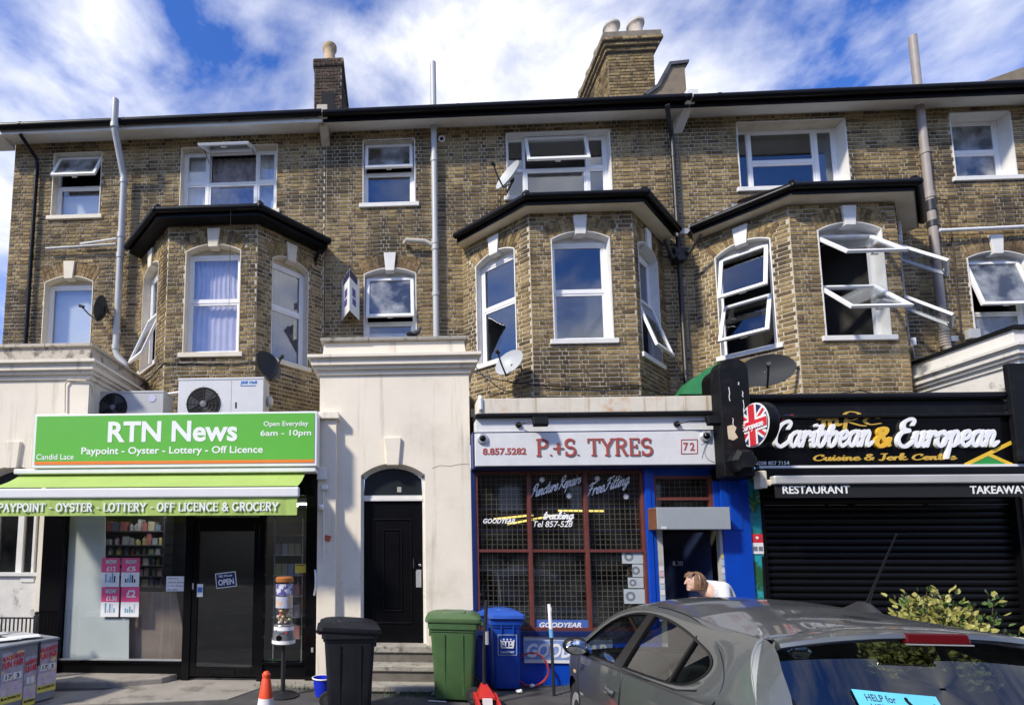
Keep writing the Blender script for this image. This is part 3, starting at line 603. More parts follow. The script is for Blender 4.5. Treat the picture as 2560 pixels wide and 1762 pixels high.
# ---------------------------------------------------------------- the three terraced houses
WY = 9.5; BAYY = 8.5; ZB = 3.9; ZE = 10.02
def house(x0, x1, label, wins, narrow, bay, fascia, keym, sillm, soot_group='terraced houses'):
    h = thing('terraced_house', label, 'house', ((x0 + x1) / 2, WY, 0), 'terraced houses of the row')
    pl = Plane((x0, WY), (1, 0)); ops = []; L_ = x1 - x0
    mortar = MB(); bag = []
    for o, k in wins + narrow: o.s0 -= x0; o.s1 -= x0; o.c -= x0; ops.append(o)
    bx0, bx1 = bay['x']
    block = Opening(bx0 - 1.0 + .03 - x0, bx1 + 1.0 - .03 - x0, ZB, 7.42); ops.append(block)
    brickwork(pl, L_, ZB, ZE + .06, ops, mortar, bag)
    q = math.sqrt(2); c0, c1, c2 = Plane((bx0 - 1, WY), (1, -1)), Plane((bx0, BAYY), (1, 0)), Plane((bx1, BAYY), (1, 1))
    ob = []
    for pln, ln, key in ((c0, q, 'l'), (c1, bx1 - bx0, 'f'), (c2, q, 'r')):
        o = Opening(*bay[key][:4], rise=.13, ring=.25); ob.append(o); brickwork(pln, ln, ZB, 7.53, [o], mortar, bag)
    # soft quoins where the faces of the bay meet
    mortar.T = None
    wall = mortar.build('brick_wall', 'mortar', h)
    lay_bricks(h, wall, bag)
    for (o, k) in wins: window(h, pl, o, **k)
    for (o, k) in narrow: gauged_arch(h, pl, o, keym); window(h, pl, o, **k)
    for pln, o, key in zip((c0, c1, c2), ob, 'lfr'):
        gauged_arch(h, pln, o, keym, kh=.34, m=bay.get('arch', 'stock_brick')); window(h, pln, o, **bay[key][4])
    # bay roof: soffit, fascia, slates, gutter
    ov = .24; t = ov * math.tan(rad(22.5)); ez = 7.525 + bay.get('dz', 0)
    E = [(bx0 - 1 - ov * q + .22, WY - .22), (bx0 - t, BAYY - ov), (bx1 + t, BAYY - ov), (bx1 + 1 + ov * q - .22, WY - .22)]
    I = [(bx0 - 1 + .02, WY), (bx0 + .02, BAYY + .05), (bx1 - .02, BAYY + .05), (bx1 + 1 - .02, WY)]
    so = MB()
    for i in range(3): so.hexa([(*E[i], ez), (*E[i + 1], ez), (*I[i + 1], ez), (*I[i], ez), (*E[i], ez + .02), (*E[i + 1], ez + .02), (*I[i + 1], ez + .02), (*I[i], ez + .02)])
    so.build('bay_soffit', bay.get('soffit', 'cream_paint'), h)
    rf = MB(); m1, m2 = (bx0 - .1, WY - .01, ez + .72), (bx1 + .1, WY - .01, ez + .72)
    e = [(*p, ez + .13) for p in E]
    rf.face([e[0], e[1], m1]); rf.face([e[1], e[2], m2, m1]); rf.face([e[2], e[3], m2])
    rf.face([e[0], m1, (bx0 - 1 - .1, WY - .005, ez + .13)]); rf.face([e[3], m2, (bx1 + 1 + .1, WY - .005, ez + .13)])
    ro = rf.build('bay_roof', 'slate', h)
    fa = MB()
    for i in range(3): fa.bar((*E[i], ez + .075), (*E[i + 1], ez + .075), .03, .15)
    fa.build('fascia', 'black_paint', ro)
    gu = MB(); off = .055
    gp = [(E[0][0] - .05, E[0][1] - .05, ez + .10), (E[1][0] - .02, E[1][1] - .055, ez + .115), (E[2][0] + .02, E[2][1] - .055, ez + .115), (E[3][0] + .05, E[3][1] - .05, ez + .10)]
    for a, b in zip(gp, gp[1:]): gu.tube([a, b], .056, 12)
    for a in gp[1:3]: gu.ball(a, .066, 10, 6)
    gu.build('gutter', 'black_paint', ro, smooth=True)
    for a, b in ((e[1], m1), (e[2], m2)):
        hp = MB(); hp.tube([(a[0], a[1], a[2] + .03), (b[0], b[1], b[2] + .02)], .045, 8); hp.ball((a[0], a[1] - .01, a[2] + .05), .07, 8, 5); hp.build('hip_ridge', 'black_paint', ro, smooth=True)
    # main eaves and roof
    s = MB(); s.hexa([(x0, 9.1, 9.90), (x1, 9.1, 9.90), (x1, WY + .05, ZE + .03), (x0, WY + .05, ZE + .03), (x0, 9.1, 9.93), (x1, 9.1, 9.93), (x1, WY + .05, ZE + .06), (x0, WY + .05, ZE + .06)])
    s.build('eaves_soffit', 'white_paint', h)
    r = MB(); pz = math.tan(rad(27)); r.hexa([(x0, 9.06, 10.03), (x1, 9.06, 10.03), (x1, 13.6, 10.03 + 4.54 * pz), (x0, 13.6, 10.03 + 4.54 * pz), (x0, 9.06, 10.06), (x1, 9.06, 10.06), (x1, 13.6, 10.06 + 4.54 * pz), (x0, 13.6, 10.06 + 4.54 * pz)])
    roof = r.build('roof', 'slate', h)
    f = MB(); f.box(x0, x1, 9.07, 9.1, 9.89, 10.03); f.build('fascia', fascia, roof)
    g = MB(); g.tube([(x0, 9.01, 10.0), (x1, 9.01, 10.02)], .062, 12); g.build('gutter', 'black_paint', roof, smooth=True)
    br = 0
    x = x0 + .45
    while x < x1:
        b = MB(); b.tube([(x, 9.01, 10.005), (x + .045, 9.01, 10.006)], .067, 12); b.build('gutter_joint', 'black_paint', roof, smooth=True); x += 2.05
    return h, roof
Oq = Opening
def nx(x, y): return AX(x, y, WY)
white = 'white_paint'
lil = [(0.0, 1.0, 0.0, 1.02, 'net_curtain', 10), ]
h1, roof1 = house(-7.73, -1.39, 'end terraced house of yellow stock brick with cream keystones and white fascia', [
    (Oq(-6.9, -5.9, 8.455, 9.80), dict(rows=(0, .52, 1), opens={(0, 1): 24}, glass='window_glass', gmap={(0, 1): 'frosted_glass'}, trim='cream_paint', sill='cream_paint', curt=[(0, 1, 0, .45, 'blind_white', 1)], label='window with its top sash tilted open')),
    (Oq(-4.28, -2.34, 8.45, 9.82), dict(cols=(0, .26, .775, 1), rows=(0, .5, 1), opens={(1, 1): 62}, trim='cream_paint', sill='cream_paint', glass='window_glass', curt=[(0, .27, 0, 1, 'net_curtain', 4), (.77, 1, 0, 1, 'net_curtain', 4), (.27, .77, .0, 1, 'grey_curtain', 7)], label='wide window with centre top sash pushed out'))],
    [(Oq(nx(113, 706), nx(234, 706), 5.2, 7.07, .13, .27), dict(rows=(0, .26, 1), trim='cream_paint', sill='cream_paint', glass='window_glass', curt=[(0, 1, 0, 1.02, 'blind_white', 1)]))],
    dict(x=(-4.0, -2.42), soffit='black_matt', arch='stock_brick', dz=-.03,
         l=(.20, 1.0, 5.18, 7.02, dict(opens={(0, 0): 20}, trim='cream_paint', sill='cream_paint', curt=[(0, 1, 0, 1, 'lilac_curtain', 6)])),
         f=(.32, 1.30, 5.19, 7.02, dict(trim='cream_paint', sill='cream_paint', rows=(0, .53, 1), curt=[(0, 1, 0, 1.05, 'lilac_curtain', 9, (.8, .5)), (0, 1, 0, 1.0, 'net_curtain', 12)])),
         r=(.30, 1.08, 5.17, 7.0, dict(trim='cream_paint', sill='cream_paint', glass='sky_glass', curt=[(0, 1, 0, 1, 'lilac_curtain', 7)]))),
    'white_paint', 'cream_paint', 'cream_paint')
h2, roof2 = house(-1.37, 5.36, 'middle terraced house of yellow stock brick with bright white keystones', [
    (Oq(-.647, .371, 8.50, 9.83), dict(rows=(0, .54, 1), opens={(0, 1): 11}, gmap={(0, 1): 'frosted_glass', (0, 0): 'sky_glass'}, label='window with its top sash ajar')),
    (Oq(2.13, 4.10, 8.55, 9.86), dict(cols=(0, .185, .80, 1), rows=(0, .49, 1), opens={(1, 1): 17}, glass='sky_glass', gmap={(1, 1): 'window_glass'}, label='wide window with centre top sash ajar'))],
    [(Oq(nx(910, 687), nx(1040, 684), 5.25, 7.07, .12, .27), dict(rows=(0, .50, 1), opens={(0, 1): 12}, gmap={(0, 1): 'frosted_glass'}, curt=[(0, 1, 0, .4, 'blind_white', 1)], flat_head=.0))],
    dict(x=(2.254, 3.974), arch='stock_brick',
         l=(.31, 1.13, 5.16, 7.04, dict(glass='sky_glass')), f=(.36, 1.33, 5.30, 7.06, dict(glass='sky_glass', rows=(0, .5, 1))), r=(.17, 1.06, 5.10, 7.03, dict(opens={(0, 0): 18}, glass='sky_glass'))),
    'black_paint', 'white_paint', 'white_paint')
h3, roof3 = house(5.38, 12.8, 'terraced house of yellow stock brick with many casements pushed wide open', [
    (Oq(6.45, 8.43, 8.575, 9.90), dict(cols=(0, .17, .80, 1), rows=(0, .49, 1), opens={'norow': 1}, glass='sky_glass', depth=.2, gmap={(1, 1): 'window_glass'}, curt=[(.85, 1, 0, 1, 'blind_white', 1)])),
    (Oq(10.29, 11.36, 8.64, 9.92), dict(rows=(0, .5, 1), glass='frosted_glass', depth=.2))],
    [(Oq(nx(2415, 640), nx(2415, 640) + 1.03, 5.2, 7.09, .12, .27), dict(rows=(0, .48, 1), opens={(0, 1): 14}, glass='frosted_glass'))],
    dict(x=(6.517, 8.20), arch='stock_brick', dz=.03,
         l=(.34, 1.15, 5.24, 7.08, dict(opens={(0, 0): 30, (0, 1): 20}, rows=(0, .5, 1))),
         f=(.43, 1.44, 5.27, 7.08, dict(opens={(0, 0): 43, (0, 1): 44}, rows=(0, .5, 1), depth=.16, curt=[(0, .22, 0, 1, 'blind_white', 1)])),
         r=(.34, 1.15, 5.24, 7.08, dict(opens={(0, 0): 46, (0, 1): 47}, rows=(0, .5, 1)))),
    'black_paint', 'white_paint', 'white_paint')
# plain flank wall and backs (kept simple: turned away from the street)
fl = MB(); fl.box(-7.73, -7.55, 9.56, 14, 3.0, 10.0); fl.build('flank_wall', 'dark_brick', h1)
lg = MB(); lg.prismx([(9.06, 9.95), (9.5, 9.9), (9.5, 10.2), (9.06, 10.05)], -8.05, -7.735); lg.build('verge_board', 'white_paint', roof1)

# chimney stacks: courses of real bricks, corbelled cap, pots
def stack(roof, house_, x0, x1, y0, y1, z0, z1, m, pots, potm, niche=False, cap=True):
    st = MB(); st.box(x0, x1, y0, y1, z0, z1)
    if cap:
        for i in range(3): st.box(x0 - .05 * (i + 1), x1 + .05 * (i + 1), y0 - .05 * (i + 1), y1 + .05 * (i + 1), z1 + i * .09, z1 + (i + 1) * .09)
        st.box(x0 - .13, x1 + .13, y0 - .13, y1 + .13, z1 + .27, z1 + .40); zt = z1 + .40
    else:
        st.box(x0 - .03, x1 + .03, y0 - .03, y1 + .03, z1, z1 + .16); zt = z1 + .16
    ch = st.build('chimney_stack', 'dark_mortar', house_)
    bag = []
    for pl, ln in ((Plane((x0, y0), (1, 0)), x1 - x0), (Plane((x0, y1), (0, -1)), y1 - y0), (Plane((x1, y0), (0, 1)), y1 - y0)):
        dummy = MB(); brickwork(pl, ln, z0, z1, [], dummy, bag)
        if cap:
            for i in range(3):
                p2 = Plane((pl.P.x - pl.u.x * .05 * (i + 1) + pl.n.x * .05 * (i + 1), pl.P.y - pl.u.y * .05 * (i + 1) + pl.n.y * .05 * (i + 1)), (pl.u.x, pl.u.y))
                brickwork(p2, ln + .1 * (i + 1), z1 + i * .09, z1 + i * .09 + CH, [], dummy, bag)
        else: brickwork(Plane((pl.P.x - pl.u.x * .03 + pl.n.x * .03, pl.P.y - pl.u.y * .03 + pl.n.y * .03), (pl.u.x, pl.u.y)), ln + .06, z1, z1 + 2 * CH, [], dummy, bag)
    lay_bricks(house_, ch, bag, m, single=0)
    for px_, py_, hgt, rr in pots:
        p = MB(); p.lathe([(rr, 0), (rr * .93, .05), (rr * .86, hgt * .35), (rr * .92, hgt * .38), (rr * .85, hgt * .42), (rr * .86, hgt * .78), (rr * .95, hgt * .86), (rr * 1.12, hgt * .92), (rr * 1.12, hgt), (rr * .9, hgt), (rr * .8, hgt * .8)], (px_, py_, zt), 20)
        p.build('chimney_pot', potm, ch, smooth=True)
    return ch
stack(roof2, h2, 4.78, 5.79, 11.0, 13.2, 10.6, 12.97, 'stock_brick', [(5.02, 11.28, .55, .17), (5.55, 11.25, .55, .17), (5.02, 11.85, .55, .17), (5.02, 12.4, .55, .17), (5.02, 12.95, .55, .17), (5.55, 11.85, .5, .17)], 'buff_pot')
stack(roof1, h1, -1.70, -1.13, 10.0, 11.6, 10.0, 11.96, 'dark_brick', [(-1.43, 10.3, .58, .14), (-1.43, 10.9, .5, .13)], 'terracotta', cap=False)
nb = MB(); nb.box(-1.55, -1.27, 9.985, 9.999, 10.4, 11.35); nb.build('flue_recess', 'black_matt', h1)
# party wall upstand with swept coping, and the stone corbels between the houses
up = [A(1607, 246, 9.7), A(1640, 225, 9.7), A(1669, 172, 9.7), A(1712, 168, 9.7), A(1706, 180, 9.7), A(1712, 250, 9.7)]
m = MB(); m.prism(up, 9.62, 9.95); pw = m.build('party_wall', mat('brown_render', (.20, .16, .11), .9, var=.2, bump=.4), h2)
m = MB(); cp = [A(1604, 246, 9.7), A(1638, 222, 9.7), A(1666, 168, 9.7), A(1715, 163, 9.7), A(1714, 170, 9.7), A(1671, 175, 9.7), A(1643, 228, 9.7), A(1612, 250, 9.7)]
m.prism(cp, 9.58, 9.99); m.build('coping', 'slate', pw)
for xx, hh, mm in ((-1.38, h2, 'render_weathered'), (5.37, h3, 'white_paint')):
    m = MB(); m.hexa([(xx - .08, 9.3, 9.82), (xx + .08, 9.3, 9.82), (xx + .08, 9.5, 9.72), (xx - .08, 9.5, 9.72), (xx - .09, 8.98, 9.98), (xx + .09, 8.98, 9.98), (xx + .09, 9.5, 9.98), (xx - .09, 9.5, 9.98)])
    m.box(xx - .1, xx + .1, 8.96, 9.5, 9.98, 10.14); m.build('corbel', mm, hh, bevel=.01)
m = MB(); m.prism([A(2435, 212, 11.0), A(2560, 168, 11.0), A(2640, 140, 11.0), A(2640, 215, 11.0)], 11.0, 11.6); m.build('gable_end', 'brown_render', h3)
fl_ = MB()
for i in range(7): a = Plane((6.517 - 1, WY), (1, -1)); z = 7.72 + i * .075; x = 5.30 + i * .16; fl_.box(x, x + .2, 9.478, 9.486, z - .02, z + .085)
fl_.build('lead_flashing', mat('lead', (.32, .33, .35), .6, var=.15), h3)
# ---------------------------------------------------------------- porches between the shops
mat('door_black', (0.003, 0.003, 0.004), 0.4, var=0.3, spec=0.15)
mat('alu', (0.62, 0.63, 0.64), 0.35, metal=0.6, var=0.05)
mat('chrome', (0.7, 0.7, 0.7), 0.2, metal=1.0)
mat('fanlight_black', (0.02, 0.025, 0.03), 0.15, var=0.1)
def porch(dx, label, face, top, trim, kind):
    P = thing('entrance_porch', label, 'porch', (dx - .05, 7.4, 0), 'rendered porches between the shops')
    x0, x1, dl, dr = dx - 1.13, dx + 1.04, dx - .525, dx + .395; FY = 7.4; sp, crn = 2.90, 3.07
    b = MB(); b.box(x0, dl, FY, FY + .28, -.05, 4.45); xl = x1 if kind != 'screen' else dx + .49
    b.box(dr, xl, FY, FY + .28, -.05, 2.96); b.box(dr, x1, FY, FY + .28, 2.96, 4.45)
    a = (dr - dl) / 2; r = crn - sp; Rr = (a * a + r * r) / (2 * r); cz = crn - Rr; th = math.asin(a / Rr); c = (dl + dr) / 2
    poly = [(c + Rr * math.sin(-th + 2 * th * i / 16), cz + Rr * math.cos(-th + 2 * th * i / 16)) for i in range(17)]
    b.prism(poly + [(dr, 4.45), (dl, 4.45)], FY, FY + .28)
    b.box(x0, x0 + .2, FY + .28, 9.5, -.05, 4.45); b.box(x1 - .2, x1, FY + .28, 9.5, 2.96 if kind == 'screen' else -.05, 4.45)
    b.build('wall', face, P)
    k = MB()                                   # cornice in three steps, returned along the sides
    for z0, z1, pr in ((4.38, 4.45, .03), (4.45, 4.50, .075), (4.50, 4.575, .115), (4.575, 4.60, .13), (4.60, 4.65, .165)):
        k.box(x0 - pr, x1 + pr, FY - pr, 9.49, z0, z1 - .002)
    k.hexa([(x0 + .02, FY + .05, 4.65), (x1 - .02, FY + .05, 4.65), (x1 - .02, 9.48, 4.65), (x0 + .02, 9.48, 4.65), (x0 + .05, FY + .06, 4.905), (x1 - .05, FY + .06, 4.905), (x1 - .05, 9.48, 4.905), (x0 + .05, 9.48, 4.905)])
    k.build('cornice', face if kind != 'right' else trim, P, bevel=.006)
    t = MB(); x = x0
    while x < x1:                              # coping stones laid end to end
        e = min(x + .72, x1 + .02); t = MB(); t.box(x, e - .006, FY + .0 + R.uniform(-.008, .008), 9.45, 4.907, 4.955 + R.uniform(-.004, .004)); t.build('coping_stone', top, P, bevel=.008); x = e
    ks = MB(); ks.hexa([(c - .085, FY - .045, crn - .03), (c + .085, FY - .045, crn - .03), (c + .085, FY + .1, crn - .03), (c - .085, FY + .1, crn - .03), (c - .12, FY - .045, crn + .37), (c + .12, FY - .045, crn + .37), (c + .12, FY + .1, crn + .37), (c - .12, FY + .1, crn + .37)])
    ks.build('keystone', face, P, bevel=.008)
    # arch label mould and white frame
    f = MB(); rings = []
    for i in range(17):
        t_ = -th + 2 * th * i / 16; s_, c_ = math.sin(t_), math.cos(t_)
        rings.append([(c + (Rr - .05) * s_, FY + .12, cz + (Rr - .05) * c_), (c + (Rr - .05) * s_, FY + .2, cz + (Rr - .05) * c_), (c + Rr * s_, FY + .2, cz + Rr * c_), (c + Rr * s_, FY + .12, cz + Rr * c_)])
    f.rings(rings)
    f.box(dl, dl + .035, FY + .12, FY + .2, .5, sp); f.box(dr - .035, dr, FY + .12, FY + .2, .5, sp)
    f.box(dl + .035, dr - .035, FY + .11, FY + .2, 2.54, 2.575); f.box(dl + .035, dr - .035, FY + .125, FY + .2, 2.575, 2.62)
    f.build('door_frame', 'white_paint', P)
    if kind == 'door':
        g = MB(); g.prism([(dl + .035, 2.62)] + [(c + (Rr - .05) * math.sin(-th + 2 * th * i / 12) * .97, cz + (Rr - .05) * math.cos(-th + 2 * th * i / 12)) for i in range(13)] + [(dr - .035, 2.62)], FY + .16, FY + .18); g.build('fanlight', 'fanlight_black', P)
        s = MB(); xx, zz = A(998, 1223, FY + .16); s.box(xx - .03, xx + .03, FY + .152, FY + .158, zz - .04, zz + .035); s.build('sticker', mat('sticker_grey', (.42, .42, .36), .6), P)
        d = MB(); d.box(dl + .037, dr - .037, FY + .15, FY + .2, .525, 2.538); door = d.build('door', 'door_black', P)
        def mould(u0, u1, v0, v1, w_=.018, q=.014):
            m = MB(); Y1 = FY + .15
            for (p0, p1) in (((u0, v0), (u1, v0)), ((u1, v0), (u1, v1)), ((u1, v1), (u0, v1)), ((u0, v1), (u0, v0))):
                m.tube([(p0[0], Y1, p0[1]), (p1[0], Y1, p1[1])], q, 8)
            m.build('moulding', 'door_black', door, smooth=True)
        dw = dr - dl
        mould(dl + .18, dr - .20, .80, 2.27); mould(dl + .32, dr - .34, .97, 2.12)
        p = MB(); p.box(dl + .35, dr - .37, FY + .142, FY + .15, 1.0, 2.09); p.build('panel', 'door_black', door, bevel=.004)
        p = MB(); p.box(dr - .135, dr - .06, FY + .142, FY + .15, 1.30, 1.55); p.build('letter_plate', 'alu', door, bevel=.004)
        p = MB(); p.tube([(dr - .17, FY + .15, 1.56), (dr - .17, FY + .11, 1.58), (dr - .17, FY + .11, 1.70), (dr - .17, FY + .15, 1.72)], .006, 8); p.build('pull_handle', 'chrome', door, smooth=True)
        p = MB(); p.lathe([(.019, 0), (.019, .012), (.012, .016)], (dr - .08, FY + .15, 1.615), 14, 'Y'); p.build('lock', 'chrome', door, smooth=True)
        for z, y0, dz in ((.52, 7.3, .09), (.30, 7.08, .07), (.095, 6.86, .07)):
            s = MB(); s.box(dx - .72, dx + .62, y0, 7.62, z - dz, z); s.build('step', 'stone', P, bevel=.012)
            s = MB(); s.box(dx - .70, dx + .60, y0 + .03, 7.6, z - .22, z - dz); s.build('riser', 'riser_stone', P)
    else:
        g = MB(); g.prism([(dl + .035, 2.62)] + [(c + (Rr - .05) * math.sin(-th + 2 * th * i / 12) * .97, cz + (Rr - .05) * math.cos(-th + 2 * th * i / 12)) for i in range(13)] + [(dr - .035, 2.62)], FY + .16, FY + .18); g.build('fanlight', 'fanlight_black', P)
        s = MB(); s.box(dl + .036, dr - .036, FY + .1, FY + .2, -.05, 1.45); s.build('rendered_panel', 'render_dirty_white', P)
        s = MB(); s.box(dl + .03, dr - .03, FY + .06, FY + .2, 1.45, 1.50)
        for q in (.16, .50, .74): s.box(dl + q, dl + q + (.09 if q == .50 else .035), FY + .13, FY + .19, 1.50, 2.54)
        s.build('screen_frame', 'white_paint', P)
        s = MB(); s.box(dl + .036, dr - .036, FY + .165, FY + .175, 1.50, 2.54); s.build('pane', 'dirty_glass', P)
        s = MB(); s.box(dl - .1, dr + .1, FY + .5, FY + .52, 1.3, 3.1); s.build('hall_wall', 'room_dark', P)
        s = MB(); s.box(dl + .62, dl + .82, FY + .088, FY + .1, 1.36, 1.43); s.build('vent_plate', 'white_paint', P)
    return P
PM_ = porch(0, 'cream rendered porch with black front door and three stone steps', 'render_cream', 'stone', 'white_paint', 'door')
porch(-5.66, 'cream porch with stained concrete parapet beside the newsagent window', 'render_cream', 'render_weathered', 'white_paint', 'screen')
porch(9.70, 'flaking white porch with dark capping beside the restaurant', 'render_dirty_white', 'black_matt', 'render_dirty_white', 'right')
m = MB(); m.box(-1.135, -.80 + -.07, 7.30, 7.42, -.05, 3.70); m.box(-1.16, -.83, 7.24, 7.44, 3.70, 3.80)
tag(m.build('shop_pilaster', 'render_cream', bevel=.008), 'slim cream pilaster with moulded cap beside the black-door porch', 'pilaster')
# weathered concrete parapet on the left porch stands proud of its cornice
m = MB(); m.box(-6.75, -4.645, 7.44, 9.4, 4.655, 4.93); tag(m.build('parapet_block', 'render_weathered', bevel=.012), 'mottled grey concrete parapet on top of the porch beside the newsagent', 'parapet')

# ---------------------------------------------------------------- flat roofs of the shop extensions
def flat_roof(x0, x1, z):
    m = MB(); m.box(x0, x1, 7.42, 9.49, z - .12, z); return m
mat('felt', (0.05, 0.05, 0.052), 0.85, var=0.3)

# ---------------------------------------------------------------- newsagent
GREEN = mat('sign_green', (0.125, 0.47, 0.055), 0.35, var=0.03); mat('sign_orange', (0.85, 0.22, 0.04), 0.35, var=0.02); mat('sign_white', (0.82, 0.83, 0.82), 0.35, var=0.03)
mat('awning_green', (0.36, 0.50, 0.12), 0.75, var=0.06, scale=2); mat('text_white', (0.85, 0.87, 0.86), 0.5, var=0.02)
mat('film_grey', (0.76, 0.77, 0.75), 0.5, var=0.07, scale=2.0)
mat('counter_wood', (0.30, 0.22, 0.18), 0.55, var=0.25, scale=3, streak=((0.34, 0.27, 0.225), 14, .5, .62))
mat('shelf_dark', (0.03, 0.03, 0.033), 0.5)
N_ = thing('shopfront', 'black framed newsagent shopfront with glass door', 'shopfront', (-3.1, 7.4, 0))
FY = 7.4
f = MB()
f.box(-5.17, -4.86, 7.36, 7.5, .0, 2.95)                       # left black pilaster
f.box(-4.86, -1.11, 7.40, 7.5, 2.62, 2.95); f.box(-3.06, -2.95, 7.38, 7.5, .0, 2.62); f.box(-1.985, -1.90, 7.38, 7.5, .0, 2.62)
f.box(-1.30, -1.135, 7.36, 7.5, .0, 2.95); f.box(-4.86, -3.06, 7.38, 7.5, .24, .27); f.box(-1.90, -1.30, 7.38, 7.5, .24, .27)
f.build('frame', 'black_gloss', N_, bevel=.004)
m = MB(); m.box(-4.86, -3.06, 7.42, 7.5, .0, .24); m.build('stall_riser', 'black_paint', N_)
m = MB(); m.box(-1.90, -1.30, 7.42, 7.5, .0, .24); m.build('stall_riser', 'black_paint', N_)
m = MB(); m.box(-4.86, -3.06, 7.435, 7.443, .27, 2.62); m.build('pane', 'shop_glass', N_)
m = MB(); m.box(-1.90, -1.30, 7.435, 7.443, .27, 2.62); m.build('pane', 'shop_glass', N_)
m = MB(); m.box(-4.86, -3.06, 7.39, 7.435, .265, .285); m.build('glazing_bead', 'alu', N_)
d = MB(); d.box(-2.95, -2.865, 7.40, 7.45, .06, 2.3); d.box(-2.06, -1.985, 7.40, 7.45, .06, 2.3); d.box(-2.865, -2.06, 7.40, 7.45, .06, .185); d.box(-2.865, -2.06, 7.40, 7.45, 2.1, 2.3)
door = d.build('door', 'black_gloss', N_, bevel=.003)
m = MB(); m.box(-2.865, -2.06, 7.42, 7.43, .185, 2.1); m.build('door_pane', 'shop_glass', door)
m = MB(); m.box(-2.64, -2.30, 7.385, 7.40, .095, .15); m.box(-2.62, -2.32, 7.382, 7.386, .11, .118); m.build('letter_box', 'black_matt', door)
m = MB(); m.box(-2.94, -2.92, 7.385, 7.40, 1.27, 1.36); m.build('lock', 'alu', door)
m = MB(); m.box(-2.95, -1.985, 7.43, 7.44, 2.3, 2.62); m.build('transom_pane', 'shop_glass', N_)
m = MB(); m.box(-4.8, -1.15, 7.46, 7.52, -.05, .02); m.build('threshold', 'stone', N_)
m = MB(); m.tube([(-1.165, 7.36, 1.55), (-1.15, 7.31, 1.47), (-1.145, 7.295, 1.38), (-1.15, 7.31, 1.29), (-1.175, 7.36, 1.20)], .017, 8); m.build('pull_handle', 'white_upvc', N_, smooth=True)
m = MB(); m.box(-1.21, -1.18, 7.34, 7.36, .42, .48); m.build('padlock', 'alu', N_)
# interior shell of the shop (walls, ceiling, floor) so that the glass has a room behind it
I_ = MB()
I_.face([(-4.9, 7.5, 0.05), (-1.1, 7.5, 0.05), (-1.1, 9.45, 0.05), (-4.9, 9.45, 0.05)]); I_.face([(-4.9, 9.45, 0), (-1.1, 9.45, 0), (-1.1, 9.45, 2.9), (-4.9, 9.45, 2.9)])
I_.face([(-4.9, 7.5, 0), (-4.9, 9.45, 0), (-4.9, 9.45, 2.9), (-4.9, 7.5, 2.9)]); I_.face([(-1.1, 7.5, 0), (-1.1, 9.45, 0), (-1.1, 9.45, 2.9), (-1.1, 7.5, 2.9)]); I_.face([(-4.9, 7.5, 2.75), (-1.1, 7.5, 2.75), (-1.1, 9.45, 2.75), (-4.9, 9.45, 2.75)])
I_.build('interior', 'room_dark', N_)
m = flat_roof(-4.6, -1.14, 3.72); m.build('flat_roof', 'felt', N_)
m = MB(); m.box(-4.6, -1.14, 7.25, 7.42, 2.95, 3.72); m.build('fascia_backing', 'black_paint', N_)
# boards and counter just behind the glass
m = MB(); m.prism([(-4.845, .28), (AX(322, 1648, 7.47), .28), (AX(323, 1545, 7.47), AZ(323, 1545, 7.47)), (AX(262, 1545, 7.47), AZ(262, 1545, 7.47)), (AX(262, 1290, 7.47), 2.6), (-4.845, 2.6)], 7.465, 7.475)
tag(m.build('window_board', 'film_grey'), 'pale grey board blocking the left of the newsagent window', 'board')
cz_ = MB(); cz_.prism([(AX(318, 1648, 7.6), .2), (AX(462, 1655, 7.6), .2), (AX(462, 1590, 7.6), AZ(462, 1590, 7.6)), (AX(440, 1480, 7.6), AZ(440, 1480, 7.6)), (AX(318, 1478, 7.6), AZ(318, 1478, 7.6))], 7.58, 7.62)
tag(cz_.build('shop_counter', 'counter_wood'), 'dark wood counter end standing inside the newsagent window', 'counter')
# lightbox sign
S_ = thing('shop_sign', 'green lit box sign reading RTN News above the awning', 'sign', (-3.1, 7.1, 2.97))
m = MB(); m.box(-5.14, -1.10, 7.0, 7.24, 2.975, 3.745); m.build('box', 'sign_white', S_, bevel=.01)
m = MB(); m.box(-5.10, -1.14, 6.992, 6.9995, 3.07, 3.715); m.build('face_panel', 'sign_green', S_)
m = MB(); m.box(-5.10, -1.14, 6.992, 6.9995, 3.025, 3.066); m.build('stripe', 'sign_orange', S_)
m = MB(); m.box(-5.10, -1.14, 6.993, 6.9997, 3.066, 3.071); m.build('stripe', mat('sign_lime', (.45, .6, .1), .4), S_)
def sgn(s, x0, x1, yb, yt, bold=.02, Y=6.992, par=S_, m='text_white', **k):
    a, z0 = A(x0, yb, Y); b = AX(x1, yb, Y); z1 = AZ(x0, yt, Y); return text(s, par, m, a, z0, Y - .002, w=b - a, h=z1 - z0, bold=bold, **k)
sgn('RTN News', 269, 593, 1106, 1054, .028); sgn('Paypoint - Oyster - Lottery - Off Licence', 203, 657, 1141, 1118, .018)
sgn('Candid Lace', 91, 184, 1149, 1135, .008); sgn('Open Everyday', 659, 771, 1069, 1053, .010); sgn('6am - 10pm', 651, 778, 1094, 1075, .014)
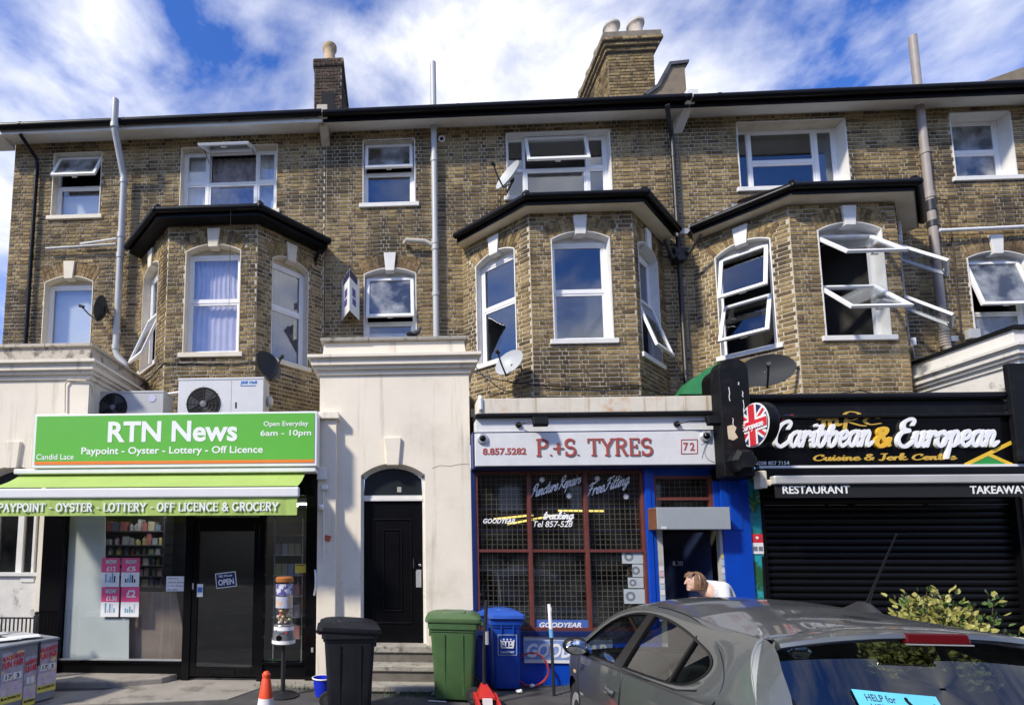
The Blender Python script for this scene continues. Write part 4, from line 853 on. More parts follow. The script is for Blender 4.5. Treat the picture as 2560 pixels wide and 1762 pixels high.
# awning: cassette, fabric in panels, front bar, valance with lettering
AW = thing('awning', 'lime green shop awning with white lettering on its valance', 'awning', (-3.3, 7.0, 2.27))
m = MB(); m.box(-5.42, -1.12, 7.02, 7.22, 2.90, 2.968); m.build('cassette', 'white_upvc', AW, bevel=.012)
xs = [-5.38, -4.55, -3.55, -2.55, -1.6, -1.28]
for a, b in zip(xs, xs[1:]):
    m = MB(); n = 6; sag = lambda t: -.03 * math.sin(math.pi * t)
    m.rings([[(a + .001, 7.16 - .58 * t / n, 2.925 - .27 * t / n + sag(t / n)), (b - .001, 7.16 - .58 * t / n, 2.925 - .27 * t / n + sag(t / n)), (b - .001, 7.16 - .58 * t / n, 2.921 - .27 * t / n + sag(t / n)), (a + .001, 7.16 - .58 * t / n, 2.921 - .27 * t / n + sag(t / n))] for t in range(n + 1)])
    m.build('fabric_panel', 'awning_green', AW)
m = MB(); m.box(-5.45, -1.255, 6.53, 6.61, 2.505, 2.635); m.build('front_bar', mat('bar_white', (.76, .77, .78), .4, var=.03), AW, bevel=.02, seg=3)
va = MB(); n = 60; rs = []
for i in range(n + 1):
    x = -5.44 + (4.16) * i / n; wv = .006 * math.sin(i * .9) + .004 * math.sin(i * 2.3)
    rs.append([(x, 6.56 + wv * .2, 2.51), (x, 6.555 + wv, 2.275), (x, 6.560 + wv, 2.275), (x, 6.565 + wv * .2, 2.51)])
va.rings(rs); va.build('valance', 'awning_green', AW)
xv, zv = A(-6, 1271, 6.54); x2 = AX(697, 1275, 6.54); slab('PAYPOINT - OYSTER - LOTTERY - OFF LICENCE & GROCERY', AW, 'text_white', xv, 2.335, 6.545, x2 - xv, .10, wd=.19)
for x in (-1.40, -5.2):
    m = MB(); m.tube([(x, 7.2, 2.86), (x + .02, 6.9, 2.62), (x, 6.6, 2.52)], .018, 8); m.build('folding_arm', 'white_upvc', AW, smooth=True)

# ---------------------------------------------------------------- tyre shop
mat('blue_paint', (0.002, 0.055, 0.42), 0.32, var=0.1, c2=(0.003, 0.035, 0.24), c2scale=3, c2lo=.6, c2hi=.8)
mat('blue_dark', (0.008, 0.02, 0.11), 0.4, var=0.15)
mat('maroon', (0.13, 0.035, 0.028), 0.5, var=0.2); mat('board_white', (0.66, 0.67, 0.68), 0.6, var=0.06, c2=(.42, .4, .38), c2scale=5, c2lo=.66, c2hi=.8)
mat('parapet_stained', (0.68, 0.63, 0.53), 0.7, var=0.1, c2=(0.50, 0.27, 0.10), c2scale=3.0, c2lo=.50, c2hi=.72, streak=((.42, .33, .22), 7, .52, .66))
mat('rust', (0.16, 0.06, 0.025), 0.8, var=0.3); mat('shutter_grey', (0.30, 0.33, 0.35), 0.5, var=0.06)
mat('letter_red', (0.36, 0.07, 0.06), 0.6, var=0.15); mat('letter_grey', (0.17, 0.18, 0.2), 0.6, var=0.1)
T_ = thing('shopfront', 'blue and maroon tyre shop front with wire mesh behind its panes', 'shopfront', (2.75, 7.4, 0))
for x, w_ in ((1.10, .035), (1.825, .05), (2.605, .05), (3.385, .04)): f = MB(); f.box(x, x + w_, 7.37, 7.46, .73, 2.94); f.build('mullion', 'maroon', T_, bevel=.004)
for z, h_ in ((2.905, .035), (1.80, .04), (.73, .045)):
    for a, b in ((1.135, 1.825), (1.875, 2.605), (2.655, 3.385)): f = MB(); f.box(a, b, 7.378, 7.455, z, z + h_); f.build('transom', 'maroon', T_, bevel=.003)
for a, b in ((1.135, 1.825), (1.875, 2.605), (2.655, 3.385)):
    for z0, z1 in ((.775, 1.80), (1.84, 2.905)):
        m = MB(); m.box(a, b, 7.415, 7.421, z0, z1); m.build('pane', 'dirty_glass', T_)
    for z in (2.42, 2.09):
        m = MB(); m.box(a, b, 7.482, 7.52, z, z + .025); m.build('shelf_edge', 'blue_dark', T_)
g = MB(); x = 1.12
while x < 3.42: g.box(x, x + .0075, 7.468, 7.474, .74, 2.93); x += .0715
z = .76
while z < 2.93: g.box(1.12, 3.42, 7.475, 7.480, z, z + .0075); z += .0715
stuff(g.build('wire_mesh', mat('mesh_wire', (.24, .225, .19), .6), T_))
m = MB(); m.box(1.06, 3.56, 7.40, 7.5, -.05, .66); m.build('stall_riser', 'blue_paint', T_)
m = MB(); m.box(1.08, 3.44, 7.33, 7.45, .66, .73); m.build('sill', 'blue_dark', T_, bevel=.006)
m = MB(); m.box(1.04, 1.10, 7.36, 7.46, -.05, 2.95); m.build('frame', 'blue_dark', T_)
m = MB(); m.box(3.425, 3.56, 7.35, 7.46, -.05, 2.95); m.box(3.425, 3.50, 7.33, 7.35, -.05, 2.95); m.build('frame', 'blue_paint', T_, bevel=.006)
m = MB(); m.box(3.56, 4.44, 7.40, 7.46, 2.86, 2.95); m.build('frame', 'blue_paint', T_)
m = MB(); m.box(4.36, 4.44, 7.37, 7.46, 2.10, 2.86); m.box(4.44, 4.815, 7.34, 7.5, -.05, 3.0); m.box(4.55, 4.70, 7.325, 7.34, 2.1, 3.0); m.build('blue_pier', 'blue_paint', T_, bevel=.008)
m = MB(); m.box(1.04, 4.82, 7.30, 7.46, 2.95, 2.985); m.build('head_beam', 'blue_dark', T_)
f = MB(); f.box(3.56, 3.60, 7.38, 7.45, 2.40, 2.86); f.box(4.31, 4.36, 7.38, 7.45, 2.40, 2.86); f.box(3.60, 4.31, 7.385, 7.445, 2.82, 2.86); f.box(3.60, 4.31, 7.385, 7.445, 2.52, 2.56); f.build('fanlight_frame', 'maroon', T_)
m = MB(); m.box(3.60, 4.31, 7.41, 7.416, 2.4, 2.82); m.build('fanlight_pane', 'dirty_glass', T_)
g = MB(); x = 3.6
while x < 4.31: g.box(x, x + .004, 7.45, 7.455, 2.4, 2.82); x += .0715
z = 2.42
while z < 2.82: g.box(3.6, 4.31, 7.456, 7.460, z, z + .004); z += .0715
stuff(g.build('wire_mesh', 'mesh_wire', T_))
for x0, x1 in ((3.56, 3.64), (4.40, 4.44)):
    m = MB(); m.box(x0, x1, 7.36, 7.44, -.05, 2.12); m.build('shutter_guide', mat('guide_grey', (.42, .41, .39), .5, var=.2), T_)
rr_ = random.Random(4)
for x0, x1, zs in ((3.575, 3.632, [1.55, 1.47, 1.38, 1.30, 1.22, 1.14]), (4.403, 4.438, [1.72, 1.62, 1.52, 1.43, 1.34, 1.25, 1.16, 1.06, .96])):
    for z in zs:
        m = MB(); m.box(x0, x1, 7.352, 7.359, z, z + rr_.uniform(.055, .08)); m.build('sticker', rr_.choice([mat('st_white', (.6, .6, .6), .5), mat('st_yel', (.6, .5, .2), .5), mat('st_blue', (.35, .45, .55), .5), mat('st_pink', (.55, .4, .42), .5)]), T_)
# dark workshop behind
I2 = MB(); X0, X1, Y0, Y1, Z1 = 1.1, 4.5, 7.52, 9.45, 3.0
I2.face([(X0, Y0, 0.02), (X1, Y0, 0.02), (X1, Y1, 0.02), (X0, Y1, 0.02)]); I2.face([(X0, Y1, 0), (X1, Y1, 0), (X1, Y1, Z1), (X0, Y1, Z1)]); I2.face([(X0, Y0, 0), (X0, Y1, 0), (X0, Y1, Z1), (X0, Y0, Z1)]); I2.face([(X1, Y0, 0), (X1, Y1, 0), (X1, Y1, Z1), (X1, Y0, Z1)]); I2.face([(X0, Y0, 2.95), (X1, Y0, 2.95), (X1, Y1, 2.95), (X0, Y1, 2.95)])
I2.build('interior', 'room_dark', T_)
dm = MB(lambda x, y, z: (4.36 - .35 * x - .0 * y, 7.5 + .75 * x + y, z)); dm.box(0, 1.0, 0, .04, .02, 2.08); dd = dm.build('open_door', mat('door_navy', (.012, .02, .06), .4), T_)
# roofline: stained beam, gutter, white board
m = flat_roof(1.06, 4.42, 3.86); m.build('flat_roof', 'felt', T_)
m = MB(); m.box(1.12, 4.40, 7.15, 7.42, 3.715, 3.93); m.build('parapet_beam', 'parapet_stained', T_, bevel=.01)
m = MB(); m.box(1.08, 4.42, 7.08, 7.4, 3.655, 3.70); m.build('gutter', 'black_matt', T_, bevel=.01)
m = MB(); m.box(1.10, 4.40, 7.16, 7.40, 3.46, 3.65); m.build('white_board', 'board_white', T_)
m = MB(); m.box(1.05, 4.36, 7.17, 7.42, 2.955, 3.46); m.build('blue_surround', 'blue_dark', T_)
m = MB(); m.tube([(1.16, 7.2, 3.72), (1.16, 7.14, 3.78), (1.16, 7.14, 3.92), (1.16, 7.2, 3.97)], .03, 8); m.build('overflow_pipe', 'board_white', T_, smooth=True)
PS = thing('shop_sign', 'white painted board sign of P.+S. Tyres with red serif letters', 'sign', (2.68, 7.1, 2.97))
m = MB(); m.box(1.07, 4.285, 7.10, 7.165, 2.975, 3.43); m.build('board', 'board_white', PS, bevel=.005)
xa, za = A(1341, 1139, 7.1); xb = AX(1632, 1139, 7.1); hh_ = AZ(1341, 1099, 7.1) - za
slab('P.+S. TYRES', PS, 'letter_grey', xa + .012, za - .008, 7.099, xb - xa, hh_, wd=.18, ext=.003); slab('P.+S. TYRES', PS, 'letter_red', xa, za, 7.096, xb - xa, hh_, wd=.135, ext=.003)
sgn('8·857·5282'.replace('·', '.'), 1207, 1316, 1137, 1120, .03, 7.099, PS, 'letter_red'); sgn('7', 1709, 1721, 1126, 1106, .02, 7.099, PS, 'letter_red'); sgn('2', 1725, 1737, 1126, 1106, .02, 7.099, PS, 'letter_red')
m = MB(); q = [A(x, y, 7.1) for x, y in ((1703, 1134), (1743, 1133), (1743, 1098), (1703, 1099))]
for a, b in zip(q, q[1:] + q[:1]): m.bar((a[0], 7.098, a[1]), (b[0], 7.098, b[1]), .008, .008)
m.build('number_border', 'letter_red', PS)
m = MB(); stroke(m, [(0, .0), (.09, .03), (.05, -.02), (.0, -.18)], .006, .002, lambda a, b, e: (4.08 + a, 7.099 - e, 3.24 + b)); stroke(m, [(.14, .05), (.08, -.1), (.12, -.2), (.2, -.24)], .006, .002, lambda a, b, e: (4.04 + a, 7.099 - e, 3.24 + b)); m.build('scribble', 'letter_grey', PS)
for px_, py_ in ((1206, 1097), (1763, 1091)):
    x, z = A(px_, py_, 7.1); L_ = thing('bulkhead_lamp', 'round bulkhead lamp on the %s end of the tyre shop sign' % ('telephone number' if px_ < 1500 else 'street number'), 'lamp', (x, 7.1, z))
    m = MB(); m.lathe([(.075, 0), (.075, .02), (.06, .035), (.05, .035)], (x, 7.1, z), 20, 'Y'); m.build('rim', 'alu', L_, smooth=True)
    m = MB(); m.ball((x, 7.07, z), (.045, .04, .045)); m.build('lens', 'black_gloss', L_, smooth=True)
# shutter box over the open door
SB = thing('roller_shutter', 'grey steel roller shutter housing with rusty end over the tyre shop door', 'shutter', (3.92, 7.25, 2.1))
m = MB(); m.box(3.452, 4.40, 7.10, 7.36, 2.105, 2.40); m.build('housing', 'shutter_grey', SB, bevel=.006)
m = MB(); m.box(3.444, 3.451, 7.11, 7.37, 2.11, 2.395); m.build('end_plate', 'rust', SB)
m = MB(); m.box(3.50, 3.57, 7.094, 7.099, 2.11, 2.145); m.build('sticker', 'st_white', SB)

# ---------------------------------------------------------------- restaurant
mat('gold', (0.62, 0.40, 0.06), 0.4, var=0.05); mat('letter_bright', (0.85, 0.86, 0.88), 0.3, var=0.02); mat('amp_yellow', (0.80, 0.47, 0.04), 0.35, var=0.03)
mat('flag_green', (0.03, 0.30, 0.06), 0.4); mat('flag_yellow', (0.80, 0.52, 0.04), 0.4); mat('flag_red', (0.62, 0.03, 0.045), 0.4); mat('flag_navy', (0.02, 0.025, 0.10), 0.4); mat('flag_white', (.8, .8, .8), .4)
C_ = thing('shopfront', 'black restaurant front behind a closed roller shutter', 'shopfront', (6.6, 7.4, 0))
m = MB(); m.box(4.985, 5.045, 7.40, 7.6, -.05, 2.95); m.box(8.32, 8.40, 7.40, 7.6, -.05, 2.95); m.box(5.045, 8.32, 7.44, 7.6, 2.62, 2.95); m.build('shutter_frame', 'black_paint', C_)
z = -.04; i = 0
prof = [(7.50, 0), (7.478, .018), (7.472, .045), (7.478, .072), (7.498, .086)]
sm = MB(); sm.rings([[(0, y, z_), (3.27, y, z_), (3.27, y + .008, z_), (0, y + .008, z_)] for y, z_ in prof])
sme = bpy.data.meshes.new('slat'); sme.from_pydata(sm.v, [], sm.f); sme.materials.append(mat('shutter_black', (.0035, .0035, .004), .4, var=.2, spec=.22)); 
while z < 2.62:
    o = bpy.data.objects.new('slat', sme); COL.objects.link(o); o.parent = C_; o.matrix_parent_inverse = Matrix.Translation(-WORLD_OF[C_.name]); o.location = (5.046, R.uniform(-.002, .002), z); z += .0925
m = MB(); m.box(5.0, 8.35, 7.52, 7.54, -.05, 2.9); m.build('backing', 'black_matt', C_)
m = MB(); m.box(4.82, 4.985, 7.385, 7.5, -.05, 2.95); mu_ = m.build('mural_pilaster', mat('mural_teal', (.02, .30, .36), .5, var=.25, scale=3, c2=(.02, .10, .03), c2scale=2, c2lo=.45, c2hi=.55), C_)
rr_ = random.Random(9)
for i in range(16):
    lf = MB(); a = rr_.uniform(-1.1, 1.1); ln = rr_.uniform(.12, .3); x, z = 4.905, 2.38 + rr_.uniform(-.05, .12)
    stroke(lf, [(0, 0), (math.sin(a) * ln * .45, math.cos(a) * ln * .7), (max(-.075, min(.072, math.sin(a) * ln)), ln * .75 * math.cos(a))], .02, .003, lambda p, q, e, x=x, z=z: (x + p, 7.384 - e, z + q)); lf.build('painted_frond', mat('frond%d' % (i % 3), [(.03, .13, .035), (.06, .22, .06), (.20, .36, .14)][i % 3], .5), mu_)
m = MB(); m.prism([(4.93, .0), (4.983, .0), (4.983, 1.75), (4.955, 1.75)], 7.379, 7.384); m.build('painted_trunk', 'black_matt', mu_)
S3 = thing('safety_notice', 'small red and white notice stuck on the palm mural pilaster', 'notice', (4.91, 7.38, 1.85))
m = MB(); m.box(4.835, 4.98, 7.372, 7.378, 1.93, 2.05); m.build('red_panel', 'flag_red', S3)
m = MB(); m.box(4.835, 4.98, 7.372, 7.378, 1.78, 1.93); m.build('white_panel', 'flag_white', S3)
m = MB(); m.lathe([(.022, 0), (.022, .002)], (4.905, 7.372, 2.0), 5, 'Y'); m.build('emblem', 'flag_white', S3)
m = MB(); m.box(4.845, 4.90, 7.369, 7.3715, 1.82, 1.88); m.box(4.915, 4.97, 7.369, 7.3715, 1.82, 1.88); m.build('pictogram', 'letter_grey', S3)
m = flat_roof(4.9, 8.5, 3.88); m.build('flat_roof', 'felt', C_)
m = MB(); m.box(4.70, 8.12, 7.22, 7.42, 3.62, 3.86); m.build('upper_fascia', 'black_matt', C_, bevel=.006)
m = MB(); m.tube([(4.72, 7.2, 3.90), (8.12, 7.2, 3.885)], .055, 10); m.build('gutter', 'black_paint', C_, smooth=True)
m = MB(); m.box(4.70, 8.4, 7.30, 7.42, 3.86, 3.96); m.build('roof_edge', 'render_dirty_white', C_, bevel=.01)
m = MB(); m.box(4.66, 8.32, 7.13, 7.24, 3.60, 3.64); m.build('trough_light', 'black_matt', C_, bevel=.01)
CS = thing('shop_sign', 'glossy black sign with raised white script Caribbean & European', 'sign', (6.6, 7.2, 2.93))
m = MB(); m.box(4.82, 8.28, 7.19, 7.3, 2.96, 3.60); m.build('board', 'black_gloss', CS)
m = MB(); m.box(4.86, 8.30, 7.165, 7.25, 2.925, 2.958); m.build('edge_trim', 'sign_white', CS)
def scr(s, x0, x1, yb, yx, m, Y=7.188, par=CS, **k):
    a, z = A(x0, yb, Y); b = AX(x1, yb, Y); xh = AZ(x0, yx, Y) - z; return script(s, par, m, a, z, Y, b - a, xh, **k)
scr('Caribbean', 1925, 2172, 1117, 1081, 'letter_bright', wd=.25, ext=.045, shear=.22); scr('&', 2180, 2222, 1117, 1092, 'amp_yellow', wd=.36, ext=.045, shear=.1)
scr('European', 2232, 2484, 1117, 1081, 'letter_bright', wd=.25, ext=.045, shear=.22)
a_, z_ = A(2047, 1066, 7.188); tfm = lambda p, q, e: (a_ + p * .66, 7.188 - e, z_ + q * .17)
for st in ([(.0, .55), (.08, .6), (.1, .0)], [(.1, .4), (.2, .65), (.22, .0)], [(.22, .4), (.34, .65), (.36, .05), (.44, .2)], [(.56, .9), (.50, -.2)], [(.46, .75), (.6, 1.15), (.8, 1.0), (.72, .55), (.54, .45), (.76, .1), (.9, .0)], [(1.18, .62), (1.02, .72), (.9, .42), (1.0, .12), (1.2, .2)]): gl = MB(); stroke(gl, st, .075, .004, tfm); gl.build('letter_stroke', 'gold', CS)
scr('Cuisine & Jerk Centre'.replace('J', 'J'), 2031, 2388, 1151, 1143, 'gold', wd=.3, shear=.15)
sgn('0208 857 7154', 1889, 1973, 1162, 1153, .01, 7.188, CS)
m = MB(); t = [A(x, y, 7.187) for x, y in ((2425, 1160), (2468, 1131), (2512, 1160))]; m.prism(t, 7.180, 7.187); m.build('flag_panel', 'flag_green', CS)
m = MB()
for (p, q) in (((2412, 1162), (2527, 1106)), ((2466, 1134), (2530, 1162))):
    a, b = A(*p, 7.185), A(*q, 7.185); m.bar((a[0], 7.180, a[1]), (b[0], 7.180 if p[0] < 2430 else 7.183, b[1]), .008, .045, up=(0, 0, 1))
m.build('flag_saltire', 'flag_yellow', CS)
m = MB(); t = [A(x, y, 7.187) for x, y in ((1952, 1052), (1960, 1036), (1982, 1036), (1962, 1050))]; m.prism(t, 7.18, 7.187); m.build('flag_panel', 'flag_navy', CS)
m = MB(); t = [A(x, y, 7.18) for x, y in ((1955, 1053), (1984, 1036), (1978, 1036), (1952, 1050))]; m.prism(t, 7.172, 7.179); m.build('flag_saltire', 'flag_red', CS)
A2 = thing('awning', 'folded black awning with silver front bar reading RESTAURANT and TAKEAWAY', 'awning', (6.6, 6.95, 2.5))
m = MB(); m.box(4.83, 8.6, 6.86, 6.96, 2.672, 2.785); m.build('front_bar', mat('bar_silver', (.55, .54, .52), .35, metal=.3, var=.08, scale=3), A2, bevel=.02, seg=3)
m = MB(); m.box(4.86, 8.6, 6.90, 6.915, 2.50, 2.672); m.build('valance', mat('valance_black', (.006, .006, .008), .8), A2)
m = MB(); m.box(4.80, 8.6, 6.97, 7.18, 2.74, 2.90); m.build('cassette', 'black_paint', A2, bevel=.02)
m = MB(); m.box(4.70, 4.79, 6.93, 7.06, 2.63, 2.86); m.box(4.78, 4.84, 6.93, 6.99, 2.66, 2.74); m.build('end_bracket', 'cream_paint', A2, bevel=.012)
sgn('RESTAURANT', 1957, 2125, 1234, 1214, .016, 6.899, A2); sgn('TAKEAWAY', 2426, 2572, 1234, 1214, .016, 6.899, A2)
# black console, hexagonal lantern, round projecting sign, black post
K = thing('shop_console', 'tall black rounded console with peeling paint between the tyre shop and restaurant', 'console', (4.44, 7.2, 2.75))
top = lambda x0, x1, z1: [(x0, 2.78), (x1, 2.78), (x1, z1 - .17)] + [((x0 + x1) / 2 + (x1 - x0) / 2 * math.cos(rad(t)), z1 - .17 + .17 * math.sin(rad(t))) for t in range(10, 171, 16)] + [(x0, z1 - .17)]
m = MB(); m.prism(top(4.245, 4.625, 4.36), 6.90, 7.1); m.build('front_block', 'black_matt', K, bevel=.012)
m = MB(); m.prism(top(4.36, 4.72, 4.36), 7.102, 7.5); m.build('rear_block', 'black_paint', K, bevel=.012)
rr_ = random.Random(3)
for px_, y0, y1 in ((1822, 968, 1002), (1856, 978, 992), (1846, 955, 962), (1858, 1000, 1038), (1832, 1045, 1060)):
    a, b = A(px_, y0, 6.895), A(px_ + 2, y1, 6.895); c = MB(); stroke(c, [(0, 0), (.006, (b[1] - a[1]) * .4), (-.003, (b[1] - a[1]) * .7), (.004, b[1] - a[1])], .007, .002, lambda p, q, e: (a[0] + p, 6.8985 - e, a[1] + q)); c.build('paint_chip', 'flag_white', K)
a = A(1820, 1082, 6.9); c = MB(); c.prism([(a[0] + x, a[1] + z) for x, z in ((-.005, .09), (.07, .11), (.11, .07), (.085, .01), (.12, -.06), (.06, -.10), (0, -.08), (-.005, 0))], 6.896, 6.8995); c.build('bare_patch', mat('bare_plaster', (.55, .49, .36), .9), K)
H_ = thing('lantern', 'black hexagonal lamp housing under the round flag sign', 'lamp', (4.55, 6.8, 2.78))
x, z = A(1862, 1150, 6.75); m = MB(); m.lathe([(.10, -.10), (.16, -.06), (.16, .05), (.11, .10)], (x, 6.80, z), 6, 'Y'); m.build('housing', 'black_matt', H_)
m = MB(); m.box(x - .05, x + .05, 6.82, 6.90, z - .05, z + .05); m.build('bracket', 'black_matt', H_)
RS = thing('projecting_sign', 'round projecting sign with a union flag face and black rim', 'sign', (4.66, 6.75, 3.12))
RC = Vector((4.60, 6.74, 3.415)); RR = .285
m = MB(); m.lathe([(RR, -.06), (RR + .004, -.05), (RR + .004, .05), (RR, .06)], tuple(RC), 40, 'X'); m.build('rim', 'black_paint', RS, smooth=True)
def disc_strip(ang, hw, r):
    t0 = math.asin(min(1, hw / r)); pts = [(r * math.cos(t), r * math.sin(t)) for t in [(-t0 + 2 * t0 * i / 6) for i in range(7)]] + [(r * math.cos(t), r * math.sin(t)) for t in [(math.pi - t0 + 2 * t0 * i / 6) for i in range(7)]]
    c, s = math.cos(ang), math.sin(ang); return [(x * c - y * s, x * s + y * c) for x, y in pts]
def face_poly(pts, x, mname, nm): q = MB(); q.rings([[(x, RC.y + p, RC.z + z_) for p, z_ in pts], [(x + .003, RC.y + p, RC.z + z_) for p, z_ in pts]]); q.build(nm, mname, RS)
circ = [(RR * .99 * math.cos(rad(t)), RR * .99 * math.sin(rad(t))) for t in range(0, 360, 8)]
face_poly(circ, RC.x - .064, 'flag_white', 'face'); c2 = [(x * .93, z_ * .93) for x, z_ in circ]; face_poly(c2, RC.x - .068, 'flag_navy', 'face_field')
for a in (38, -38): face_poly(disc_strip(rad(a), .055, RR * .93), RC.x - .072 - (.0005 if a < 0 else 0), 'flag_white', 'flag_saltire'); face_poly(disc_strip(rad(a), .02, RR * .93), RC.x - .0765 - (.0005 if a < 0 else 0), 'flag_red', 'flag_saltire')
for a in (0, 90): face_poly(disc_strip(rad(a), .085, RR * .93), RC.x - .081 - (.0005 if a else 0), 'flag_white', 'flag_cross'); face_poly(disc_strip(rad(a), .055, RR * .93), RC.x - .085 - (.0005 if a else 0), 'flag_red', 'flag_cross')
kx_ = .42 / sum(SCR[c][0] for c in 'European'); X = 0
for c in 'European':
    tm = MB()
    for st in SCR[c][1]: stroke(tm, [(X + p, q) for p, q in st], .24, .004, lambda p, q, e: (RC.x - .089 - e, RC.y + .21 - (p * kx_ + q * .012), RC.z - .045 + q * .045 + .0))
    X += SCR[c][0]; tm.build('letter', 'letter_bright', RS)
m = MB(); m.bar((RC.x, 7.0, RC.z + .2), (RC.x, RC.y + .22, RC.z + .2), .03); m.bar((RC.x, 7.0, RC.z - .2), (RC.x, RC.y + .22, RC.z - .2), .03); m.build('bracket', 'black_paint', RS)
m = MB(); m.box(8.10, 8.33, 7.11, 7.18, 2.98, 4.30); tag(m.build('shop_console', 'black_matt', bevel=.01), 'plain square black console at the porch end of the restaurant sign', 'console')
m = MB(); m.box(8.42, 8.56, 7.36, 7.5, -.05, 2.95); tag(m.build('shop_pilaster', 'white_paint', bevel=.008), 'white pilaster past the closed roller shutter', 'pilaster')

zw = AZ(2200, 1262, 7.47)
for a, b in ((5.08, 5.9), (5.95, 6.2), (6.3, 7.2), (7.26, 8.29)): m = MB(); m.box(a, b, 7.4635, 7.4665, zw, zw + .007); m.build('worn_edge', 'ac_grey' if False else mat('worn_grey', (.30, .30, .30), .6), C_)
cr_ = [A(x, y, 7.4) for x, y in ((1080, 1170), (1100, 1163), (1125, 1165), (1150, 1160), (1172, 1159))]
m = MB()
for a, b in zip(cr_, cr_[1:]): m.bar((a[0], 7.399, a[1]), (b[0], 7.399, b[1]), .004, .005)
m.build('crack', mat('crack_grey', (.25, .22, .18), .9), PM_)
# ---------------------------------------------------------------- pipes on the walls
def pipe(name, label, m, pts, r, collars=(), cat='pipe'):
    P = thing(name, label, cat, pts[-1], 'pipes on the house fronts'); t = MB(); t.tube(pts, r, 14); t.build('pipe', m, P, smooth=True)
    for c in collars:
        q = MB(); d = Vector(c[1]) if len(c) > 1 and c[1] else Vector((0, 0, 1)); p = Vector(c[0]); q.tube([p - d * .045, p + d * .045], r * 1.18, 14); q.build('collar', c[2] if len(c) > 2 else m, P, smooth=True)
    return P
def W3(x, y, Y): a, z = A(x, y, Y); return (a, Y, z)
x0 = AX(78, 640, 9.42)
pipe('downpipe', 'black downpipe beside the left corner of the end house', 'black_paint', [W3(50, 335, 9.02), (x0, 9.4, 9.62), (x0, 9.42, 9.5), (x0, 9.42, 4.95)], .036, [((x0, 9.42, 9.3),), ((x0, 9.42, 7.6),), ((x0, 9.42, 6.0),)])
x0 = AX(300, 650, 9.34)
zt = AZ(289, 250, 8.93); za = AZ(286, 318, 8.93); zb = AZ(308, 440, 9.34); zc = AZ(289, 875, 9.34); xe = AX(315, 920, 9.34); ze = AZ(315, 920, 9.34)
pipe('soil_pipe', 'light grey soil pipe cranked around the eaves of the end house', 'grey_pipe', [(AX(289, 250, 8.93), 8.93, zt), (AX(286, 318, 8.93), 8.93, za), (AX(288, 335, 8.95), 8.96, za - .1), (x0 - .02, 9.32, zb + .08), (x0, 9.34, zb - .05), (x0, 9.34, zc), (x0 + .03, 9.34, zc - .1), (xe - .02, 9.34, ze + .08), (xe, 9.34, ze - .02), (xe, 9.34, 4.2)], .062,
     [((AX(286, 318, 8.93), 8.93, za + .02), None, 'grey_pipe'), ((x0, 9.34, zb - .12),), ((x0, 9.34, AZ(302, 590, 9.34)),), ((x0, 9.34, AZ(300, 640, 9.34)),), ((x0, 9.34, AZ(292, 830, 9.34)),), ((x0, 9.34, zc + .05),), ((xe, 9.34, ze - .08),)])
a = A(115, 622, 9.4); b = A(292, 612, 9.4); pipe('waste_pipe', 'grey waste pipe sloping across brick to the cranked soil pipe', 'grey_pipe', [(a[0], 9.4, a[1]), (b[0], 9.38, a[1] + .04)], .024)
a = A(200, 612, 9.4); pipe('waste_pipe', 'short thin white waste pipe above a longer grey one', 'white_paint', [(a[0], 9.41, a[1] + .02), (b[0], 9.38, a[1] + .09)], .02)
x0 = AX(786, 800, 9.4); pipe('downpipe', 'black downpipe between the lilac curtained bay and the folded agent board', 'black_paint', [W3(800, 622, 9.2), (x0, 9.38, 7.3), (x0, 9.42, 7.15), (x0, 9.42, 4.0)], .035, [((x0, 9.42, 6.4),), ((x0, 9.42, 5.4),)])
x0 = AX(1087, 550, 9.38); pipe('soil_pipe', 'straight grey soil pipe rising past the eaves of the middle house', 'grey_pipe', [(x0, 9.38, AZ(1084, 158, 9.38)), (x0, 9.38, 4.9)], .058, [((x0, 9.38, AZ(1085, 400, 9.38)),), ((x0, 9.38, AZ(1085, 605, 9.38)),), ((x0, 9.38, AZ(1085, 735, 9.38)),), ((x0, 9.38, AZ(1085, 620, 9.38)),)])
a = A(1015, 604, 9.4); pipe('waste_pipe', 'cream branch pipe elbowed into the straight grey soil pipe', mat('cream_pipe', (.5, .47, .4), .5), [(a[0] - .02, 9.45, a[1]), (a[0], 9.36, a[1]), (x0 - .2, 9.36, a[1] - .03), (x0 - .02, 9.38, a[1] - .12)], .045)
x0 = AX(1697, 640, 9.38); zh = AZ(1705, 635, 9.35)
H_ = pipe('downpipe', 'black downpipe with hopper between two bays', 'dark_iron', [W3(1668, 262, 9.0), (AX(1676, 300, 9.1), 9.15, 9.75), (x0, 9.38, 9.55), (x0, 9.38, 4.4), (x0 - .03, 9.3, 4.25), (x0 - .35, 8.0, 4.0)], .04, [((x0, 9.38, 9.2),), ((x0, 9.38, 8.2),), ((x0, 9.38, 6.0),), ((x0, 9.38, 5.0),)])
m = MB(); m.hexa([(x0 - .08, 9.26, zh - .16), (x0 + .08, 9.26, zh - .16), (x0 + .08, 9.46, zh - .16), (x0 - .08, 9.46, zh - .16), (x0 - .16, 9.22, zh + .06), (x0 + .16, 9.22, zh + .06), (x0 + .16, 9.47, zh + .06), (x0 - .16, 9.47, zh + .06)]); m.build('hopper', 'dark_iron', H_, bevel=.01)
for px_, py_ in ((1662, 600), (1752, 585)): m = MB(); q = W3(px_, py_, 9.0); m.tube([q, (q[0] + (x0 - q[0]) * .5, 9.2, q[2] - .22), (x0, 9.3, zh + .04)], .032, 10); m.build('branch', 'dark_iron', H_, smooth=True)
